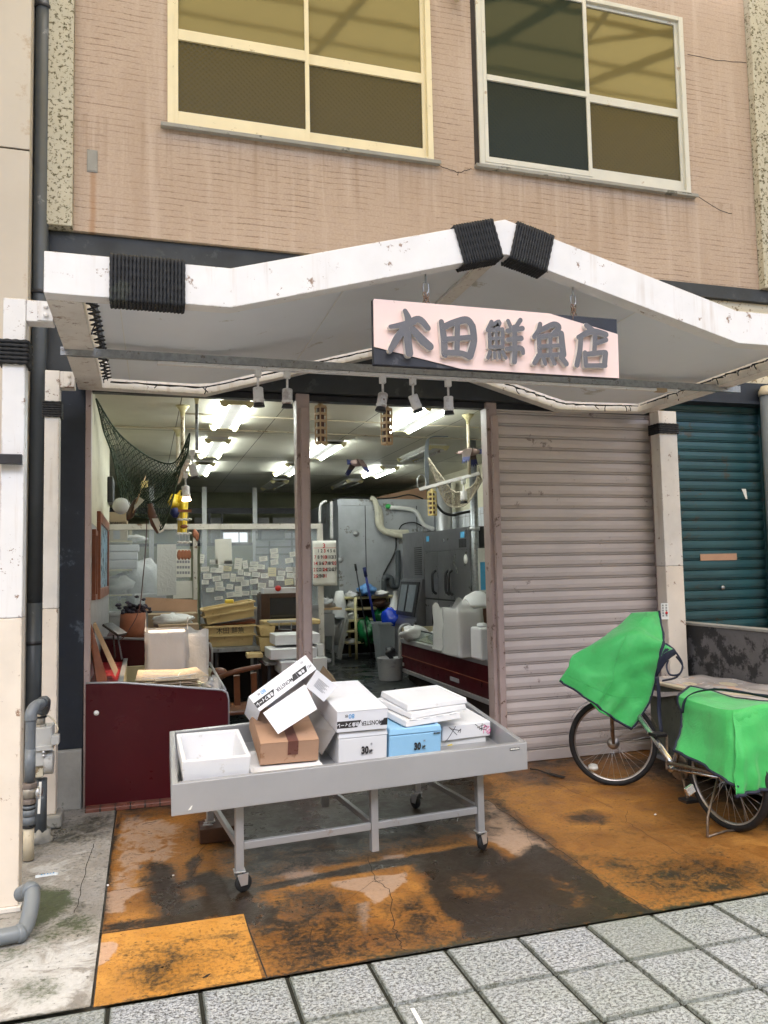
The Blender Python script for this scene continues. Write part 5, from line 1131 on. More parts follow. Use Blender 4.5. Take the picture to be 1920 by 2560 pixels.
bk = thing('bicycle', 'silver city bicycle leaning by the shutter with its front wheel turned', 'bicycle', (3.42, 4.7, 0))
def wheel(c, d, name, R=.318):
    d = Vector(d).normalized(); up = Vector((0, 0, 1)); ax = d.cross(up).normalized(); M = frame(c, d, up, ax); c = Vector(c)
    wl = MB(); wl.tube([c + d * ((R - .018) * math.cos(a)) + up * ((R - .016) * math.sin(a)) for a in np.linspace(0, 2 * math.pi, 56, endpoint=False)], .022, 10, closed=True); w0 = wl.build(name, 'rubber', bk)
    m = MB(); m.lathe([(R - .036, -.012), (R - .030, -.013), (R - .030, .013), (R - .036, .012), (R - .046, .006), (R - .046, -.006), (R - .036, -.012)], M, 56, close=False); m.build('rim', 'rim_grey', w0)
    m = MB(); m.lathe([(.0, -.045), (.022, -.045), (.022, -.038), (.012, -.03), (.012, .03), (.045, .032), (.045, .045), (.0, .045)], M, 18); m.build('hub', 'rim_grey', w0)
    m = MB()
    for k in range(32):
        a = 2 * math.pi * k / 32; s_ = 1 if k % 2 else -1; b = a + (.9 if (k // 2) % 2 else -.9)
        m.tube([c + (d * math.cos(b) + up * math.sin(b)) * .02 + ax * s_ * .03, c + (d * math.cos(a) + up * math.sin(a)) * (R - .04)], .0012, 4)
    m.build('spokes', 'aluminium', w0); return w0, M
fc, fd = (3.355, 5.26, .318), (.87, -.49, 0); rc, rd = (3.46, 4.17, .318), (-.104, .994, 0)
wf_, Mf_ = wheel(fc, fd, 'front_wheel'); wr_, Mr_ = wheel(rc, rd, 'rear_wheel')
m = MB(); m.lathe([(0, 0), (.026, 0), (.026, .012), (0, .014)], Mf_ @ Matrix.Translation((-.15, -.19, .02)) @ Matrix.Diagonal((1.4, .8, 1, 1)), 18); m.lathe([(0, -.012), (.026, -.012), (.026, 0), (0, 0)], Mf_ @ Matrix.Translation((-.15, -.19, -.02)) @ Matrix.Diagonal((1.4, .8, 1, 1)), 18); m.build('wheel_reflector', 'reflector', wf_)
fdv = Vector(rd).normalized(); side = fdv.cross(Vector((0, 0, 1))).normalized()
fcv, rcv = Vector(fc), Vector(rc); bbp = rcv + fdv * .46 + Vector((0, 0, -.05)); head_b = fcv - fdv * .055 * 0 + Vector((0, 0, .40)) - fdv * .11; head_t = head_b + Vector((0, 0, .17)) - fdv * .06
seat_t = bbp + Vector((0, 0, .42)) - fdv * .16
m = MB(); m.tube([head_b.lerp(bbp, .30), bbp + Vector((0, 0, .05)) + fdv * .04, bbp], .021, 12); m.tube([head_b, head_t], .022, 12); m.tube([bbp, seat_t], .018, 12); m.tube([bbp - side * .035, bbp + side * .035], .024, 12)
for s_ in (-1, 1): m.tube([bbp + side * .03 * s_, rcv + side * .055 * s_], .010, 8); m.tube([seat_t + side * .02 * s_ - Vector((0, 0, .05)), rcv + side * .055 * s_], .008, 8)
m.build('bike_frame', 'bike_silver', bk)
fdf = Vector(fd).normalized(); fax = fdf.cross(Vector((0, 0, 1))).normalized(); m = MB()
for s_ in (-1, 1): m.tube([fcv + fax * .055 * s_, fcv + fax * .05 * s_ + Vector((0, 0, .36)), head_b], .012, 8)
m.build('fork', 'bike_rust', bk)
m = MB(); hb = head_t + Vector((0, 0, .06)); m.tube([head_t, hb], .012, 8); m.tube(spline([hb + fax * .0, hb + Vector((-.12, -.02, .05)), hb + Vector((-.20, .02, .04)), hb + Vector((-.25, -.02, .02))], 6), .011, 8); m.tube(spline([hb, hb + Vector((.10, .0, .05)), hb + Vector((.16, .0, .05)), hb + Vector((.18, -.05, .05))], 6), .011, 8); m.build('handlebar', 'bike_silver', bk)
m = MB(); ft = fcv + Vector((0, 0, 0)); m.lathe([(.338, -.022), (.342, 0), (.338, .022)], Mf_, 10, close=False) if False else None
for c_, d_, a0, a1 in ((fcv, fdf, 20, 150), (rcv, fdv, 10, 95)):
    axx = d_.cross(Vector((0, 0, 1))); g = []
    for a in np.linspace(R_(a0), R_(a1), 24): g.append([c_ + d_ * (.342 * math.cos(a)) + Vector((0, 0, .342 * math.sin(a))) + axx * k for k in (-.025, -.012, 0, .012, .025)])
    m.sheet(g)
m.build('mudguard', 'bike_silver', bk, solid=.002)
m = MB(); pc = P(1643, 1836, Y=4.80); ce = P(1667, 1838, Y=4.79); m.tube([bbp - side * .06, ce], .009, 8); m.tube([bbp + side * .06, bbp + side * .06 + (bbp - ce) * .95], .009, 8); m.lathe([(.075, -.004), (.085, -.004), (.085, .004), (.075, .004)], frame(bbp + side * .045, fdv, (0, 0, 1), side), 28); m.build('crank', 'bike_rust', bk)
m = MB(); m.box(-.055, .045, -.045, .045, -.012, .012, 0, Matrix.Translation(pc + Vector((.01, 0, 0)))); m.build('pedal', 'black_plastic', bk, bevel=.006); m = MB(); pp = bbp + side * .06 + (bbp - ce) * .95; m.box(-.045, .055, -.045, .045, -.012, .012, 0, Matrix.Translation(pp)); m.build('pedal', 'black_plastic', bk, bevel=.006)
m = MB(); m.tube([bbp + side * .055 + Vector((0, 0, .02)), rcv + side * .06 + Vector((0, 0, .04))], .022, 8); m.tube([bbp + side * .055 - Vector((0, 0, .02)), rcv + side * .06 - Vector((0, 0, .03))], .012, 8); m.tube([bbp - side * .05 + Vector((0, 0, .04)), rcv - side * .06 + Vector((0, 0, .02))], .012, 8); m.build('chain_case', 'bike_rust', bk)
m = MB(); k0 = rcv - side * .075; ks = P(1769, 2092, Z=.008)
m.tube([k0, Vector((ks.x + .03, ks.y + .03, .11)), ks], .008, 8); m.tube([rcv + side * .075, Vector((ks.x + .33, ks.y + .06, .11)), Vector((ks.x + .30, ks.y + .02, .008))], .008, 8); m.tube([ks, P(1815, 2077, Z=.008), Vector((ks.x + .30, ks.y + .02, .008))], .007, 8); m.build('kickstand', 'bike_rust', bk)
m = MB(); q = P(1716, 1930, Y=4.14); m.box(-.03, .03, -.012, .012, -.025, .025, 0, Matrix.Translation(P(1725, 1975, Y=4.05)) @ Matrix.Rotation(R_(-25), 4, 'Y')); m.build('hub_axle_guard', 'bike_silver', bk, bevel=.005)
# baskets that carry the covers
def basket(c, w, d, h, name):
    m = MB(); x, y, z = c
    for k in range(4):
        zz = z + h * k / 3; f = .88 + .12 * k / 3
        m.tube([(x - w / 2 * f, y - d / 2 * f, zz), (x + w / 2 * f, y - d / 2 * f, zz), (x + w / 2 * f, y + d / 2 * f, zz), (x - w / 2 * f, y + d / 2 * f, zz)], .004, 6, closed=True)
    for k in range(9):
        t = -1 + 2 * k / 8
        for a, b in (((t, -1), (t, -1)), ((t, 1), (t, 1)), ((-1, t), (-1, t)), ((1, t), (1, t))): m.tube([(x + a[0] * w / 2 * .88, y + a[1] * d / 2 * .88, z), (x + b[0] * w / 2, y + b[1] * d / 2, z + h)], .003, 5)
    for k in range(5): m.tube([(x - w / 2 * .88, y + d / 2 * .88 * (-1 + k / 2), z), (x + w / 2 * .88, y + d / 2 * .88 * (-1 + k / 2), z)], .003, 5)
    return m.build(name, 'dark_metal', bk)
basket((3.33, 5.36, .72), .28, .22, .20, 'front_basket'); basket((3.60, 4.26, .56), .36, .40, .18, 'rear_basket')
m = MB(); m.tube([head_t + Vector((0, .02, -.02)), (3.22, 5.30, .70)], .01, 8); m.tube([seat_t, (3.56, 4.30, .555)], .01, 8); m.tube([rcv + side * .06, (3.60, 4.2, .555)], .006, 6); m.tube([rcv - side * .06, (3.46, 4.2, .555)], .006, 6); m.build('basket_stay', 'dark_metal', bk)

def g3(x, y, Y): return P(1200 + x * .434, 1450 + y * .434, Y=Y)
def dense(g, n=4):
    rows = [spline(r, n) for r in g]; cols = [spline([r[j] for r in rows], n) for j in range(len(rows[0]))]
    return [[cols[j][i] for j in range(len(cols))] for i in range(len(cols[0]))]
def wrinkle(g, amp, seed):
    rnd = random.Random(seed); ph = [rnd.uniform(0, 6.28) for _ in range(8)]; nr, nc = len(g), len(g[0]); out = []
    for i, r in enumerate(g):
        o = []
        for j, p in enumerate(r):
            w_ = math.sin(p.x * 31 + p.z * 17 + ph[0]) * .5 + math.sin(p.z * 43 - p.x * 22 + ph[1] + 2 * math.sin(p.x * 9)) * .35 + math.sin(p.x * 83 + p.z * 60 + ph[2]) * .15
            hem = math.sin(j * 1.35 + ph[3] + .6 * math.sin(j * .5)) * (i / nr) ** 2 * 1.3; fine = math.sin(p.x * 140 + p.z * 90 + 4 * math.sin(p.z * 30 + ph[4])) * .16; w2 = w_ + hem + fine; o.append(p + Vector((.3 * w2, -w2, .25 * w_)) * amp)
        out.append(o)
    return out
def binding(mb, pts, r=.010): mb.tube(pts, r, 7)
c1 = thing('bicycle_cover', 'bright green cloth cover with navy edging draped over the front basket', 'cloth cover', (3.3, 5.1, .9), 'green covers on the bicycle baskets')
net = [[(868, 196, 5.22), (930, 190, 5.16), (985, 188, 5.10), (1037, 192, 5.05)],
       [(765, 285, 5.18), (850, 262, 5.08), (950, 272, 5.00), (1055, 345, 4.96)],
       [(650, 365, 5.18), (770, 345, 5.00), (890, 325, 4.93), (1058, 362, 4.90)],
       [(535, 432, 5.22), (665, 505, 5.06), (860, 470, 4.94), (1036, 430, 4.90)],
       [(500, 500, 5.22), (640, 560, 5.05), (845, 590, 4.96), (1008, 600, 4.93)],
       [(458, 575, 5.24), (600, 665, 5.08), (740, 770, 4.99), (955, 745, 4.95)],
       [(459, 578, 5.24), (602, 672, 5.08), (742, 779, 4.99), (875, 858, 4.96)]]
fr_ = [[g3(*q) for q in r] for r in net]
bk_ = [[p + Vector((.03 + .02 * i, .07 + .06 * i, -.03 * i * i - .01)) for p in r] for i, r in enumerate([fr_[0], fr_[0], fr_[1], fr_[2]])]
g = wrinkle(dense(list(reversed(bk_[:4])) + fr_, 7), .010, 4)
mb = MB(); mb.sheet(g); mb.build('cloth', 'cover_green', c1, solid=.002)
mb = MB(); nq_ = len(g[0]); mb.tube([r[nq_ // 2] + Vector((0, -.002, .001)) for r in g[10:]], .0022, 5); mb.tube([p + Vector((0, -.002, .001)) for p in g[len(g) - 12]], .0018, 5); mb.build('seam', 'cover_green', c1)
mb = MB(); binding(mb, g[-1], .009); st_ = (len(bk_[:4]) - 0) * 5; binding(mb, [r[-1] for r in g], .009); binding(mb, g[0], .009); mb.build('edge_binding', 'navy_webbing', c1)
mb = MB(); fl = [[g3(1036, 425, 4.90), g3(1062, 362, 4.89), g3(1118, 395, 4.93)], [g3(1022, 480, 4.90), g3(1070, 420, 4.88), g3(1130, 415, 4.94)], [g3(1018, 560, 4.92), g3(1075, 470, 4.90), g3(1125, 430, 4.95)]]
mb.sheet(dense(fl, 4)); fo_ = mb.build('folded_corner', 'navy_webbing', c1, solid=.003)
mb = MB(); fl = [[g3(1042, 440, 4.885), g3(1068, 372, 4.875)], [g3(1070, 415, 4.875), g3(1112, 398, 4.915)]]; mb.sheet(dense(fl, 3)); mb.build('turned_cloth', 'cover_green', c1, solid=.002)
def strap(pts, w_, name='strap'):
    m = MB(); q = spline(pts, 6); gg = []
    for i, p in enumerate(q):
        t = (q[min(i + 1, len(q) - 1)] - q[max(0, i - 1)]).normalized(); s_ = t.cross(Vector((0, 1, 0))).normalized() * w_ / 2; gg.append([p - s_, p + s_])
    m.sheet(gg); return m.build(name, 'navy_webbing', c1, solid=.0025)
strap([g3(1020, 560, 4.90), g3(1030, 650, 4.90), g3(1032, 760, 4.91), g3(1045, 875, 4.88)], .03)
strap([g3(1120, 405, 4.93), g3(1165, 480, 4.92), g3(1150, 540, 4.9), g3(1095, 545, 4.9), g3(1075, 500, 4.92), g3(1085, 460, 4.94)], .014)
strap([g3(1130, 440, 4.94), g3(1168, 500, 4.95), g3(1130, 560, 4.95), g3(1050, 580, 4.92)], .014)
c2 = thing('bicycle_cover', 'bright green cloth cover with navy edging hung square over the rear basket', 'cloth cover', (3.6, 4.2, .8), 'green covers on the bicycle baskets')
net2 = [[(1215, 612, 4.52), (1330, 640, 4.46), (1480, 680, 4.38), (1659, 700, 4.30), (1800, 700, 4.26)],
        [(1150, 660, 4.40), (1290, 705, 4.22), (1440, 745, 4.05), (1640, 712, 4.02), (1820, 730, 4.05)],
        [(1148, 690, 4.38), (1300, 735, 4.16), (1460, 757, 3.95), (1659, 722, 3.94), (1850, 742, 4.0)],
        [(1165, 800, 4.36), (1300, 830, 4.14), (1458, 880, 3.92), (1659, 830, 3.92), (1860, 850, 3.98)],
        [(1150, 900, 4.34), (1300, 960, 4.12), (1462, 1010, 3.90), (1659, 960, 3.90), (1860, 990, 3.96)],
        [(1122, 985, 4.32), (1290, 1065, 4.10), (1458, 1180, 3.88), (1659, 1200, 3.88), (1870, 1210, 3.95)]]
g = wrinkle(dense([[g3(*q) for q in r] for r in net2], 7), .011, 9)
mb = MB(); mb.sheet(g); mb.build('cloth', 'cover_green', c2, solid=.002)
net3 = [[(1462, 758, 3.935), (1520, 752, 3.925), (1659, 722, 3.925), (1860, 742, 3.985)], [(1468, 1000, 3.88), (1530, 985, 3.86), (1659, 960, 3.88), (1870, 985, 3.94)], [(1462, 1248, 3.86), (1540, 1232, 3.85), (1659, 1208, 3.865), (1880, 1225, 3.93)]]
gb = wrinkle(dense([[g3(*q) for q in r] for r in net3], 7), .011, 12)
mb = MB(); mb.sheet(gb); mb.build('hanging_panel', 'cover_green', c2, solid=.002)
mb = MB(); binding(mb, [p for p in g[-1][:16]], .010); binding(mb, gb[-1], .011); binding(mb, [r[0] for r in g], .008); binding(mb, g[0], .008); mb.build('edge_binding', 'navy_webbing', c2)
def strap2(pts, w_):
    m = MB(); q = spline(pts, 6); gg = []
    for i, p in enumerate(q):
        t = (q[min(i + 1, len(q) - 1)] - q[max(0, i - 1)]).normalized(); s_ = t.cross(Vector((0, .6, .8))).normalized() * w_ / 2; gg.append([p - s_ + Vector((0, -.004, .006)), p + s_ + Vector((0, -.004, .006))])
    m.sheet(gg); m.build('strap', 'navy_webbing', c2, solid=.003)
strap2([g3(1165, 770, 4.35), g3(1190, 680, 4.32), g3(1290, 640, 4.34), g3(1440, 640, 4.36), g3(1659, 680, 4.26), g3(1760, 700, 4.2)], .026); strap2([g3(1340, 630, 4.40), g3(1480, 650, 4.34), g3(1659, 672, 4.28)], .022)
# ================================================================== INSIDE THE SHOP
def e1(x, y, **k): return P(200 + x * .33755, 950 + y * .33755, **k)
def e2(x, y, **k): return P(720 + x * .33755, 950 + y * .33755, **k)
def e3(x, y, **k): return P(200 + x * .33755, 1300 + y * .33755, **k)
def e4(x, y, **k): return P(720 + x * .33755, 1300 + y * .33755, **k)
def jj(x, y, **k): return P(500 + x * .217, 1480 + y * .217, **k)
def ll(x, y, **k): return P(220 + x * .20494, 1560 + y * .20494, **k)
def mm(x, y, **k): return P(220 + x * .18083, 1120 + y * .18083, **k)
def hh(x, y, **k): return P(980 + x * .18083, 1420 + y * .18083, **k)
def ii(x, y, **k): return P(780 + x * .18083, 1350 + y * .18083, **k)
def nj(x, y, **k): return P(500 + x * .18083, 1300 + y * .18083, **k)
# ceiling lights
def ceiling_light(x, y0, y1, lit, label, tubes=2):
    t = thing('ceiling_light', label, 'ceiling light', (x, (y0 + y1) / 2, 3.118), 'fluorescent ceiling lights')
    mb = MB(); M = frame((x, y0, 3.118), (1, 0, 0), (0, 0, 1)); L = y1 - y0
    prof = [(-.11, 0), (-.115, -.012), (-.05, -.05), (.05, -.05), (.115, -.012), (.11, 0)]
    mb.prism(prof, frame((x, y1, 3.118), (1, 0, 0), (0, 0, 1)), L); mb.build('housing', 'sail_white', t)
    mb = MB()
    for yy in (y0 + .0, y1 - .03):
        pr = [(-.15, -.02), (-.135, -.055), (-.115, -.075), (-.09, -.075), (-.075, -.055), (-.04, -.052), (.04, -.052), (.075, -.055), (.09, -.075), (.115, -.075), (.135, -.055), (.15, -.02)]
        e = MB(); e.prism(pr, frame((x, yy + .03, 3.118), (1, 0, 0), (0, 0, 1)), .03); e.build('lamp_holder', 'plastic_cream', t)
    if tubes:
        for s_ in ((-.1, .1) if tubes == 2 else (.1,)):
            m = MB(); m.tube([(x + s_, y0 + .032, 3.06), (x + s_, y1 - .032, 3.06)], .015, 10); m.build('tube', 'tube_light' if lit else 'white_paint', t)
for x, a, b, lit, lb, n in [(.745, 6.68, 7.88, 1, 'lit fluorescent fitting nearest the street on the left', 2), (.755, 8.65, 9.88, 1, 'lit fluorescent fitting left of the hanging poles, second from the street', 2), (.745, 10.55, 11.75, 1, 'glaring fluorescent fitting behind the lit spotlight', 2),
                            (1.95, 10.5, 11.6, 1, 'lit fluorescent fitting just left of the central mullion', 2), (2.06, 12.5, 13.7, 0, 'unlit fluorescent fitting far back left of the mullion', 1), (2.52, 6.5, 7.72, 1, 'long lit fluorescent fitting nearest the street on the right', 2), (2.05, 8.62, 9.84, 1, 'lit fluorescent fitting just right of the central mullion', 2),
                            (3.32, 10.6, 11.65, 1, 'lit fluorescent fitting behind the flying duck decoy', 2), (3.33, 8.7, 9.85, 0, 'unlit fluorescent fitting beside the conduit drop on the right', 2), (3.25, 12.3, 13.4, 0, 'unlit fluorescent fitting above the cold room', 2)]: ceiling_light(x, a, b, lit, lb, n)
mb = MB(); mb.tube([(-.38, 8.10, 3.10), (1.2, 8.15, 3.105), (2.6, 8.2, 3.10), (4.5, 8.25, 3.10)], .008, 6); mb.tube([(.3, 7.35, 3.105), (2.9, 7.5, 3.105), (4.5, 7.6, 3.10)], .007, 6); tag(mb.build('ceiling_cable', 'pvc_cream'), 'pale cables clipped across the shop ceiling', 'cable')
# poles
def pole(x, y, z0, label, r=.018, mat='pvc_cream', z1=3.118):
    t = thing('ceiling_pole', label, 'pole', (x, y, z1), 'poles hanging from the ceiling'); mb = MB(); mb.tube([(x, y, z1 - .03), (x, y, z0)], r, 10); mb.build('pole_shaft', mat, t)
    mb = MB(); mb.lathe([(r, -.09), (r + .006, -.05), (r + .03, -.02), (r + .045, 0)], Matrix.Translation((x, y, z1)), 16); mb.build('flange', 'plastic_cream', t); return t
pole(.311, 7.08, e1(765, 640, Y=7.08).z, 'pale ceiling pole with a flange, nearest the street on the left'); pole(.313, 8.19, e1(725, 750, Y=8.19).z, 'pale ceiling pole with a flange, behind the nearer left one', .02)
pole(.40, 6.55, e1(815, 520, Y=6.55).z, 'thin grey pole carrying the two spotlights', .013, 'galv_steel'); pole(2.99, 6.98, e2(1348, 700, Y=6.98).z, 'pale ceiling pole with a round flange above the white net', .016)
cd_ = thing('conduit_drop', 'bundle of grey cables dropping from the ceiling on the right', 'conduit', (2.95, 8.05, 3.1)); a, b = e2(1022, 405, Y=8.09), e2(1026, 790, Y=8.09)
for k in range(4): mb = MB(); mb.tube(spline([(a.x + .2 + k * .02, 8.09, 3.10), (a.x + .06, 8.09, 3.085), (a.x + k * .011 - .01, 8.09, 2.98), (b.x + k * .011 - .01, 8.09, b.z)], 6), .007, 6); mb.build('cable', 'pvc_grey', cd_)
q = e2(990, 760, Y=8.05); mb = MB(); mb.tube([q + Vector((.05 * math.cos(u), 0, .09 * math.sin(u))) for u in np.linspace(0, 6.28, 14, endpoint=False)], .006, 6, closed=True); mb.build('cable_loop', 'aluminium', cd_)
a, b = e2(975, 812, Y=7.3), e2(1420, 690, Y=7.0); mb = MB(); mb.bar(a, b, .04, .03); wr = tag(mb.build('lighting_rail', 'white_paint', bevel=.002), 'white lighting rail hung at a slant on the right', 'rail')
q = a.lerp(b, .73); spot((q.x, q.y, q.z - .015), .1, 1.0, 'white spotlight on the slanted rail beside the white net')
sp1 = e1(822, 520, Y=6.55); spot((sp1.x + .01, 6.55, sp1.z), .25, .5, 'white spotlight at the foot of the thin grey pole', scale=1)
s2 = spot((sp1.x - .03, 6.85, e1(790, 690, Y=6.85).z), .2, -1.2, 'lit warm spotlight above the yellow raincoat', lit=True)
a, b = e1(800, 600, Y=6.6), e1(720, 760, Y=7.2); mb = MB(); mb.bar(a, b, .03, .03); tag(mb.build('lighting_rail', 'white_paint_old'), 'short worn rail sloping back under the green net', 'rail')
# fly strips
def strip(x, y, z0, z1, mat, label):
    t = thing('hanging_strip', label, 'hanging strip', (x, y, z1), 'pierced plastic strips hanging in the doorway'); w_ = .036; mb = MB(); n = 5; dz = (z1 - z0) / n; ang = .5
    M = Matrix.Translation((x, y, 0)) @ Matrix.Rotation(ang, 4, 'Z')
    for sx, sy in ((-1, -1), (1, -1), (1, 1), (-1, 1)): mb.box(sx * w_ - (.009 if sx > 0 else 0), sx * w_ + (.009 if sx < 0 else 0), sy * w_ - (.009 if sy > 0 else 0), sy * w_ + (.009 if sy < 0 else 0), z0, z1, 0, M)
    for k in range(n + 1):
        z = z0 + k * dz; h = .010
        for s_ in (-1, 1): mb.box(-w_ + .009, w_ - .009, s_ * w_ - .004, s_ * w_ + .004, z - h, z + h, 0, M); mb.box(s_ * w_ - .004, s_ * w_ + .004, -w_ + .009, w_ - .009, z - h, z + h, 0, M)
    mb.build('casing', mat, t); mb = MB(); mb.box(-.020, .020, -.020, .020, z0 + .005, z1 - .01, 0, M); mb.build('filler', 'trap_brown', t); mb = MB(); mb.lathe([(.04, 0), (.02, .025), (.006, .04)], Matrix.Translation((x, y, z1)), 12); mb.tube([(x, y, z1 + .03), (x, y, z1 + .08)], .003, 5); mb.build('hook_cap', mat, t)
strip(1.375, 6.26, 2.685, 2.985, 'trap_cream', 'pale pierced plastic strip hanging right beside the mullion'); strip(1.94, 6.26, 2.695, 2.985, 'trap_cream', 'pale pierced plastic strip hanging under the spotlights'); strip(2.98, 8.0, 2.22, 2.465, 'trap_yellow', 'yellowish pierced plastic strip hanging before the cold room')
# bird decoys: body with hanging wings
def duck(c, yaw, label, s=1., wing=1):
    t = thing('duck_decoy', label, 'duck decoy', c, 'painted duck decoys hung on strings'); M = Matrix.Translation(c) @ Matrix.Rotation(yaw, 4, 'Z') @ Matrix.Scale(s, 4)
    mb = MB(); prof = [(.004, -.17), (.02, -.16), (.05, -.10), (.062, -.02), (.055, .06), (.032, .11), (.028, .13), (.032, .155), (.024, .18), (.008, .19)]
    mb.lathe([(r, z) for r, z in prof], M @ frame((0, 0, 0), (0, 1, 0), (0, 0, 1), (1, 0, 0)), 14); mb.build('body', 'duck_pink', t)
    mb = MB(); mb.lathe([(.012, .185), (.010, .21), (.004, .235)], M @ frame((0, 0, 0), (0, 1, 0), (0, 0, 1), (1, 0, 0)), 8); mb.build('bill', 'trap_brown', t)
    for sy in (-1, 1):
        o_ = [(-.07, 0), (.07, 0), (.085, -.07), (.06, -.15), (.045, -.21), (.03, -.17), (.015, -.215), (.0, -.17), (-.02, -.21), (-.03, -.16), (-.055, -.19), (-.06, -.10)]
        o_ = [(a, b * 1.55) for a, b in o_]; W = M @ Matrix.Translation((0, sy * .055, .05)) @ Matrix.Rotation(sy * R_(40), 4, 'X') @ frame((0, 0, 0), (1, 0, 0), (0, 0, 1)); mb = MB(); mb.prism(o_, W, .008); w1_ = mb.build('wing', 'duck_brown', t)
        o2 = [(.06, -.12), (.045, -.212), (.03, -.175), (.015, -.217), (.0, -.175), (-.02, -.212), (-.03, -.165), (-.055, -.192), (-.058, -.12)]; o2 = [(a, b * 1.55) for a, b in o2]; mb = MB(); mb.prism(o2, W @ Matrix.Translation((0, 0, -.001)), .010); mb.build('feather_tips', 'duck_navy', w1_)
    mb = MB(); mb.prism([(-.14, -.035), (-.24, -.05), (-.25, .04), (-.14, .03)], M @ frame((0, .004, 0), (1, 0, 0), (0, 0, 1)), .008); mb.build('tail', 'duck_navy', t)
    mb = MB(); q = M.to_translation(); mb.tube([q + Vector((0, 0, .03)), (q.x, q.y, 3.118)], .0015, 4); mb.build('string', 'pvc_cream', t)
duck(e2(512, 615, Y=8.0), .55, 'flying duck decoy on a string in the middle of the ceiling', .62); duck(e2(1345, 535, Y=6.9), 2.45, 'flying duck decoy hung near the right pole, facing away', .62)
# nets
def net(name, label, rows, mat, r, nu, nv):
    g = dense([[Vector(p) for p in q] for q in rows], 8); nr, nc = len(g), len(g[0])
    def S(u, v):
        i = min(nr - 1.001, u * (nr - 1)); j = min(nc - 1.001, v * (nc - 1)); a, b = int(i), int(j); fi, fj = i - a, j - b
        return g[a][b].lerp(g[a][b + 1], fj).lerp(g[a + 1][b].lerp(g[a + 1][b + 1], fj), fi)
    mb = MB(); rnd = random.Random(nu)
    pt = {(i, j): S(i / nu, (j + (.5 if i % 2 else 0)) / (nv + .5)) + Vector((rnd.uniform(-.006, .006), rnd.uniform(-.006, .006), rnd.uniform(-.006, .006))) for i in range(nu + 1) for j in range(nv + 1)}
    for i in range(nu):
        for j in range(nv + 1):
            for dj in ((0, 1) if i % 2 else (-1, 0)):
                if (i + 1, j + dj) in pt: mb.tube([pt[(i, j)], pt[(i + 1, j + dj)]], r, 3, caps=False, smooth=False)
    for e in (g[0], g[-1], [q[0] for q in g], [q[-1] for q in g]): mb.tube(e, r * 2.2, 5)
    return tag(mb.build(name, mat), label, 'net')
Yn = 7.6
net('fishing_net', 'dark green fishing net slung between the left wall and the ceiling poles', [
    [e1(120, 140, Y=6.5), e1(290, 400, Y=7.0), e1(520, 575, Y=7.2), e1(700, 610, Y=7.0), e1(812, 395, Y=6.6)],
    [e1(150, 260, Y=6.9), e1(330, 520, Y=7.3), e1(500, 670, Y=7.5), e1(690, 690, Y=7.2), e1(805, 480, Y=6.7)],
    [e1(180, 390, Y=7.3), e1(330, 640, Y=7.5), e1(480, 780, Y=7.6), e1(640, 780, Y=7.3), e1(790, 560, Y=6.8)],
    [e1(240, 560, Y=7.8), e1(360, 760, Y=7.7), e1(490, 860, Y=7.6), e1(590, 880, Y=7.3), e1(740, 680, Y=6.9)],
    [e1(290, 800, Y=8.2), e1(400, 860, Y=7.9), e1(500, 900, Y=7.6), e1(560, 910, Y=7.3), e1(690, 860, Y=7.0)],
    [e1(330, 960, Y=8.2), e1(430, 1000, Y=7.9), e1(535, 940, Y=7.6), e1(560, 1010, Y=7.3), e1(660, 980, Y=7.0)],
    [e1(400, 1010, Y=8.0), e1(480, 1020, Y=7.8), e1(545, 1050, Y=7.6), e1(575, 1110, Y=7.3), e1(610, 1100, Y=7.1)]], 'net_green', .0032, 34, 30)
net('fishing_net', 'off white fishing net hung in a curve from the slanted rail', [
    [e2(1040, 575, Y=7.7), e2(1120, 690, Y=7.6), e2(1240, 830, Y=7.5), e2(1380, 770, Y=7.3), e2(1410, 640, Y=7.1)],
    [e2(1045, 610, Y=7.75), e2(1120, 770, Y=7.65), e2(1250, 880, Y=7.55), e2(1370, 820, Y=7.35), e2(1420, 690, Y=7.15)],
    [e2(1080, 700, Y=7.8), e2(1140, 850, Y=7.7), e2(1260, 910, Y=7.6), e2(1360, 860, Y=7.4), e2(1430, 730, Y=7.2)],
    [e2(1110, 790, Y=7.8), e2(1180, 920, Y=7.7), e2(1270, 940, Y=7.6), e2(1340, 900, Y=7.4), e2(1440, 740, Y=7.2)]], 'net_white', .0035, 16, 30)
# things caught up in and under the green net
t = thing('model_ship', 'model sailing ship resting on its side in the green net', 'model ship', mm(640, 830, Y=7.7)); mb = MB(); a, b = mm(545, 1000, Y=7.65), mm(690, 690, Y=7.75); mb.tube([a, a.lerp(b, .2), a.lerp(b, .8), b], [.01, .035, .035, .012], 10); mb.build('hull', 'wood_dark', t)
mb = MB(); mb.add([mm(640, 860, Y=7.62), mm(780, 720, Y=7.6), mm(700, 670, Y=7.7), mm(640, 800, Y=7.66)], [(0, 1, 2, 3)]); mb.build('sail', 'sail_white', t, solid=.003); mb = MB(); mb.add([mm(735, 560, Y=7.66), mm(830, 540, Y=7.66), mm(835, 450, Y=7.68), mm(740, 460, Y=7.68)], [(0, 1, 2, 3)]); mb.build('sail', 'trap_yellow', t, solid=.003)
mb = MB(); mb.tube([mm(620, 900, Y=7.65), mm(800, 380, Y=7.7)], .006, 6); mb.build('mast', 'wood_pale', t)
pc = mm(460, 800, Y=8.1); mb = MB(); mb.blob(pc, .085, .08, .08, 10, rough=.04); tag(mb.build('white_buoy', 'foam_old'), 'round white fishing float behind the net on the left', 'float')
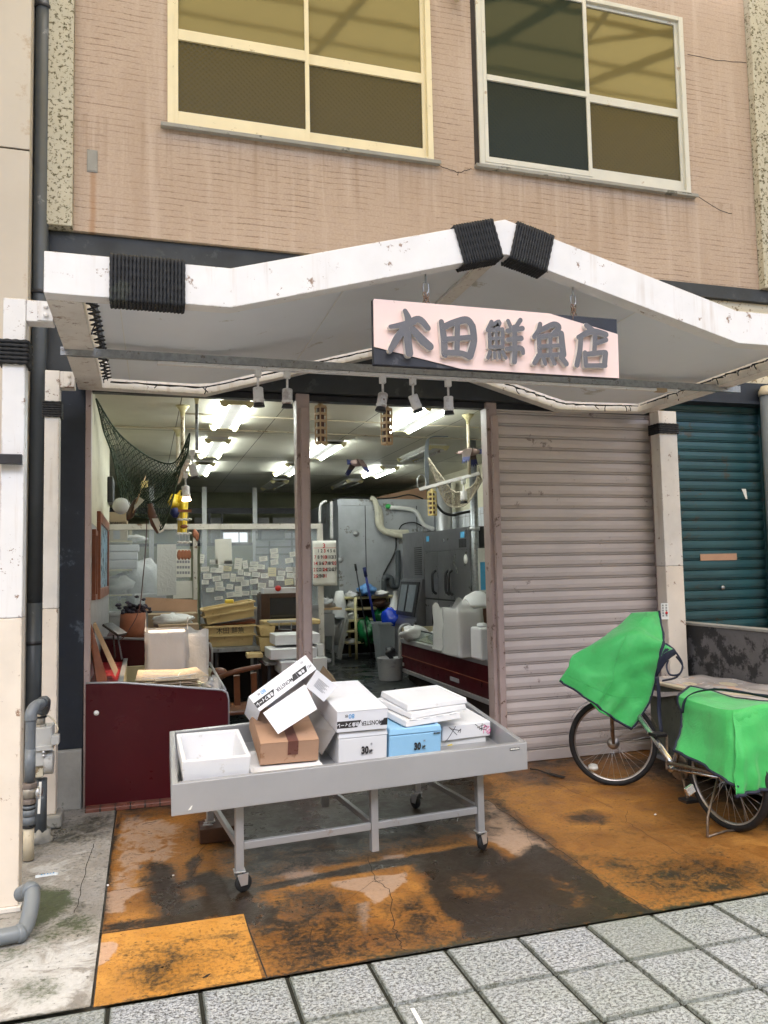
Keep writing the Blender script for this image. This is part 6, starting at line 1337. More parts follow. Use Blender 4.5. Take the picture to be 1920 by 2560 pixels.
p = mm(870, 900, Y=7.3); mb = MB(); mb.tube([mm(855, 770, Y=7.3), mm(880, 900, Y=7.3), mm(930, 1050, Y=7.3), mm(970, 1180, Y=7.3)], [.02, .035, .04, .012], 8); tag(mb.build('knotted_net_end', 'trap_brown'), 'brown knotted end of the net hanging to a point', 'net end')
p = mm(965, 1070, Y=7.2); mb = MB(); mb.prism([(-.05, .06), (.0, .065), (.055, -.05), (.01, -.07)], frame(p, (1, 0, 0), (0, 0, 1)), .01); tag(mb.build('paper_tag', 'paper'), 'white paper tag tied to the brown end of the net', 'tag')
# raincoat and chimes
rc_ = thing('raincoat', 'yellow raincoat hanging by the lit spotlight', 'raincoat', mm(1300, 600, Y=7.7)); Yr = 7.7; mb = MB(); rows = []
for (xl_, xr_, y_, b_) in [(1270, 1345, 585, .02), (1215, 1372, 650, .05), (1165, 1390, 720, .07), (1235, 1385, 790, .075), (1238, 1378, 900, .08), (1236, 1372, 1020, .085), (1234, 1368, 1170, .09)]:
    a, b = mm(xl_, y_, Y=Yr), mm(xr_, y_, Y=Yr); c = (a + b) / 2; r_ = (b.x - a.x) / 2; rows.append([Vector((c.x + r_ * math.cos(u), Yr + b_ * math.sin(u) * (1 + .15 * math.sin(3 * u)), c.z)) for u in np.linspace(0, 2 * math.pi, 25)])
mb.sheet(rows); mb.build('coat_body', 'raincoat', rc_, sub=1); mb = MB(); mb.tube([mm(1195, 690, Y=7.68), mm(1165, 760, Y=7.62), mm(1200, 810, Y=7.6)], [.05, .045, .05], 10); mb.build('sleeve', 'raincoat', rc_)
mb = MB(); mb.tube([mm(1315, 590, Y=7.58), mm(1320, 660, Y=7.58)], .025, 8); mb.build('dark_collar', 'black_plastic', rc_)
mb = MB(); mb.tube([mm(1190, 830, Y=7.58), mm(1205, 900, Y=7.58), mm(1210, 960, Y=7.58)], [.03, .045, .02], 8); mb.build('blue_glove', 'duck_navy', rc_)
wcz = thing('wind_chime', 'shell wind chime on strings in front of the yellow raincoat', 'wind chime', mm(1320, 870, Y=7.5)); mb = MB(); a, b = mm(1245, 870, Y=7.5), mm(1430, 870, Y=7.5); mb.box(a.x, b.x, 7.48, 7.52, a.z - .012, a.z + .012); mb.build('wood_plate', 'wood_red', wcz)
for yy in (985, 1180, 1300):
    for k in range(5):
        q = mm(1255 + k * 38, yy + 6 * (k % 2), Y=7.5); mb = MB(); mb.blob(q, .022, .012, .010, 5, rough=.2, seed=k); mb.build('shell', 'sail_white', wcz)
mb = MB()
for k in range(4): mb.tube([mm(1265 + k * 42, 870, Y=7.5), mm(1262 + k * 42, 1300, Y=7.5)], .0015, 4)
mb.build('strings', 'pvc_cream', wcz); mb = MB(); mb.blob(mm(1325, 1085, Y=7.49), .035, .012, .018, 6, rough=.2); mb.build('wooden_fish', 'wood_red', wcz)
mb = MB(); mb.tube(spline([mm(805, 1000, Y=6.9), mm(810, 1150, Y=6.9), mm(795, 1400, Y=6.9), mm(770, 1700, Y=6.9), e3(430, 690, Y=6.9), e3(300, 900, Y=6.9)], 6), .004, 6); tag(mb.build('red_cord', 'cord_red'), 'dark red cord hanging down past the cardboard box', 'cord')  # a hanging cord, drawn as one thin tube
# left wall pieces
def wall_frame(name, y0, y1, z0, z1, label, fr, inner, t_=.045, X=-.40, d=.03):
    t = thing(name, label, 'picture', (X, (y0 + y1) / 2, (z0 + z1) / 2)); mb = MB(); mb.box(X, X + d, y0, y1, z0, z0 + t_); mb.box(X, X + d, y0, y1, z1 - t_, z1); mb.box(X, X + d, y0, y0 + t_, z0 + t_, z1 - t_); mb.box(X, X + d, y1 - t_, y1, z0 + t_, z1 - t_); mb.build('frame', fr, t, bevel=.003); mb = MB(); mb.box(X + .002, X + .015, y0 + t_, y1 - t_, z0 + t_, z1 - t_); mb.build('picture', inner, t)
wall_frame('wall_picture', 7.15, 8.85, e3(150, 570, Y=7.9).z, 2.19, 'large wooden framed picture on the left wall', 'wood_red', 'picture_blue', .09)
wall_frame('wall_picture', 6.5, 6.8, 1.45, 2.0, 'narrow wooden frame on the left wall close to the street', 'wood_red', 'grey_board', .04)
mb = MB(); mb.box(-.398, -.34, 9.0, 9.45, e1(235, 915, Y=9.2).z, e1(235, 730, Y=9.2).z); t = tag(mb.build('wall_screen', 'black_plastic', bevel=.008), 'slim black screen mounted high on the left wall', 'screen')
# boards leaning on the left case
t = mb = MB(); a = [ll(0, 0, Y=6.5), ll(42, 0, Y=6.5), ll(240, 690, Y=6.25), ll(105, 715, Y=6.2)]; mb.add(a + [p + Vector((-.03, .30, 0)) for p in a], [(3, 2, 1, 0), (4, 5, 6, 7), (0, 1, 5, 4), (1, 2, 6, 5), (2, 3, 7, 6), (3, 0, 4, 7)]); tag(mb.build('leaning_board', 'wood_red', merge=True), 'reddish brown board leaning at the left of the counter', 'board')
mb = MB(); a = [ll(45, 0, Y=6.7), ll(105, 0, Y=6.7), ll(368, 560, Y=6.4), ll(330, 645, Y=6.35)]; mb.add(a + [p + Vector((-.02, .25, 0)) for p in a], [(3, 2, 1, 0), (4, 5, 6, 7), (0, 1, 5, 4), (1, 2, 6, 5), (2, 3, 7, 6), (3, 0, 4, 7)]); tag(mb.build('leaning_board', 'wood_pale', merge=True), 'pale wooden plank leaning beside the reddish board', 'board')
mb = MB(); mb.bar(ll(230, 0, Y=6.9), ll(420, 130, Y=6.8), .10, .02, up=(.5, -.5, .6)); mb.bar(ll(310, 130, Y=6.85), ll(330, 420, Y=6.85), .012); mb.bar(ll(360, 130, Y=6.85), ll(415, 430, Y=6.8), .012); tag(mb.build('folding_stand', 'dark_metal'), 'black folding stand with a tilted plate beside the planks', 'stand')
# left display case
lc = thing('display_case', 'dark red display case at the left of the door with a cream basin', 'display case', (.1, 6.9, 0))
pr = [(-.405, .012), (.588, .012), (.588, .70), (.575, .745), (.545, .764), (-.17, .862), (-.405, .872)]
mb = MB(); mb.prism([(x, z) for x, z in pr], frame((0, 6.06, 0), (1, 0, 0), (0, 0, 1)), .03); mb.build('end_panel', 'dark_red_panel', lc, bevel=.004)
mb = MB(); mb.tube([(-.405, 6.045, .878), (-.17, 6.045, .868), (.548, 6.045, .770), (.582, 6.045, .748), (.593, 6.045, .70), (.593, 6.045, .42)], .009, 8); mb.build('chrome_edge', 'stainless', lc)
mb = MB(); mb.tube([(-.333, 6.03, .667), (-.333, 6.024, .667)], .018, 18); mb.build('round_label', 'paper', lc)
mb = MB(); mb.box(-.405, -.19, 6.062, 7.7, .50, .845); mb.build('red_shelf', 'deep_red_flat', lc)
mb = MB(); mb.box(-.188, -.16, 6.062, 7.7, .45, .86); mb.box(-.16, .56, 7.65, 7.7, .45, .80); mb.box(.56, .588, 6.062, 7.7, .02, .745); mb.box(-.16, .56, 6.062, 7.65, .42, .60); mb.box(-.405, .56, 6.07, 7.7, .02, .42); mb.build('basin', 'basin_cream', lc)
mb = MB(); mb.box(-.192, -.156, 6.07, 7.7, .861, .872); mb.tube([(.575, 6.1, .76), (.575, 7.6, .80)], .012, 8); mb.build('rim_rail', 'stainless_dull', lc)
lb_ = thing('display_case', 'taller dark red display case behind the left one, cluttered on top', 'display case', (.1, 8.2, 0))
mb = MB(); mb.prism([(-.39, .1), (.60, .1), (.60, .90), (.58, .96), (.54, .98), (-.39, 1.06)], frame((0, 7.78, 0), (1, 0, 0), (0, 0, 1)), .03); mb.build('end_panel', 'dark_red_panel', lb_); mb = MB(); mb.box(-.39, .59, 7.79, 9.3, .15, .96); mb.build('case_body', 'dark_red_panel', lb_)
mb = MB(); mb.tube([(-.39, 7.74, 1.068), (.54, 7.74, .99), (.59, 7.74, .965), (.607, 7.74, .91), (.607, 7.74, .45)], .012, 8); mb.build('chrome_edge', 'stainless', lb_)
mb = MB(); mb.box(-.39, .59, 7.8, 9.3, .962, 1.0); mb.build('case_top', 'dark_red_panel', lb_)
# plastic tray stacks and newspapers
st_ = thing('tray_stack', 'tall stack of white plastic trays wrapped in clear film on the left case', 'tray stack', (.1, 6.85, .6))
a, b = ll(735, 640, Y=6.75), ll(1190, 640, Y=6.75); zt_ = ll(740, 110, Y=6.75).z
mb = MB(); n_ = 34
for k in range(n_):
    z0 = .602 + (zt_ - .602) * k / n_; z1 = .602 + (zt_ - .602) * (k + 1) / n_; j = .003 * math.sin(k * 2.3); mb.hexa([(a.x + .004 + j, 6.754, z0), (b.x - .004 + j, 6.754, z0), (b.x - .004 + j, 7.07, z0), (a.x + .004 + j, 7.07, z0), (a.x + j, 6.75, z1 - .002), (b.x + j, 6.75, z1 - .002), (b.x + j, 7.074, z1 - .002), (a.x + j, 7.074, z1 - .002)])
mb.build('stacked_trays', 'foam', st_)
def wrap(mb, x0, x1, y0, y1, z0, z1, pk, seed):
    rnd = random.Random(seed); rows = []; N = 32
    for i in range(9):
        f = i / 8; r = []; z = z0 + (z1 - z0) * f
        for k in range(N + 1):
            u = 2 * math.pi * (k % N) / N; c, s_ = math.cos(u), math.sin(u); m_ = max(abs(c), abs(s_)); e = 1 + (.02 + .03 * math.sin(5 * u + i) + .02 * math.sin(11 * u + 2 * i)); e *= 1 + (.10 if i == 0 else 0)
            zz = z + (pk * max(0, (math.sin(2 * u + .6 + seed)) ** 3) if i == 8 else 0)
            r.append(((x0 + x1) / 2 + (x1 - x0) / 2 * c / m_ * e, (y0 + y1) / 2 + (y1 - y0) / 2 * s_ / m_ * e, zz))
        rows.append(r)
    mb.sheet(rows)
mb = MB(); wrap(mb, a.x - .02, b.x + .02, 6.72, 7.10, .605, zt_ + .015, .10, 1); mb.build('plastic_wrap', 'film', st_)
a, b = ll(1215, 640, Y=7.0), ll(1440, 640, Y=7.0); zt2 = ll(1300, 110, Y=7.0).z; s2_ = thing('tray_stack', 'lower stack of trays in a milky white bag, right of the taller stack', 'tray stack', (.4, 7.0, .6))
mb = MB(); mb.box(a.x, b.x, 7.0, 7.3, .602, zt2 - .02); mb.build('stacked_trays', 'foam', s2_, bevel=.01); mb = MB(); wrap(mb, a.x - .01, b.x + .02, 6.98, 7.32, .605, zt2, .04, 3); mb.build('plastic_wrap', 'film_dense', s2_)
npp = thing('newspaper_bundle', 'bundle of old newspapers tied with white string on the case edge', 'newspapers', (.25, 6.35, .7)); mb = MB(); rnd = random.Random(2); c0 = (ll(640, 690, Y=6.2) + ll(1400, 660, Y=6.2)) / 2
for k in range(30):
    M = Matrix.Translation((c0.x + rnd.uniform(-.05, .05), 6.38 + rnd.uniform(-.04, .04), .738 + k * .0042)) @ Matrix.Rotation(rnd.uniform(-.34, .25), 4, 'Z') @ Matrix.Rotation(R_(5) + rnd.uniform(-.05, .06), 4, 'X') @ Matrix.Rotation(rnd.uniform(-.06, .06), 4, 'Y'); hx_ = rnd.uniform(.14, .24); mb.box(-hx_, hx_, -.15, .13 + rnd.uniform(0, .03), 0, .0035, rnd.randint(0, 1) if k < 27 else 0, M)
    if k > 26:
        for q_ in range(5): mb.box(-hx_ * .8, hx_ * rnd.uniform(-.2, .7), -.11 + q_ * .045, -.095 + q_ * .045, .0037, .0042, 2, M)
mb.box(-.14, .50, 6.12, 6.62, .60, .735); mb.build('paper_stack', ['newsprint', 'paper_cream', 'ink_grey'], npp); mb = MB(); mb.tube(spline([(c0.x + .03, 6.22, .82), (c0.x + .06, 6.4, .865), (c0.x + .1, 6.55, .86)], 5), .004, 5); mb.tube(spline([(c0.x - .2, 6.3, .85), (c0.x + .05, 6.28, .86), (c0.x + .23, 6.42, .86)], 5), .004, 5); mb.tube(spline([(c0.x + .06, 6.21, .83), (c0.x + .06, 6.19, .78), (c0.x + .05, 6.19, .74)], 4), .004, 5); mb.build('string', 'paper', npp)
mb = MB(); mb.blob((.50, 6.35, .76), .07, .12, .06, 8, rough=.4, seed=4); tag(mb.build('film_scrap', 'film'), 'crumpled clear film with a white cord at the case corner', 'film')
# clutter on the taller case
pt_ = thing('flower_pot', 'terracotta pot of dark succulents on the taller left case', 'flower pot', (-.2, 8.0, 1.06)); c = ll(440, 60, Y=8.0); zt_ = e3(330, 690, Y=8.0).z
mb = MB(); mb.lathe([(.07, 0), (.115, .06), (.125, .12), (.115, zt_ - 1.0), (.098, zt_ - 1.0), (.09, zt_ - 1.03), (.01, zt_ - 1.03)], Matrix.Translation((-.115, 8.0, 1.0)), 24, close=False); mb.build('pot', 'terracotta', pt_)
mb = MB(); rnd = random.Random(8)
for k in range(70):
    q = Vector((-.10 + rnd.gauss(0, .06), 8.0 + rnd.gauss(0, .05), zt_ + abs(rnd.gauss(.0, .05)))); mb.blob(q, .022, .018, .014, 4, rough=.3, seed=k)
mb.build('foliage', 'succulent', pt_)
ob = thing('carton', 'open cardboard box with raised flaps behind the tray stacks', 'carton', (.3, 8.6, 1.0)); Yb = 8.5; a, b = e3(505, 760, Y=Yb), e3(870, 690, Y=Yb); mb = MB(); mb.box(a.x, b.x, Yb, Yb + .35, 1.002, b.z); mb.build('carton_body', 'carton_tan', ob); mb = MB(); mb.add([e3(480, 670, Y=Yb + .4), e3(868, 685, Y=Yb + .4), e3(868, 592, Y=Yb + .45), e3(485, 573, Y=Yb + .45)], [(0, 1, 2, 3)]); mb.build('raised_flap', 'carton', ob, solid=.006)
mb = MB(); c = e3(700, 750, Y=8.2); mb.blob((c.x, 8.25, c.z), .20, .14, .07, 10, rough=.25, seed=3); tag(mb.build('plastic_bag', 'bag_white'), 'white plastic bag in front of the open cardboard box', 'bag')
mb = MB(); a, b = e3(580, 850, Y=7.95), e3(880, 770, Y=7.95); mb.box(a.x, b.x, 7.95, 8.15, 1.0, b.z); tag(mb.build('flat_carton', 'carton_tan', bevel=.004), 'low tan carton under the white plastic bag', 'carton')
mb = MB(); c = e3(420, 830, Y=8.1); mb.blob((c.x, 8.0, c.z - .0), .09, .08, .025, 8, rough=.3, seed=6); tag(mb.build('plastic_scrap', 'bag_white'), 'pale crumpled plastic beside the flower pot', 'plastic')
# glass partition with notes
YP = 9.6; pn = thing('glass_partition', 'white framed glass partition across the shop behind the crates', 'partition', (.8, YP, .3)); ztop, zbt = e1(1000, 1066, Y=YP).z, e1(1000, 1106, Y=YP).z; xr_ = e4(255, 100, Y=YP).x
mb = MB(); mb.box(-.55, xr_, YP - .03, YP + .03, zbt, ztop); mb.build('top_rail', 'white_paint_old', pn)
for xa_, xb_ in ((e3(837, 300, Y=YP).x, e3(868, 300, Y=YP).x), (xr_ - .07, xr_)): mb = MB(); mb.box(xa_, xb_, YP - .03, YP + .03, .3, zbt - .001); mb.build('upright', 'white_paint_old', pn)
xm = e3(852, 300, Y=YP).x; zlow = jj(650, 170, Y=YP).z
for xa_, xb_ in ((-.55, xm - .06), (xm + .06, xr_ - .071)):
    mb = MB(); mb.box(xa_, xb_, YP - .004, YP + .004, zlow, zbt - .002); mb.build('glass_pane', 'glass_partition', pn); mb = MB(); mb.box(xa_, xb_, YP - .02, YP + .02, .3, zlow - .05); mb.box(xa_, xb_, YP - .03, YP + .03, zlow - .048, zlow - .001); mb.build('lower_panel', 'grey_board', pn)
notes = [(210, 260, 440, 615), (135, 545, 245, 615), (335, 560, 450, 628), (478, 525, 580, 680), (592, 558, 660, 672), (692, 575, 805, 640), (790, 615, 895, 680), (680, 650, 790, 712), (820, 500, 932, 570), (968, 392, 1078, 460), (975, 462, 1087, 530), (975, 545, 1082, 620), (1178, 525, 1288, 595), (1240, 438, 1335, 505), (1190, 650, 1300, 718), (1200, 730, 1300, 800), (1080, 700, 1180, 768), (1058, 775, 1165, 840), (942, 655, 1052, 780), (840, 735, 950, 805), (720, 722, 830, 790), (605, 722, 700, 772), (525, 682, 598, 760), (498, 782, 610, 855), (420, 740, 492, 855), (298, 738, 410, 815), (45, 740, 160, 818), (175, 775, 288, 846), (10, 645, 125, 712), (145, 660, 255, 728), (320, 640, 437, 705), (255, 622, 325, 730), (25, 825, 122, 892), (210, 852, 320, 930), (365, 885, 458, 960), (565, 830, 678, 915), (692, 812, 805, 885), (802, 868, 912, 938), (950, 832, 1020, 925), (1172, 815, 1290, 898), (215, 920, 348, 980), (85, 935, 192, 998), (482, 912, 578, 1060), (575, 982, 682, 1045), (702, 972, 812, 1040), (368, 995, 482, 1070), (200, 1055, 318, 1105), (1295, 650, 1334, 905), (0, 470, 55, 600), (800, 945, 880, 998)]
rnd = random.Random(21)
for i, (x0, y0, x1, y1) in enumerate(notes):
    a, b = nj(x0, y1, Y=YP - .012), nj(x1, y0, Y=YP - .012); w2_, h2_ = (b.x - a.x) / 2, (b.z - a.z) / 2; c = (a + b) / 2; M = frame(c, (1, 0, 0), (0, 0, 1)) @ Matrix.Rotation(rnd.uniform(-.13, .13) if i else .03, 4, 'Z'); mb = MB(); mb.prism([(-w2_, -h2_), (w2_, -h2_), (w2_, h2_), (-w2_, h2_)], M, .001)
    o = mb.build('paper_note', 'paper' if i == 0 or rnd.random() < .82 else 'paper_cream')
    tag(o, 'large sheet of white paper taped above the paper slips' if i == 0 else 'small paper slip taped to the glass partition among many others', 'paper note', None if i == 0 else 'paper slips taped to the glass partition')
    m2 = MB()
    for k in range(3): m2.box(-w2_ * .7, w2_ * rnd.uniform(.2, .75), -h2_ * .4 + k * h2_ * .4, -h2_ * .4 + k * h2_ * .4 + .004, .0012, .0016, 0, M)
    if i: m2.build('faint_writing', 'ink_grey', o)
a, b = e3(570, 560, Y=YP - .012), e3(712, 178, Y=YP - .012); mb = MB(); mb.box(a.x, b.x, YP - .014, YP - .010, a.z, b.z); tag(mb.build('white_sheet', 'film_dense'), 'wide milky sheet taped inside the left glass pane', 'sheet')
a, b = e3(692, 425, Y=YP - .012), e3(822, 215, Y=YP - .012); mb = MB(); mb.box(a.x, b.x, YP - .013, YP - .010, a.z, b.z); o = tag(mb.build('picture_calendar', 'paper'), 'old wall sheet with a row of reddish fish pieces printed at its top', 'poster'); mb = MB()
for k in range(4): q = e3(735 + k * 24, 258, Y=YP - .014); mb.blob(q, .028, .002, .055, 6, rough=.15, seed=k)
mb.build('printed_fish', 'terracotta', o)
mb = MB()
for r_ in range(3):
    for k in range(6): q = e3(705 + k * 20, 310 + r_ * 40, Y=YP - .0135); mb.box(q.x - .012, q.x + .012, YP - .0138, YP - .0132, q.z - .015, q.z + .015)
mb.build('printed_dates', 'ink_grey', o)
a, b = e3(690, 582, Y=YP - .012), e3(832, 450, Y=YP - .012); mb = MB(); mb.box(a.x, b.x, YP - .013, YP - .010, a.z, b.z); tag(mb.build('notice_sheet', 'paper'), 'white notice under the sheet with reddish fish', 'notice')
q = mm(1485, 1190, Y=YP - .04); mb = MB()
for k in range(3): mb.blob(mm(1470 + k * 20, 1180 + 22 * k, Y=YP - .04), .022, .008, .05, 5, rough=.2, seed=k)
tag(mb.build('hanging_ornament', 'terracotta'), 'small string of orange brown ornaments on the partition upright', 'ornament')
# calendar on the partition's end
cl = thing('wall_calendar', 'month calendar for March hanging at the end of the glass partition', 'calendar', (2.05, 9.5, 1.9)); Yc = 9.53; a, b = e4(185, 490, Y=Yc), e4(357, 152, Y=Yc); cw, chh = b.x - a.x, b.z - a.z
mb = MB(); mb.sheet([[(a.x + cw * u, Yc - .01 * (1 - v) ** 3 * (u - .3) * 3, a.z + chh * v) for u in np.linspace(0, 1, 8)] for v in np.linspace(0, 1, 12)]); mb.build('sheet', 'paper', cl, solid=.002)
def cl_txt(s_, u, v, size, mat): text('printed_figures', s_, frame((a.x + cw * u, Yc - .016, a.z + chh * v), (1, 0, 0), (0, 0, 1)), size, mat, cl, off=.0012)
cl_txt('3', .47, .885, .075, 'ink_red')
for col in range(7):
    days = [d for d in range(1, 32) if d % 7 == col]
    for d in range(1, 32):
        wd = d % 7
        if wd != col: continue
        row = d // 7; mat = 'ink_red' if col == 0 or col == 3 or d == 20 else 'ink_black'
        text('printed_figures', str(d), frame((a.x + cw * (.10 + .133 * col), Yc - .016, a.z + chh * (.77 - .138 * row)), (1, 0, 0), (0, 0, 1)), .058, mat, cl, off=.0008 if col != 3 else .0022, sx=.85)
mb = MB(); mb.box(a.x + .01, b.x - .01, Yc - .0145, Yc - .014, a.z + chh * .835, a.z + chh * .842); mb.build('printed_rule', 'ink_red', cl)
# left storage shelf behind the partition
sh_ = thing('storage_shelf', 'cream storage shelf behind the left glass pane', 'shelf', (-.2, 9.9, .3)); Ys = 9.85
for y_ in (152, 365, 552): z = e3(290, y_, Y=Ys).z; mb = MB(); mb.box(-.85, e3(385, y_, Y=Ys).x, Ys, Ys + .5, z - .02, z); mb.build('shelf_board', 'plastic_cream', sh_, bevel=.003)
for x_, y2 in ((-.83, 0), (e3(380, 200, Y=Ys).x - .03, .46)): mb = MB(); mb.box(x_, x_ + .03, Ys + y2, Ys + y2 + .03, .3, e3(290, 20, Y=Ys).z); mb.build('shelf_post', 'plastic_cream', sh_)
zs = e3(290, 152, Y=Ys).z; a, b = mm(268, 1265, Y=Ys + .02), mm(545, 885, Y=Ys + .02); cbx = thing('carton', 'tall brown appliance carton on the top storage shelf', 'carton', (a.x, Ys, zs)); mb = MB(); mb.box(a.x, b.x, Ys + .02, Ys + .36, zs + .001, b.z); mb.build('carton_body', 'carton_tan', cbx, bevel=.004); text('printed_lettering', 'Panasonic', frame((a.x + (b.x - a.x) * .48, Ys + .0185, mm(300, 1030, Y=Ys).z), (1, 0, 0), (0, 0, 1)), .055, 'ink_black', cbx, off=.001)
a, b = mm(350, 1260, Y=Ys + .018), mm(445, 1140, Y=Ys + .018); mb = MB(); mb.box(a.x, b.x, Ys + .017, Ys + .0195, a.z, b.z); mb.build('printed_panel', 'ink_grey', cbx)
for k, (x0, y0, x1, y1, lb) in enumerate([(205, 232, 440, 182, 'topmost of the white wrapped packs on the storage shelf'), (205, 295, 430, 238, 'middle white wrapped pack on the storage shelf'), (205, 360, 430, 300, 'lowest white wrapped pack on the storage shelf')]):
    a, b = e3(x0, y1, Y=Ys + .03), e3(x1, y0, Y=Ys + .03); mb = MB(); mb.box(a.x, b.x - .002 * k, Ys + .03, Ys + .36, min(a.z, b.z), max(a.z, b.z)); tag(mb.build('wrapped_pack', 'white_carton', bevel=.015), lb, 'pack', 'white packs on the storage shelf')
mb = MB(); c = e3(300, 490, Y=Ys + .1); mb.blob((c.x, Ys + .2, c.z), .22, .18, .13, 10, rough=.35, seed=9); tag(mb.build('bagged_goods', 'film_dense'), 'clear bag of white goods on the lowest storage shelf', 'bag')
mb = MB(); c = e3(410, 165, Y=Ys - .02); mb.blob((c.x, Ys + .12, zs + .03), .13, .12, .035, 7, rough=.35, seed=5); tag(mb.build('paper_pile', 'paper'), 'loose white papers on the shelf beside the appliance carton', 'papers')
mb = MB(); mb.blob(e3(470, 480, Y=10.1), .24, .2, .28, 10, rough=.2, seed=2); tag(mb.build('bagged_goods', 'bag_white'), 'bulging white sack behind the left glass pane', 'bag'); mb = MB(); mb.box(e3(400, 570, Y=9.9).x, e3(640, 570, Y=9.9).x, 9.9, 10.2, .3, e3(500, 545, Y=9.9).z); tag(mb.build('white_crate', 'foam_old', bevel=.01), 'long white foam box behind the lower left glass', 'foam box')
# far back: partition posts, office window wall, dark shelves
bw = thing('back_partition', 'far office partition of metal posts and window panes at the back of the shop', 'partition', (.6, 13.9, .3)); Yk = 13.9
for x_ in (530, 920, 1293): q = e1(x_, 900, Y=Yk); mb = MB(); mb.box(q.x - .04, q.x + .04, Yk - .04, Yk + .04, .3, 3.118); mb.build('metal_post', 'aluminium', bw)
za_, zb_ = e1(1000, 990, Y=Yk).z, e3(1000, 170, Y=Yk).z; mb = MB(); mb.box(-1.4, 2.6, Yk - .02, Yk + .02, za_, za_ + .10); mb.box(-1.4, 2.6, Yk - .02, Yk + .02, zb_ - .05, zb_); mb.build('dark_rail', 'dark_metal', bw)
mb = MB(); mb.box(-1.4, e3(1290, 300, Y=Yk).x, Yk - .01, Yk + .01, .3, zb_ - .052); mb.build('lower_panel', 'dull_olive', bw)
for xa_, xb_ in ((850, 915), (965, 1045), (1310, 1400), (1430, 1590)): a, b = e1(xa_, 1140, Y=Yk + .2), e1(xb_, 1020, Y=Yk + .2); mb = MB(); mb.box(a.x, b.x, Yk + .2, Yk + .22, zb_, b.z); mb.build('pane', 'grey_board', bw)
for xa_, xb_ in ((950, 966), (1046, 1060), (1282, 1296)): a, b = e1(xa_, 1140, Y=Yk), e1(xb_, 1020, Y=Yk); mb = MB(); mb.box(a.x, b.x, Yk - .02, Yk + .02, zb_, za_); mb.build('dark_mullion', 'dark_metal', bw)
a, b = e3(1062, 165, Y=14.7), e3(1240, 92, Y=14.7); wn = thing('back_window', 'bright daylit window at the very back of the shop', 'window', (a.x, 14.7, a.z)); 
for f0, f1 in ((0, .63), (.68, 1)): mb = MB(); mb.box(a.x + (b.x - a.x) * f0, a.x + (b.x - a.x) * f1, 14.72, 14.74, a.z, b.z); mb.build('pane', 'daylit_window', wn)
mb = MB(); mb.box(a.x - .06, b.x + .06, 14.745, 14.79, a.z - .06, b.z + .06); mb.build('frame', 'wood_dark', wn)
bs = thing('dark_shelving', 'dark shelving with grey panels behind the right glass pane', 'shelving', (1.4, 11.5, .3)); Yd = 11.2
a, b = nj(775, 640, Y=Yd), nj(1335, 150, Y=Yd); mb = MB(); mb.box(a.x, b.x + .1, Yd, Yd + .04, .3, b.z); mb.build('back_panel', 'grey_board', bs)
for y_ in (170, 270, 375, 480): q = nj(800, y_, Y=Yd - .02); mb = MB(); mb.box(a.x, b.x + .1, Yd - .03, Yd - .002, q.z - .012, q.z + .012); mb.build('dark_bar', 'dark_metal', bs)
for x_ in (955, 1265): q = nj(x_, 300, Y=Yd); mb = MB(); mb.box(q.x - .012, q.x + .012, Yd - .034, Yd - .031, .4, b.z); mb.build('dark_bar', 'dark_metal', bs)
mb = MB(); c0_, c1_ = nj(830, 285, Y=Yd - .3), nj(1180, 120, Y=Yd - .3); mb.box(c0_.x, c1_.x, Yd - .3, Yd - .05, c0_.z, c1_.z); mb.build('dark_box', 'dark_metal', bs, bevel=.03)
mb = MB(); c0_, c1_ = nj(780, 1000, Y=10.4), nj(1335, 560, Y=10.4); mb.box(c0_.x, c1_.x, 10.4, 10.8, .3, c1_.z - .1); tag(mb.build('wine_cabinet', 'trap_brown', bevel=.02), 'dark plum coloured cabinet behind the paper slips', 'cabinet')
mb = MB(); mb.box(nj(20, 1000, Y=10.3).x, nj(700, 1000, Y=10.3).x, 10.3, 10.7, .3, nj(300, 720, Y=10.3).z); tag(mb.build('grey_cabinet', 'dark_metal', bevel=.02), 'low dark cabinet behind the middle of the partition', 'cabinet')
# crates on the grey table
tb = thing('work_table', 'grey steel table carrying the stacked cream crates', 'table', (.9, 8.6, .2)); Yt = 8.25; za = jj(150, 650, Y=Yt).z; xa_, xb_ = jj(140, 650, Y=Yt).x, jj(700, 640, Y=Yt).x
mb = MB(); mb.box(xa_, xb_, Yt, Yt + .75, za - .045, za); mb.build('table_top', 'galv_steel', tb, bevel=.004)
for x_ in (xa_ + .05, xb_ - .05):
    for y_ in (Yt + .05, Yt + .7): mb = MB(); mb.bar((x_, y_, fz(y_)), (x_, y_, za - .046), .035); mb.build('leg', 'dark_metal', tb)
mb = MB(); mb.box(xa_ + .02, xb_ - .02, Yt + .68, Yt + .70, fz(8.9), za - .05); mb.build('back_sheet', 'dark_gap', tb)
def crate(M, w_, d_, h_, label, scr=None, mat='crate_cream'):
    t = thing('fish_crate', label, 'crate', M.to_translation(), 'cream plastic fish crates'); mb = MB(); open_tub(mb, w_, d_, h_, .012, M, .02); mb.build('crate_shell', mat, t, merge=True, bevel=.003)
    mb = MB()
    for zz in (h_ - .012, h_ * .52): 
        for a, b in (((-.008, -.008), (w_ + .008, -.008)), ((-.008, d_ + .008), (w_ + .008, d_ + .008))): mb.bar(M @ Vector((a[0], a[1], zz)), M @ Vector((b[0], b[1], zz)), .014, .016)
        for x_ in (-.008, w_ + .008): mb.bar(M @ Vector((x_, 0, zz)), M @ Vector((x_, d_, zz)), .014, .016)
    mb.build('crate_rib', mat, t)
    if scr: text('hand_lettering', scr, M @ frame((w_ * .5, -.012 if h_ > .2 else -.006, h_ * .75), (1, 0, 0), (0, .09, 1)), .075, 'ink_black', t, sx=.9)
    return t
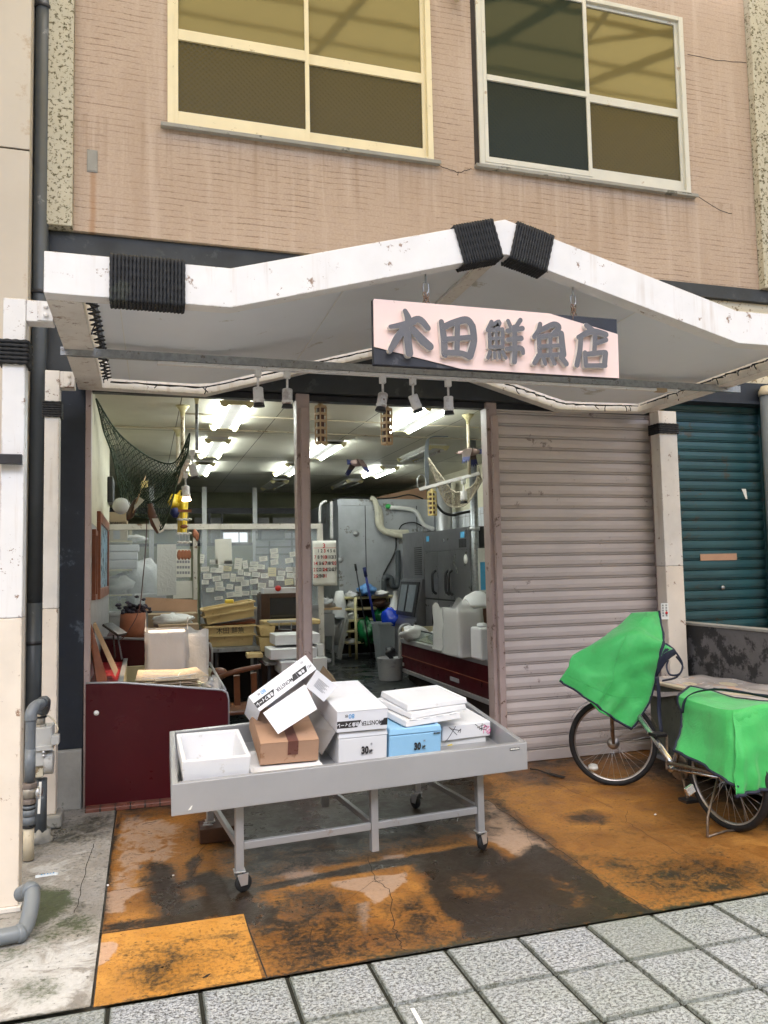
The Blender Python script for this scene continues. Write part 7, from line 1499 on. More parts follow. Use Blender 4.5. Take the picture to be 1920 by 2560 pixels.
cw_ = jj(632, 480, Y=8.35).x - jj(60, 480, Y=8.35).x; ch_ = jj(300, 385, Y=8.35).z - za - .004
crate(Matrix.Translation((jj(60, 480, Y=8.35).x, 8.35, za + .002)) @ Matrix.Rotation(R_(1.5), 4, 'Z'), cw_, .45, ch_, 'cream fish crate marked with handwritten characters on the grey table', '木田 鮮魚')
q = jj(62, 400, Y=8.36); q2 = jj(645, 290, Y=8.36); ang = math.atan2(q2.z - q.z, q2.x - q.x); crate(Matrix.Translation((q.x + .004, 8.36, q.z + .012)) @ Matrix.Rotation(-ang, 4, 'Y'), (q2 - q).length, .45, jj(300, 140, Y=8.36).z - jj(300, 348, Y=8.36).z - .02, 'cream fish crate tipped up on the marked crate')
mb = MB(); a, b = jj(130, 405, Y=8.45), jj(640, 320, Y=8.45); mb.add([Vector((a.x, 8.45, a.z + .01)), Vector((b.x, 8.45, a.z + .02)), Vector((b.x, 8.45, b.z)), Vector((a.x, 8.75, a.z + .01)), Vector((b.x, 8.75, a.z + .02)), Vector((b.x, 8.75, b.z))], [(0, 1, 2), (5, 4, 3), (0, 3, 4, 1), (1, 4, 5, 2), (2, 5, 3, 0)]); tag(mb.build('wedge_board', 'wood_red'), 'brown wedge of wood propping the tipped crate', 'wedge')
a = jj(290, 130, Y=8.6); mb = MB(); mb.box(a.x, jj(390, 130, Y=8.6).x, 8.6, 8.66, a.z, jj(290, 88, Y=8.6).z); o = tag(mb.build('yellow_packet', 'ink_yellow', bevel=.01), 'yellow printed packet lying on the tipped crate', 'packet')
# small table with tubs and the foam boxes behind the mullion
t2 = thing('side_table', 'small grey table in front of the cream tubs', 'table', (1.4, 8.1, .2)); Y2 = 7.75; z2 = jj(760, 815, Y=Y2).z; x0_, x1_ = jj(755, 815, Y=Y2).x, jj(940, 815, Y=Y2).x + .5
mb = MB(); mb.box(x0_, x1_, Y2, Y2 + .7, z2 - .03, z2); mb.build('table_top', 'galv_steel', t2, bevel=.004)
for x_ in (x0_ + .04, x1_ - .04):
    for y_ in (Y2 + .04, Y2 + .66): mb = MB(); mb.bar((x_, y_, fz(y_)), (x_, y_, z2 - .031), .03); mb.build('leg', 'dark_metal', t2)
zt_ = jj(720, 640, Y=8.2).z
for k, (ya, yb, lb) in enumerate([(640, 520, 'cream plastic tub, lower of two beside the marked crate'), (515, 395, 'cream plastic tub, upper of two beside the marked crate')]):
    a, b = jj(680, ya, Y=8.2), jj(870, yb, Y=8.2); z0 = max(a.z, z2 + .001 if k == 0 else 0); M = Matrix.Translation((a.x, 8.2, a.z if k else z2 + .06)); h_ = b.z - (a.z if k else z2 + .06); mb = MB(); open_tub(mb, b.x - a.x, .3, h_, .01, M, .02); o = tag(mb.build('plastic_tub', 'crate_cream', bevel=.004, merge=True), lb, 'tub', 'cream tubs on the side table')
a = jj(540, 660, Y=7.95); mb = MB(); lid_shape(mb, jj(730, 660, Y=7.95).x - a.x, .25, .04, Matrix.Translation((a.x, 7.95, z2 + .03)) @ Matrix.Rotation(R_(-3), 4, 'Z')); tag(mb.build('tub_lid', 'crate_cream', bevel=.004), 'cream plastic lid jutting over the table edge', 'lid')
a, b = jj(735, 400, Y=8.6), jj(1390, 370, Y=8.6); mb = MB(); mb.box(a.x, b.x, 8.6, 8.95, b.z, jj(900, 355, Y=8.6).z + .02); tag(mb.build('crate_lid', 'crate_cream', bevel=.01), 'wide cream crate lid laid behind the foam boxes', 'lid')
a, b = jj(805, 360, Y=8.3), jj(1120, 345, Y=8.3); mb = MB(); mb.box(a.x, b.x, 8.3, 8.5, a.z, a.z + .018); mb.tube([jj(910, 360, Y=8.32), jj(910, 425, Y=8.32)], .006, 6); mb.tube([jj(1052, 360, Y=8.32), jj(1052, 430, Y=8.32)], .006, 6); mb.tube([jj(905, 428, Y=8.32), jj(1060, 435, Y=8.32)], .006, 6); tag(mb.build('wire_stand', 'stainless'), 'small wire stand with a steel plate over the cream tub', 'stand')
def fbox(x0, y0, x1, y1, Y, d, label, zb=None, mat='foam', yaw=0): a, b = jj(x0, y1, Y=Y), jj(x1, y0, Y=Y); mb = MB(); mb.box(0, b.x - a.x, 0, d, 0, b.z - (zb if zb is not None else a.z), 0, Matrix.Translation((a.x, Y, zb if zb is not None else a.z)) @ Matrix.Rotation(yaw, 4, 'Z')); m2 = tag(mb.build('foam_box', mat, bevel=.008), label, 'foam box', 'foam boxes stacked behind the mullion'); return m2
f1 = fbox(865, 475, 1385, 618, 7.75, .36, 'white foam box on top of the stack behind the mullion'); f2_ = fbox(812, 640, 1345, 785, 7.6, .40, 'wide white foam box in the middle of the stack behind the mullion')
zb3 = jj(940, 785, Y=7.5).z; fbox(938, 788, 1290, 960, 7.5, .42, 'white foam box low in the stack behind the mullion'); fbox(1290, 755, 1465, 960, 7.55, .42, 'white foam box with corrugated end beside the mullion', mat='foam_old'); fbox(1352, 600, 1428, 745, 7.68, .35, 'narrow white foam box at the right of the stack', mat='foam_old')
zf_ = fz(7.6); mb = MB(); mb.box(jj(1000, 900, Y=7.5).x, jj(1440, 900, Y=7.5).x, 7.52, 7.95, zf_, jj(1000, 962, Y=7.5).z - .003); tag(mb.build('foam_box', 'foam', bevel=.008), 'white foam box standing on the floor under the mullion stack', 'foam box', 'foam boxes stacked behind the mullion')
a = jj(1480, 870, Y=7.3); mb = MB(); open_tub(mb, .17, .34, .28, .02, Matrix.Translation((a.x, 7.3, fz(7.3) + .18)) @ Matrix.Rotation(R_(-6), 4, 'Z'), .02); tag(mb.build('foam_box', 'foam_old', bevel=.005, merge=True), 'open tall foam box at the right foot of the stack', 'foam box', 'foam boxes stacked behind the mullion'); mb = MB(); mb.box(a.x - .02, a.x + .20, 7.28, 7.66, fz(7.3), fz(7.3) + .178); tag(mb.build('foam_box', 'foam_old', bevel=.008), 'white foam box on the floor under the open tall one', 'foam box', 'foam boxes stacked behind the mullion')
mb = MB(); q = jj(1420, 850, Y=7.1); mb.add([q, q + Vector((.10, .05, -.10)), q + Vector((.16, .0, -.22)), q + Vector((-.06, 0, -.10))], [(0, 1, 2, 3)]); mb.box(q.x - .06, q.x + .16, 7.14, 7.25, fz(7.1), q.z - .22); tag(mb.build('carton_scrap', 'carton_tan', solid=.005), 'torn cardboard piece in front of the open foam box', 'cardboard')
# smoker cabinet
sk = thing('glass_cabinet', 'dark brown wooden cabinet with a glass front behind the foam boxes', 'cabinet', (1.5, 9.2, .3)); Yq = 9.15; a, b = jj(708, 385, Y=Yq), jj(1200, 8, Y=Yq); mb = MB(); mb.box(a.x, a.x + .10, Yq, Yq + .35, .3, b.z); mb.box(b.x - .06, b.x, Yq, Yq + .35, .3, b.z); mb.box(a.x + .10, b.x - .06, Yq, Yq + .35, b.z - .05, b.z); mb.box(a.x + .10, b.x - .06, Yq + .3, Yq + .35, .3, b.z - .05); mb.box(a.x + .1, b.x - .06, Yq, Yq + .3, .3, a.z - .05); mb.build('cabinet_case', 'wood_dark', sk, bevel=.004)
mb = MB(); mb.box(a.x + .10, b.x - .06, Yq + .01, Yq + .016, a.z - .05, b.z - .05); mb.build('glass_front', 'glass_dark', sk)
a2, b2 = nj(880, 990, Y=9.2), nj(1340, 935, Y=9.2); ct = thing('flat_carton', 'flat white carton with a red dot on top of the glass cabinet', 'carton', (a2.x, 9.2, b.z)); mb = MB(); mb.box(a2.x, b2.x + .05, 9.2, 9.45, b.z + .001, b2.z); mb.build('carton_body', 'white_carton', ct); mb = MB(); q = nj(1080, 945, Y=9.195); mb.tube([(q.x, 9.199, q.z), (q.x, 9.195, q.z)], .035, 16); mb.build('red_dot', 'ink_red', ct)
# wooden chair
chh_ = thing('wooden_chair', 'dark wooden armchair with a curved back rail behind the left case', 'chair', (.85, 7.0, 0)); Yh = 6.95
arc = spline([jj(160, 1010, Y=7.15), jj(200, 990, Y=6.95), jj(330, 940, Y=6.85), jj(500, 895, Y=6.85), jj(700, 855, Y=6.95)], 6); mb = MB(); gg = [[p + Vector((0, 0, .022)), p + Vector((0, -.02, .018)), p + Vector((0, -.02, -.018)), p + Vector((0, 0, -.022)), p + Vector((0, .02, -.018)), p + Vector((0, .02, .018)), p + Vector((0, 0, .022))] for p in arc]; mb.sheet(gg); mb.build('arm_rail', 'wood_chair', chh_)
mb = MB(); c = jj(225, 950, Y=7.15); mb.blob((c.x, 7.2, c.z), .075, .05, .055, 8, rough=.05); mb.build('head_rest', 'wood_chair', chh_)
for x_ in (420, 615): mb = MB(); mb.bar(jj(x_, 930 if x_ > 500 else 960, Y=6.9), jj(x_ + (20 if x_ > 500 else 10), 1300, Y=6.95), .05, .03, up=(0, 1, 0)); mb.build('back_slat', 'wood_chair', chh_)
q = jj(420, 1330, Y=6.95); mb = MB(); mb.box(.55, 1.02, 6.93, 7.4, .42, .455); mb.build('seat', 'wood_chair', chh_, bevel=.012)
for x_ in (.58, .99):
    for y_ in (6.96, 7.37): mb = MB(); mb.bar((x_, y_, fz(y_)), (x_, y_, .42), .04); mb.build('leg', 'wood_chair', chh_)
mb = MB(); mb.box(.62, .80, 6.62, 6.72, .30, .31); mb.blob((.85, 6.68, .34), .12, .06, .05, 7, rough=.3); tag(mb.build('crumpled_sheet', 'paper'), 'crumpled white sheet beside the wooden chair', 'sheet') if False else None
# sink, board, stool, sacks
sn = thing('sink_table', 'grey sink table right of the glass partition', 'sink', (2.45, 11, .3)); Yi = 10.9; a, b = ii(160, 1335, Y=Yi), ii(312, 1018, Y=Yi); mb = MB(); mb.box(a.x - .25, b.x, Yi, Yi + .6, a.z, b.z); mb.build('sink_box', 'stainless_dull', sn, bevel=.006)
for x_ in (a.x - .2, b.x - .025):
    for y_ in (Yi + .03, Yi + .55): mb = MB(); mb.bar((x_, y_, .3), (x_, y_, a.z), .03); mb.build('leg', 'stainless_dull', sn)
a, b = ii(150, 965, Y=Yi), ii(415, 935, Y=Yi); mb = MB(); mb.box(a.x - .1, b.x, Yi, Yi + .4, b.z - .03, b.z + .0); tag(mb.build('cutting_board', 'wood_pale', bevel=.004), 'wooden board lying over the sink table', 'board')
mb = MB(); c = ii(240, 885, Y=Yi); mb.blob((c.x, Yi + .15, c.z), .10, .09, .07, 8, rough=.5, seed=12); tag(mb.build('cloth_heap', 'grey_board'), 'heap of grey cloth on the wooden board', 'cloth'); mb = MB(); mb.box(ii(160, 1000, Y=Yi).x, ii(270, 1000, Y=Yi).x, Yi - .0, Yi + .1, ii(200, 1012, Y=Yi).z, ii(200, 970, Y=Yi).z); tag(mb.build('steel_pan', 'stainless_dull'), 'steel pan between the board and the sink', 'pan')
so_ = thing('folding_stool', 'folding step stool with shiny aluminium legs by the rack', 'stool', (2.7, 11.4, .3)); Yf_ = 11.3
for xa2, ya2, xb2, yb2 in ((455, 1090, 345, 1640), (495, 1100, 380, 1650)): mb = MB(); mb.bar(ii(xa2, ya2, Y=Yf_), ii(xb2, yb2, Y=Yf_), .035, .03, up=(0, 1, 0)); mb.build('leg', 'aluminium', so_)
mb = MB(); mb.bar(ii(400, 1110, Y=Yf_ + .1), ii(265, 1560, Y=Yf_ + .3), .025, .02, up=(0, 1, 0)); mb.build('leg', 'aluminium', so_); a = ii(330, 1100, Y=Yf_); mb = MB(); mb.box(a.x, ii(450, 1095, Y=Yf_).x, Yf_ - .02, Yf_ + .25, a.z, a.z + .025); mb.build('seat', 'pvc_grey', so_, bevel=.008)
mb = MB(); c = ii(385, 1000, Y=11.6); mb.lathe([(.06, .32), (.10, .15), (.13, -.1), (.12, -.35), (.02, -.38)], Matrix.Translation(c), 12); tag(mb.build('white_sack', 'bag_white'), 'long white plastic sack hanging behind the stool', 'bag'); mb = MB(); mb.blob(ii(360, 1280, Y=11.5), .10, .08, .16, 8, rough=.3, seed=31); tag(mb.build('clear_sack', 'film_dense'), 'clear bag with pinkish contents behind the stool legs', 'bag')
# plastic rack
rk = thing('plastic_rack', 'cream plastic shelf rack crowded with bags in front of the cold room', 'rack', (3.2, 11.7, .3)); Yk_ = 11.5; xl_, xr2 = ii(460, 1000, Y=Yk_).x, ii(1190, 1000, Y=Yk_).x
for y_ in (800, 958, 1115, 1265, 1420): z = ii(600, y_, Y=Yk_).z; mb = MB(); mb.box(xl_, xr2, Yk_, Yk_ + .4, z - .02, z + .02); mb.build('rack_shelf', 'plastic_cream', rk, bevel=.015)
for x_ in (ii(600, 900, Y=Yk_).x, xr2 - .05): mb = MB(); mb.tube([(x_, Yk_ - .01, .3), (x_, Yk_ - .01, ii(600, 790, Y=Yk_).z)], .022, 10); mb.tube([(x_, Yk_ + .38, .3), (x_, Yk_ + .38, ii(600, 790, Y=Yk_).z)], .022, 10); mb.build('rack_post', 'plastic_cream', rk)
mb = MB(); mb.box(xl_, xr2, Yk_ + .40, Yk_ + .42, .35, ii(600, 800, Y=Yk_).z); mb.build('dark_back', 'dark_gap', rk)
for x_, y_, rx, rz, m_, lb in [(760, 690, .17, .09, 'bag_sky', 'sky blue plastic bag heaped on the rack'), (540, 765, .11, .06, 'bag_white', 'white bag at the left end of the rack top'), (960, 740, .14, .05, 'sail_white', 'pale cloth folded at the right of the rack top'), (540, 900, .08, .09, 'film_dense', 'clear bag on the second shelf of the rack'), (545, 1050, .10, .08, 'film_dense', 'clear bag on the third shelf of the rack'), (950, 880, .16, .07, 'wood_dark', 'brown paper bag on the second shelf of the rack'), (760, 1280, .17, .22, 'green_bag', 'dark green plastic bag hanging low on the rack'), (940, 1060, .12, .13, 'green_bag', 'green plastic bag behind the blue mop handle'), (540, 1400, .12, .05, 'film_dense', 'crumpled bag on the bottom shelf of the rack')]:
    mb = MB(); c = ii(x_, y_, Y=Yk_ + (.10 if x_ < 600 else -.02)); mb.blob(c, rx * .8, .11, rz * .85, 9, rough=.35, seed=int(x_ + y_)); tag(mb.build('plastic_bag', m_), lb, 'bag')
mb = MB(); mb.box(ii(650, 715, Y=Yk_).x, ii(830, 715, Y=Yk_).x, Yk_ - .02, Yk_ + .2, ii(700, 780, Y=Yk_).z, ii(700, 720, Y=Yk_).z); tag(mb.build('dark_tray', 'black_plastic', bevel=.006), 'black tray under the sky blue bag', 'tray')
mp_ = thing('mop_handle', 'thin black mop handle leaning on the rack', 'mop'); mb = MB(); a, b = ii(597, 330, Y=11.2), ii(740, 1180, Y=11.25); mb.tube([a, b, ii(830, 1640, Y=11.4)], .010, 8); mb.build('shaft', 'dark_metal', mp_); mb = MB(); mb.tube([a, a.lerp(b, .11)], .018, 8); mb.build('grip', 'black_plastic', mp_)
mp2 = thing('mop_handle', 'thick blue mop handle leaning on the rack', 'mop'); mb = MB(); a, b = ii(722, 380, Y=11.1), ii(905, 1330, Y=11.2); mb.tube([a, b], .019, 10); mb.build('shaft', 'mop_blue', mp2); mb = MB(); mb.tube([a, a.lerp(b, .13)], .026, 10); mb.build('grip', 'duck_navy', mp2)
# bin
bn = thing('waste_bin', 'grey plastic waste bin with a bright blue bag on top', 'bin', (3.3, 11.1, .3)); Yb_ = 10.9; a, b = ii(925, 1150, Y=Yb_), ii(1310, 1150, Y=Yb_); zb0 = .3; mb = MB(); open_tub(mb, b.x - a.x, .40, a.z - zb0, .012, Matrix.Translation((a.x, Yb_, zb0)), .045); mb.build('bin_body', 'bin_grey', bn, bevel=.012, merge=True); mb = MB(); mb.box(a.x - .012, b.x + .012, Yb_ - .012, Yb_ + .01, a.z - .03, a.z + .006); mb.box(a.x - .012, a.x + .01, Yb_ + .01, Yb_ + .41, a.z - .03, a.z + .006); mb.box(b.x - .01, b.x + .012, Yb_ + .01, Yb_ + .41, a.z - .03, a.z + .006); mb.build('bin_rim', 'bin_grey', bn, bevel=.004)
bgb = thing('blue_bag', 'glossy bright blue rubbish bag heaped in the grey bin', 'bag', (3.3, 11.1, 1.0)); mb = MB(); c = ii(1120, 1090, Y=Yb_ + .15); mb.blob((c.x, Yb_ + .15, c.z), (b.x - a.x) * .40, .18, ii(0, 970, Y=Yb_).z - c.z, 14, rough=.10, seed=44); mb.build('bag_body', 'bag_blue', bgb); mb = MB(); q = ii(1150, 900, Y=Yb_ + .15); mb.lathe([(.13, -.16), (.09, -.02), (.05, .08), (.02, .16), (.035, .20)], Matrix.Translation(q), 14, close=False); mb.build('clear_neck', 'film_dense', bgb)
# ice machine and refrigerator on the right
im = thing('ice_machine', 'dark steel ice machine with a slanted glass door', 'ice machine', (3.6, 10.4, .3)); X0 = 3.6; ztp, zmd = 2.15, 1.495
mb = MB(); mb.box(X0, 4.4, 10.06, 10.95, zmd + .002, ztp); mb.build('upper_unit', 'fridge_steel', im, bevel=.008); mb = MB()
for k in range(14): mb.box(X0 - .004, X0 + .01, 10.12, 10.42, zmd + .06 + k * .028, zmd + .072 + k * .028)
mb.build('vent_grille', 'black_plastic', im)
lo_ = [(X0 - .02, zmd), (4.4, zmd), (4.4, .35), (X0 - .16, .35), (X0 - .16, .86), (X0 - .12, .95)]; mb = MB(); mb.prism([(x, z) for x, z in lo_], frame((0, 11.0, 0), (1, 0, 0), (0, 0, 1)), .94); mb.build('lower_bin', 'fridge_steel', im, bevel=.006)
dr = Vector((X0 - .02, 0, zmd)) - Vector((X0 - .12, 0, .95)); mb = MB(); 
def onslope(t, y): return Vector((X0 - .12, y, .95)) + dr * t + Vector((-.012, 0, .003))
mb.add([onslope(.06, 10.12), onslope(.06, 10.92), onslope(.92, 10.92), onslope(.92, 10.12)], [(0, 1, 2, 3)]); mb.build('door_frame', 'black_plastic', im, solid=.015); mb = MB(); mb.add([onslope(.16, 10.2) + Vector((-.012, 0, .004)), onslope(.16, 10.84) + Vector((-.012, 0, .004)), onslope(.84, 10.84) + Vector((-.012, 0, .004)), onslope(.84, 10.2) + Vector((-.012, 0, .004))], [(0, 1, 2, 3)]); mb.build('door_glass', 'pvc_grey', im, solid=.006)
mb = MB(); mb.bar(onslope(.16, 10.52) + Vector((-.018, 0, .005)), onslope(.84, 10.52) + Vector((-.018, 0, .005)), .03, .01); mb.build('door_bar', 'dark_metal', im); mb = MB(); mb.box(X0 - .165, X0 - .160, 10.15, 10.19, .74, .80); mb.build('label', 'paper', im)
rf_ = thing('refrigerator', 'four door dark steel commercial refrigerator', 'refrigerator', (3.6, 9.25, .3)); Xr = 3.6; y0, y1, z0, z1 = 8.46, 10.02, .36, 2.12
mb = MB(); mb.box(Xr + .03, 4.4, y0, y1, z0, z1); mb.build('cabinet', 'dark_metal', rf_, bevel=.006); mb = MB(); mb.box(Xr - .002, Xr + .028, y0, y1, 1.855, z1); mb.build('top_panel', 'fridge_steel', rf_, bevel=.004)
q = [y0, y0 + .56, y0 + 1.04, y1]
for a_, b_, (zl, zh) in ((y0, y0 + .60, (1.25, 1.85)), (y0 + .606, y0 + 1.06, (1.25, 1.85)), (y0 + 1.066, y1, (1.25, 1.85)), (y0, y0 + .60, (z0, 1.225)), (y0 + .606, y0 + 1.06, (z0, 1.225)), (y0 + 1.066, y1, (z0, 1.225))):
    mb = MB(); mb.box(Xr, Xr + .028, a_ + .004, b_ - .004, zl, zh); d_ = mb.build('door', 'fridge_steel', rf_, bevel=.004)
    yh = b_ - .05 if a_ == y0 else a_ + .05; h0, h1 = (zl + .06, zl + .36) if zl > 1 else (zh - .36, zh - .05); mb = MB(); mb.tube(spline([(Xr - .005, yh, h0), (Xr - .05, yh, h0 + .04), (Xr - .055, yh, (h0 + h1) / 2), (Xr - .05, yh, h1 - .04), (Xr - .005, yh, h1)], 4), .018, 8); mb.build('handle', 'dark_metal', d_)
for yy, zz, w2, h2, m_ in ((9.86, 2.03, .10, .07, 'poster_blue'), (8.66, 2.03, .12, .07, 'poster_blue'), (8.66, 1.93, .22, .10, 'black_plastic')): mb = MB(); mb.box(Xr - .006, Xr - .001, yy - w2 / 2, yy + w2 / 2, zz - h2 / 2, zz + h2 / 2); mb.build('badge', m_, rf_)
mb = MB(); qv = frame((Xr - .001, 8.58, 1.74), (0, -1, 0), (0, 0, 1)); mb.lathe([(.0, 0), (.055, 0), (.055, .004), (0, .004)], qv, 20); mb.build('round_sticker', 'paper', rf_)
for yy in (8.5, 9.98): mb = MB(); mb.bar((Xr + .1, yy, .2), (Xr + .1, yy, .36), .05); mb.build('leg', 'dark_metal', rf_)
# cold room
cr_ = thing('cold_room', 'big steel panelled cold room filling the back right of the shop', 'cold room', (3.6, 12.4, .3)); Yz = 12.2; xz = e2(370, 900, Y=Yz).x; zz1 = e2(600, 885, Y=Yz).z; zz0 = e2(600, 930, Y=Yz).z
mb = MB(); mb.box(xz, 4.58, Yz, 14.7, .3, zz1 - .0); c_o = mb.build('room_body', 'coldroom_steel', cr_, bevel=.008); mb = MB(); mb.box(xz - .012, 4.58, Yz - .014, Yz - .001, zz0, zz1 + .006); mb.build('top_trim', 'coldroom_steel', cr_)
for x_ in (572, 953): q = e2(x_, 1000, Y=Yz); mb = MB(); mb.box(q.x - .006, q.x + .006, Yz - .003, Yz + .0, .3, zz0 - .002); mb.build('panel_joint', 'dark_metal', cr_)
q = e2(505, 1138, Y=Yz - .002); mb = MB(); mb.tube([(q.x, Yz, q.z), (q.x, Yz - .012, q.z)], .05, 16); mb.tube([(q.x, Yz - .012, q.z), (q.x, Yz - .02, q.z)], .022, 12); mb.build('vent_plug', 'stainless_dull', cr_); q = e4(388, 295, Y=Yz); mb = MB(); mb.lathe([(0, 0), (.05, .0), (.045, .02), (0, .024)], frame((q.x, Yz, q.z), (1, 0, 0), (0, 0, 1)), 16); mb.build('door_knob', 'stainless_dull', cr_)
def hose(name, pts, r, mat, label, Y, cat='pipe'): mb = MB(); mb.tube(spline([f(x, y, Y=Y) for f, x, y in pts], 6), r, 10); return tag(mb.build(name, mat), label, cat)
hose('insulated_pipe', [(e2, 610, 875), (e2, 640, 890), (e2, 660, 960), (e2, 670, 1070), (e2, 730, 1130), (e2, 880, 1165)], .045, 'insulation', 'thick pale insulated pipe curving down the cold room front', Yz - .08)
hose('insulated_pipe', [(e2, 665, 935), (e2, 685, 1010), (e2, 690, 1090), (e2, 740, 1125), (e2, 890, 1130)], .05, 'insulation', 'yellowed wrapped pipe behind the pale one on the cold room', Yz - .05)
hose('hose', [(e2, 755, 945), (e2, 850, 950), (e2, 940, 970), (e2, 980, 1030), (e2, 1010, 1075), (e2, 1080, 1105)], .035, 'foam_old', 'white hose curving from a green tap across the cold room', Yz - .06)
q = e2(742, 935, Y=Yz - .06); mb = MB(); mb.blob(q, .05, .04, .04, 6, rough=.1); tag(mb.build('green_tap', 'cover_green'), 'small green tap at the start of the white hose', 'tap')
hose('cable', [(e2, 820, 1115), (e2, 850, 1070), (e2, 930, 1055), (e2, 990, 1080)], .010, 'cable_black', 'black cable arching across the cold room', Yz - .04, 'cable'); hose('cable', [(e4, 800, 130), (e4, 795, 230), (e4, 730, 360), (e4, 705, 420), (e4, 703, 520)], .014, 'cable_black', 'black cable curving down to the drain pipe', Yz - .03, 'cable')
hose('drain_pipe', [(e4, 812, 225), (e4, 816, 300), (e4, 812, 470), (e4, 790, 495), (e4, 768, 480), (e4, 762, 430), (e4, 725, 425), (e4, 712, 440), (e4, 710, 530)], .045, 'pvc_grey_dark', 'dark grey drain pipe with a bend on the cold room front', Yz - .07)
hose('white_tube', [(e2, 322, 900), (e2, 322, 1000), (e2, 323, 1185)], .028, 'white_paint', 'thin white tube running straight down the cold room corner', Yz - .05); hose('white_tube', [(e2, 285, 895), (e2, 240, 930), (e2, 235, 1060)], .02, 'white_paint', 'white tube bending down left of the cold room corner', Yz - .3)
hose('roof_cable', [(e2, 330, 890), (e2, 430, 870), (e2, 640, 880), (e2, 780, 872), (e2, 900, 850), (e2, 1000, 880)], .012, 'cable_black', 'dark cables lying along the top of the cold room', Yz - .02, 'cable')
a, b = e2(690, 870, Y=12.4), e2(1040, 815, Y=12.4); mb = MB(); mb.hexa([(a.x, 12.5, zz1 + .01), (b.x, 12.5, zz1 + .01), (b.x, 12.9, zz1 + .01), (a.x, 12.9, zz1 + .01), (a.x, 12.5, zz1 + .08), (b.x, 12.5, b.z + .08), (b.x, 12.9, b.z + .08), (a.x, 12.9, zz1 + .08)]); tag(mb.build('roof_carton', 'carton'), 'flattened brown carton on top of the cold room', 'carton')
a = e2(1380, 600, Y=9.9); cdp = thing('wall_pipe', 'grey steel pipe rising along the right wall', 'pipe', (4.3, 8.9, .3)); mb = MB(); qx = P(1186, 1300, Y=8.3); mb.tube([(qx.x, 8.3, .3), (qx.x, 8.3, 3.118)], .045, 12); mb.build('pipe_run', 'galv_steel', cdp); mb = MB(); mb.lathe([(.046, -.02), (.06, -.02), (.06, .02), (.046, .02)], Matrix.Translation((qx.x, 8.3, e4(1390, 65, Y=8.3).z)), 12); mb.build('pipe_clamp', 'aluminium', cdp)
a, b = e2(1150, 1090, Y=11), e2(1200, 740, Y=11); mb = MB(); mb.tube([(a.x + .1, 11.2, .3), (a.x + .1, 11.2, b.z)], .12, 12); tag(mb.build('steel_duct', 'stainless_dull'), 'shiny steel duct standing behind the refrigerator', 'duct')
hose('wall_cable', [(e2, 1095, 920), (e2, 1150, 980), (e2, 1220, 1000), (e2, 1290, 985), (e2, 1370, 970)], .02, 'cable_black', 'black cables sagging along the right wall above the refrigerator', 10.6, 'cable')
# right display case
rc2 = thing('display_case', 'long dark red refrigerated display case along the right side', 'display case', (3.4, 7.8, 0)); XC = 3.0; ya_, yb_ = 6.28, 9.3
mb = MB(); mb.box(XC + .02, 4.2, ya_, yb_, .43, .735); mb.build('case_body', 'dark_red_panel', rc2); mb = MB(); mb.box(XC, XC + .06, ya_, yb_, .737, .79); mb.build('top_rail', 'stainless_dull', rc2, bevel=.006); mb = MB(); mb.box(XC, XC + .04, ya_, yb_, .385, .428); mb.build('bottom_rail', 'stainless_dull', rc2, bevel=.005); mb = MB(); mb.box(XC + .012, XC + .02, ya_, yb_, .575, .583); mb.build('panel_seam', 'wood_red', rc2)
mb = MB(); mb.box(XC + .10, 4.2, ya_, yb_, .12, .384); mb.build('under_case_shade', 'dark_gap', rc2)  # solid dark block standing in for the shade under the case
for a_, b_ in ((ya_, 7.30), (7.34, 9.26)): mb = MB(); mb.add([(XC + .05, a_, .792), (XC + .05, b_, .792), (XC + .13, b_, .895), (XC + .13, a_, .895)], [(0, 1, 2, 3)]); mb.build('front_glass', 'glass_case', rc2, solid=.006); mb = MB(); mb.bar((XC + .13, a_, .90), (XC + .13, b_, .90), .014); mb.build('glass_bead', 'dark_metal', rc2)
mb = MB(); mb.bar((XC + .05, 7.32, .79), (XC + .13, 7.32, .91), .02, .02); mb.build('glass_post', 'dark_metal', rc2); mb = MB(); mb.box(XC + .14, 4.2, ya_, yb_, .736, .78); mb.build('case_deck', 'basin_cream', rc2)
mb = MB(); mb.tube(spline([(XC, yb_ + .03, .25), (XC, yb_ + .03, .80), (XC + .01, yb_ + .03, .90), (XC + .06, yb_ + .03, .94), (XC + .14, yb_ + .03, .93), (XC + .16, yb_ + .03, .80)], 5), .02, 8); mb.build('end_handrail', 'stainless', rc2); mb = MB(); mb.box(XC + .03, 4.2, yb_, yb_ + .02, .40, .92); mb.build('end_panel', 'basin_cream', rc2)
p = hh(850, 1545, X=XC - .001); mb = MB(); mb.box(XC + .008, XC + .012, p.y - .12, p.y + .12, p.z - .02, p.z + .02); mb.build('maker_plate', 'ink_grey', rc2); mb = MB(); mb.box(XC + .004, XC + .012, 9.2, 9.25, .46, .50); mb.build('price_tag', 'paper', rc2)
tubp = hh(130, 1590, Z=.17); mb = MB(); mb.lathe([(.14, 0), (.16, .26), (.165, .27), (.15, .27), (.14, .05), (.0, .05)], Matrix.Translation((2.88, 9.35, fz(9.35))), 20, close=False); tag(mb.build('white_bucket', 'grey_board'), 'pale bucket on the floor at the far end of the right case', 'bucket'); mb = MB(); mb.blob((2.88, 9.33, .62), .07, .06, .06, 7, rough=.3); mb.tube([(2.9, 9.36, .35), (2.9, 9.36, .6)], .03, 8); tag(mb.build('case_valve', 'dark_metal'), 'dark drain valve at the far end of the right case', 'valve')
def bagbox(x0, y0, x1, y1, Y, d, zb): a, b = hh(x0, y1, Y=Y), hh(x1, y0, Y=Y); return a.x, b.x, b.z
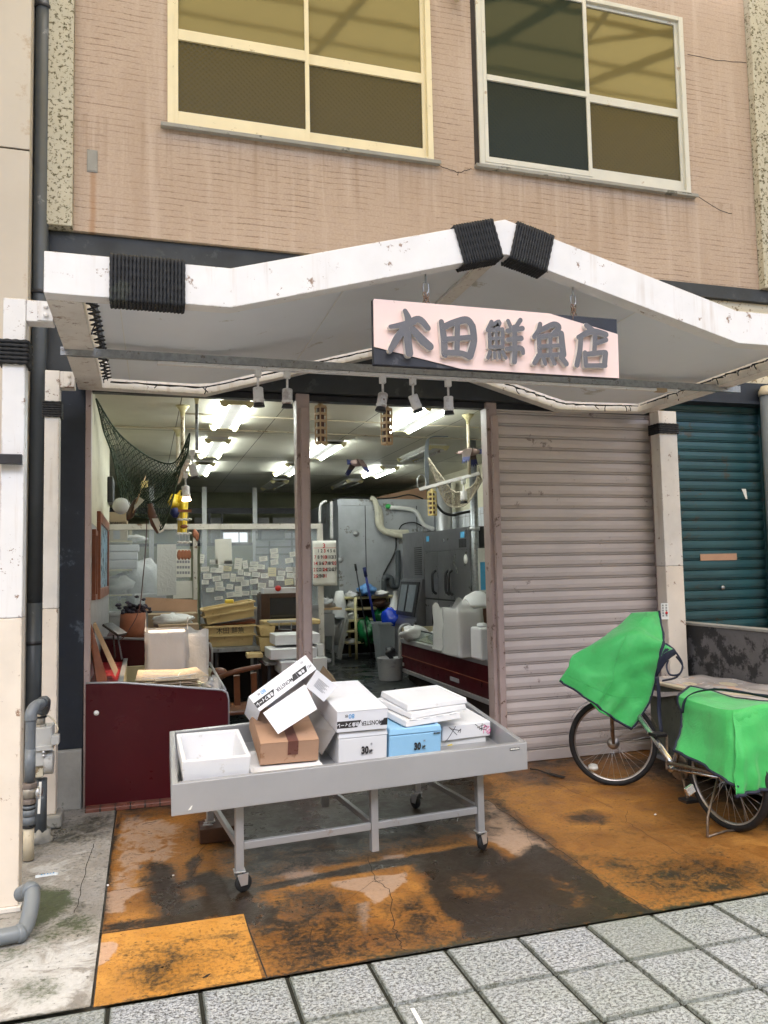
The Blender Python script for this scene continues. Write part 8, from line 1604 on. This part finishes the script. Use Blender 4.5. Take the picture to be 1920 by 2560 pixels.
xa2, xb2, zt3 = bagbox(940, 545, 1225, 1000, 7.1, .3, .78); tb_ = thing('tray_stack', 'tall stack of white trays in a thin bag on the right case', 'tray stack', (xa2, 7.1, .78)); mb = MB(); mb.box(xa2, xb2, 7.1, 7.5, .782, zt3 - .03); mb.build('stacked_trays', 'foam_old', tb_, bevel=.012); mb = MB(); wrap(mb, xa2 - .012, xb2 + .012, 7.08, 7.52, .785, zt3 - .01, .10, 5); mb.build('plastic_wrap', 'film', tb_)
xa3, xb3, zt4 = bagbox(760, 560, 945, 1000, 7.6, .3, .78); t4 = thing('tray_stack', 'stack of trays in a crumpled white bag left of the tall stack', 'tray stack', (xa3, 7.6, .78)); mb = MB(); mb.box(xa3, xb3, 7.6, 7.95, .782, zt4 - .05); mb.build('stacked_trays', 'foam_old', t4, bevel=.012); mb = MB(); wrap(mb, xa3 - .01, xb3 + .02, 7.58, 7.97, .785, zt4, .06, 8); mb.build('plastic_wrap', 'film_dense', t4)
mb = MB(); a, b = hh(440, 910, Y=8.3), hh(800, 740, Y=8.3); mb.hexa([(3.2, 7.9, .782), (3.7, 7.9, .782), (3.75, 9.0, .782), (3.25, 9.0, .782), (3.2, 7.9, .87), (3.7, 7.9, .97), (3.75, 9.0, .97), (3.25, 9.0, .87)]); tag(mb.build('foam_box', 'foam_old', bevel=.01), 'long off white foam box with a red mark on the right case', 'foam box'); o = [q for q in COL.objects if q.get('label', '').startswith('long off white foam')][0]; mb = MB(); q = hh(655, 860, X=3.22); mb.bar((3.212, 8.28, .80), (3.212, 8.30, .862), .012, .004, up=(1, 0, 0)); mb.build('red_mark', 'ink_red', o)
mb = MB(); c = hh(300, 840, Y=8.9); mb.blob((c.x + .02, 8.95, .87), .17, .12, .08, 9, rough=.3, seed=15); tag(mb.build('plastic_bag', 'bag_white'), 'white plastic bag drooping over the far end of the right case', 'bag'); mb = MB(); mb.blob((3.17, 8.3, .835), .05, .42, .045, 9, rough=.25, seed=16); tag(mb.build('plastic_bag', 'bag_white'), 'long white plastic bag lying along the glass of the right case', 'bag')
mb = MB(); c = hh(1290, 560, Y=7.4); mb.lathe([(.10, -.05), (.20, .0), (.19, .02), (.13, .10), (.03, .15)], Matrix.Translation((c.x + .05, 7.7, c.z + .02)), 20); tag(mb.build('white_basin', 'foam'), 'upturned white basin behind the tall tray stack', 'basin'); mb = MB(); c = hh(1285, 680, Y=7.4); mb.lathe([(.13, -.10), (.15, .08)], Matrix.Translation((c.x + .05, 7.7, c.z)), 18); tag(mb.build('plum_tub', 'trap_brown'), 'dark plum tub under the white basin', 'tub')
mb = MB(); c = hh(1320, 920, Y=6.75); mb.box(c.x - .07, c.x + .12, 6.75, 7.0, .782, hh(1320, 830, Y=6.75).z); mb.tube([(c.x, 6.87, hh(1320, 830, Y=6.75).z), (c.x, 6.87, hh(1320, 770, Y=6.75).z)], .05, 10); tag(mb.build('white_jug', 'foam', bevel=.03), 'white plastic jug at the near end of the right case', 'jug'); mb = MB(); mb.blob(hh(1245, 775, Y=7.2), .03, .03, .02, 5); tag(mb.build('green_scrap', 'cover_green'), 'small green object between the tray stack and the jug', 'scrap')
a, b = P(1204, 1475, Y=7.7), P(1222, 1405, Y=7.7); ps = thing('wall_poster', 'blue and white poster curling off the tiled right wall', 'poster', (a.x, 7.7, a.z)); mb = MB(); mb.box(a.x - .02, a.x + .16, 7.72, 7.724, a.z - .03, P(1210, 1370, Y=7.7).z); mb.build('sheet', 'paper', ps); mb = MB(); mb.box(a.x, a.x + .14, 7.714, 7.718, a.z, b.z); mb.build('blue_print', 'poster_blue', ps)
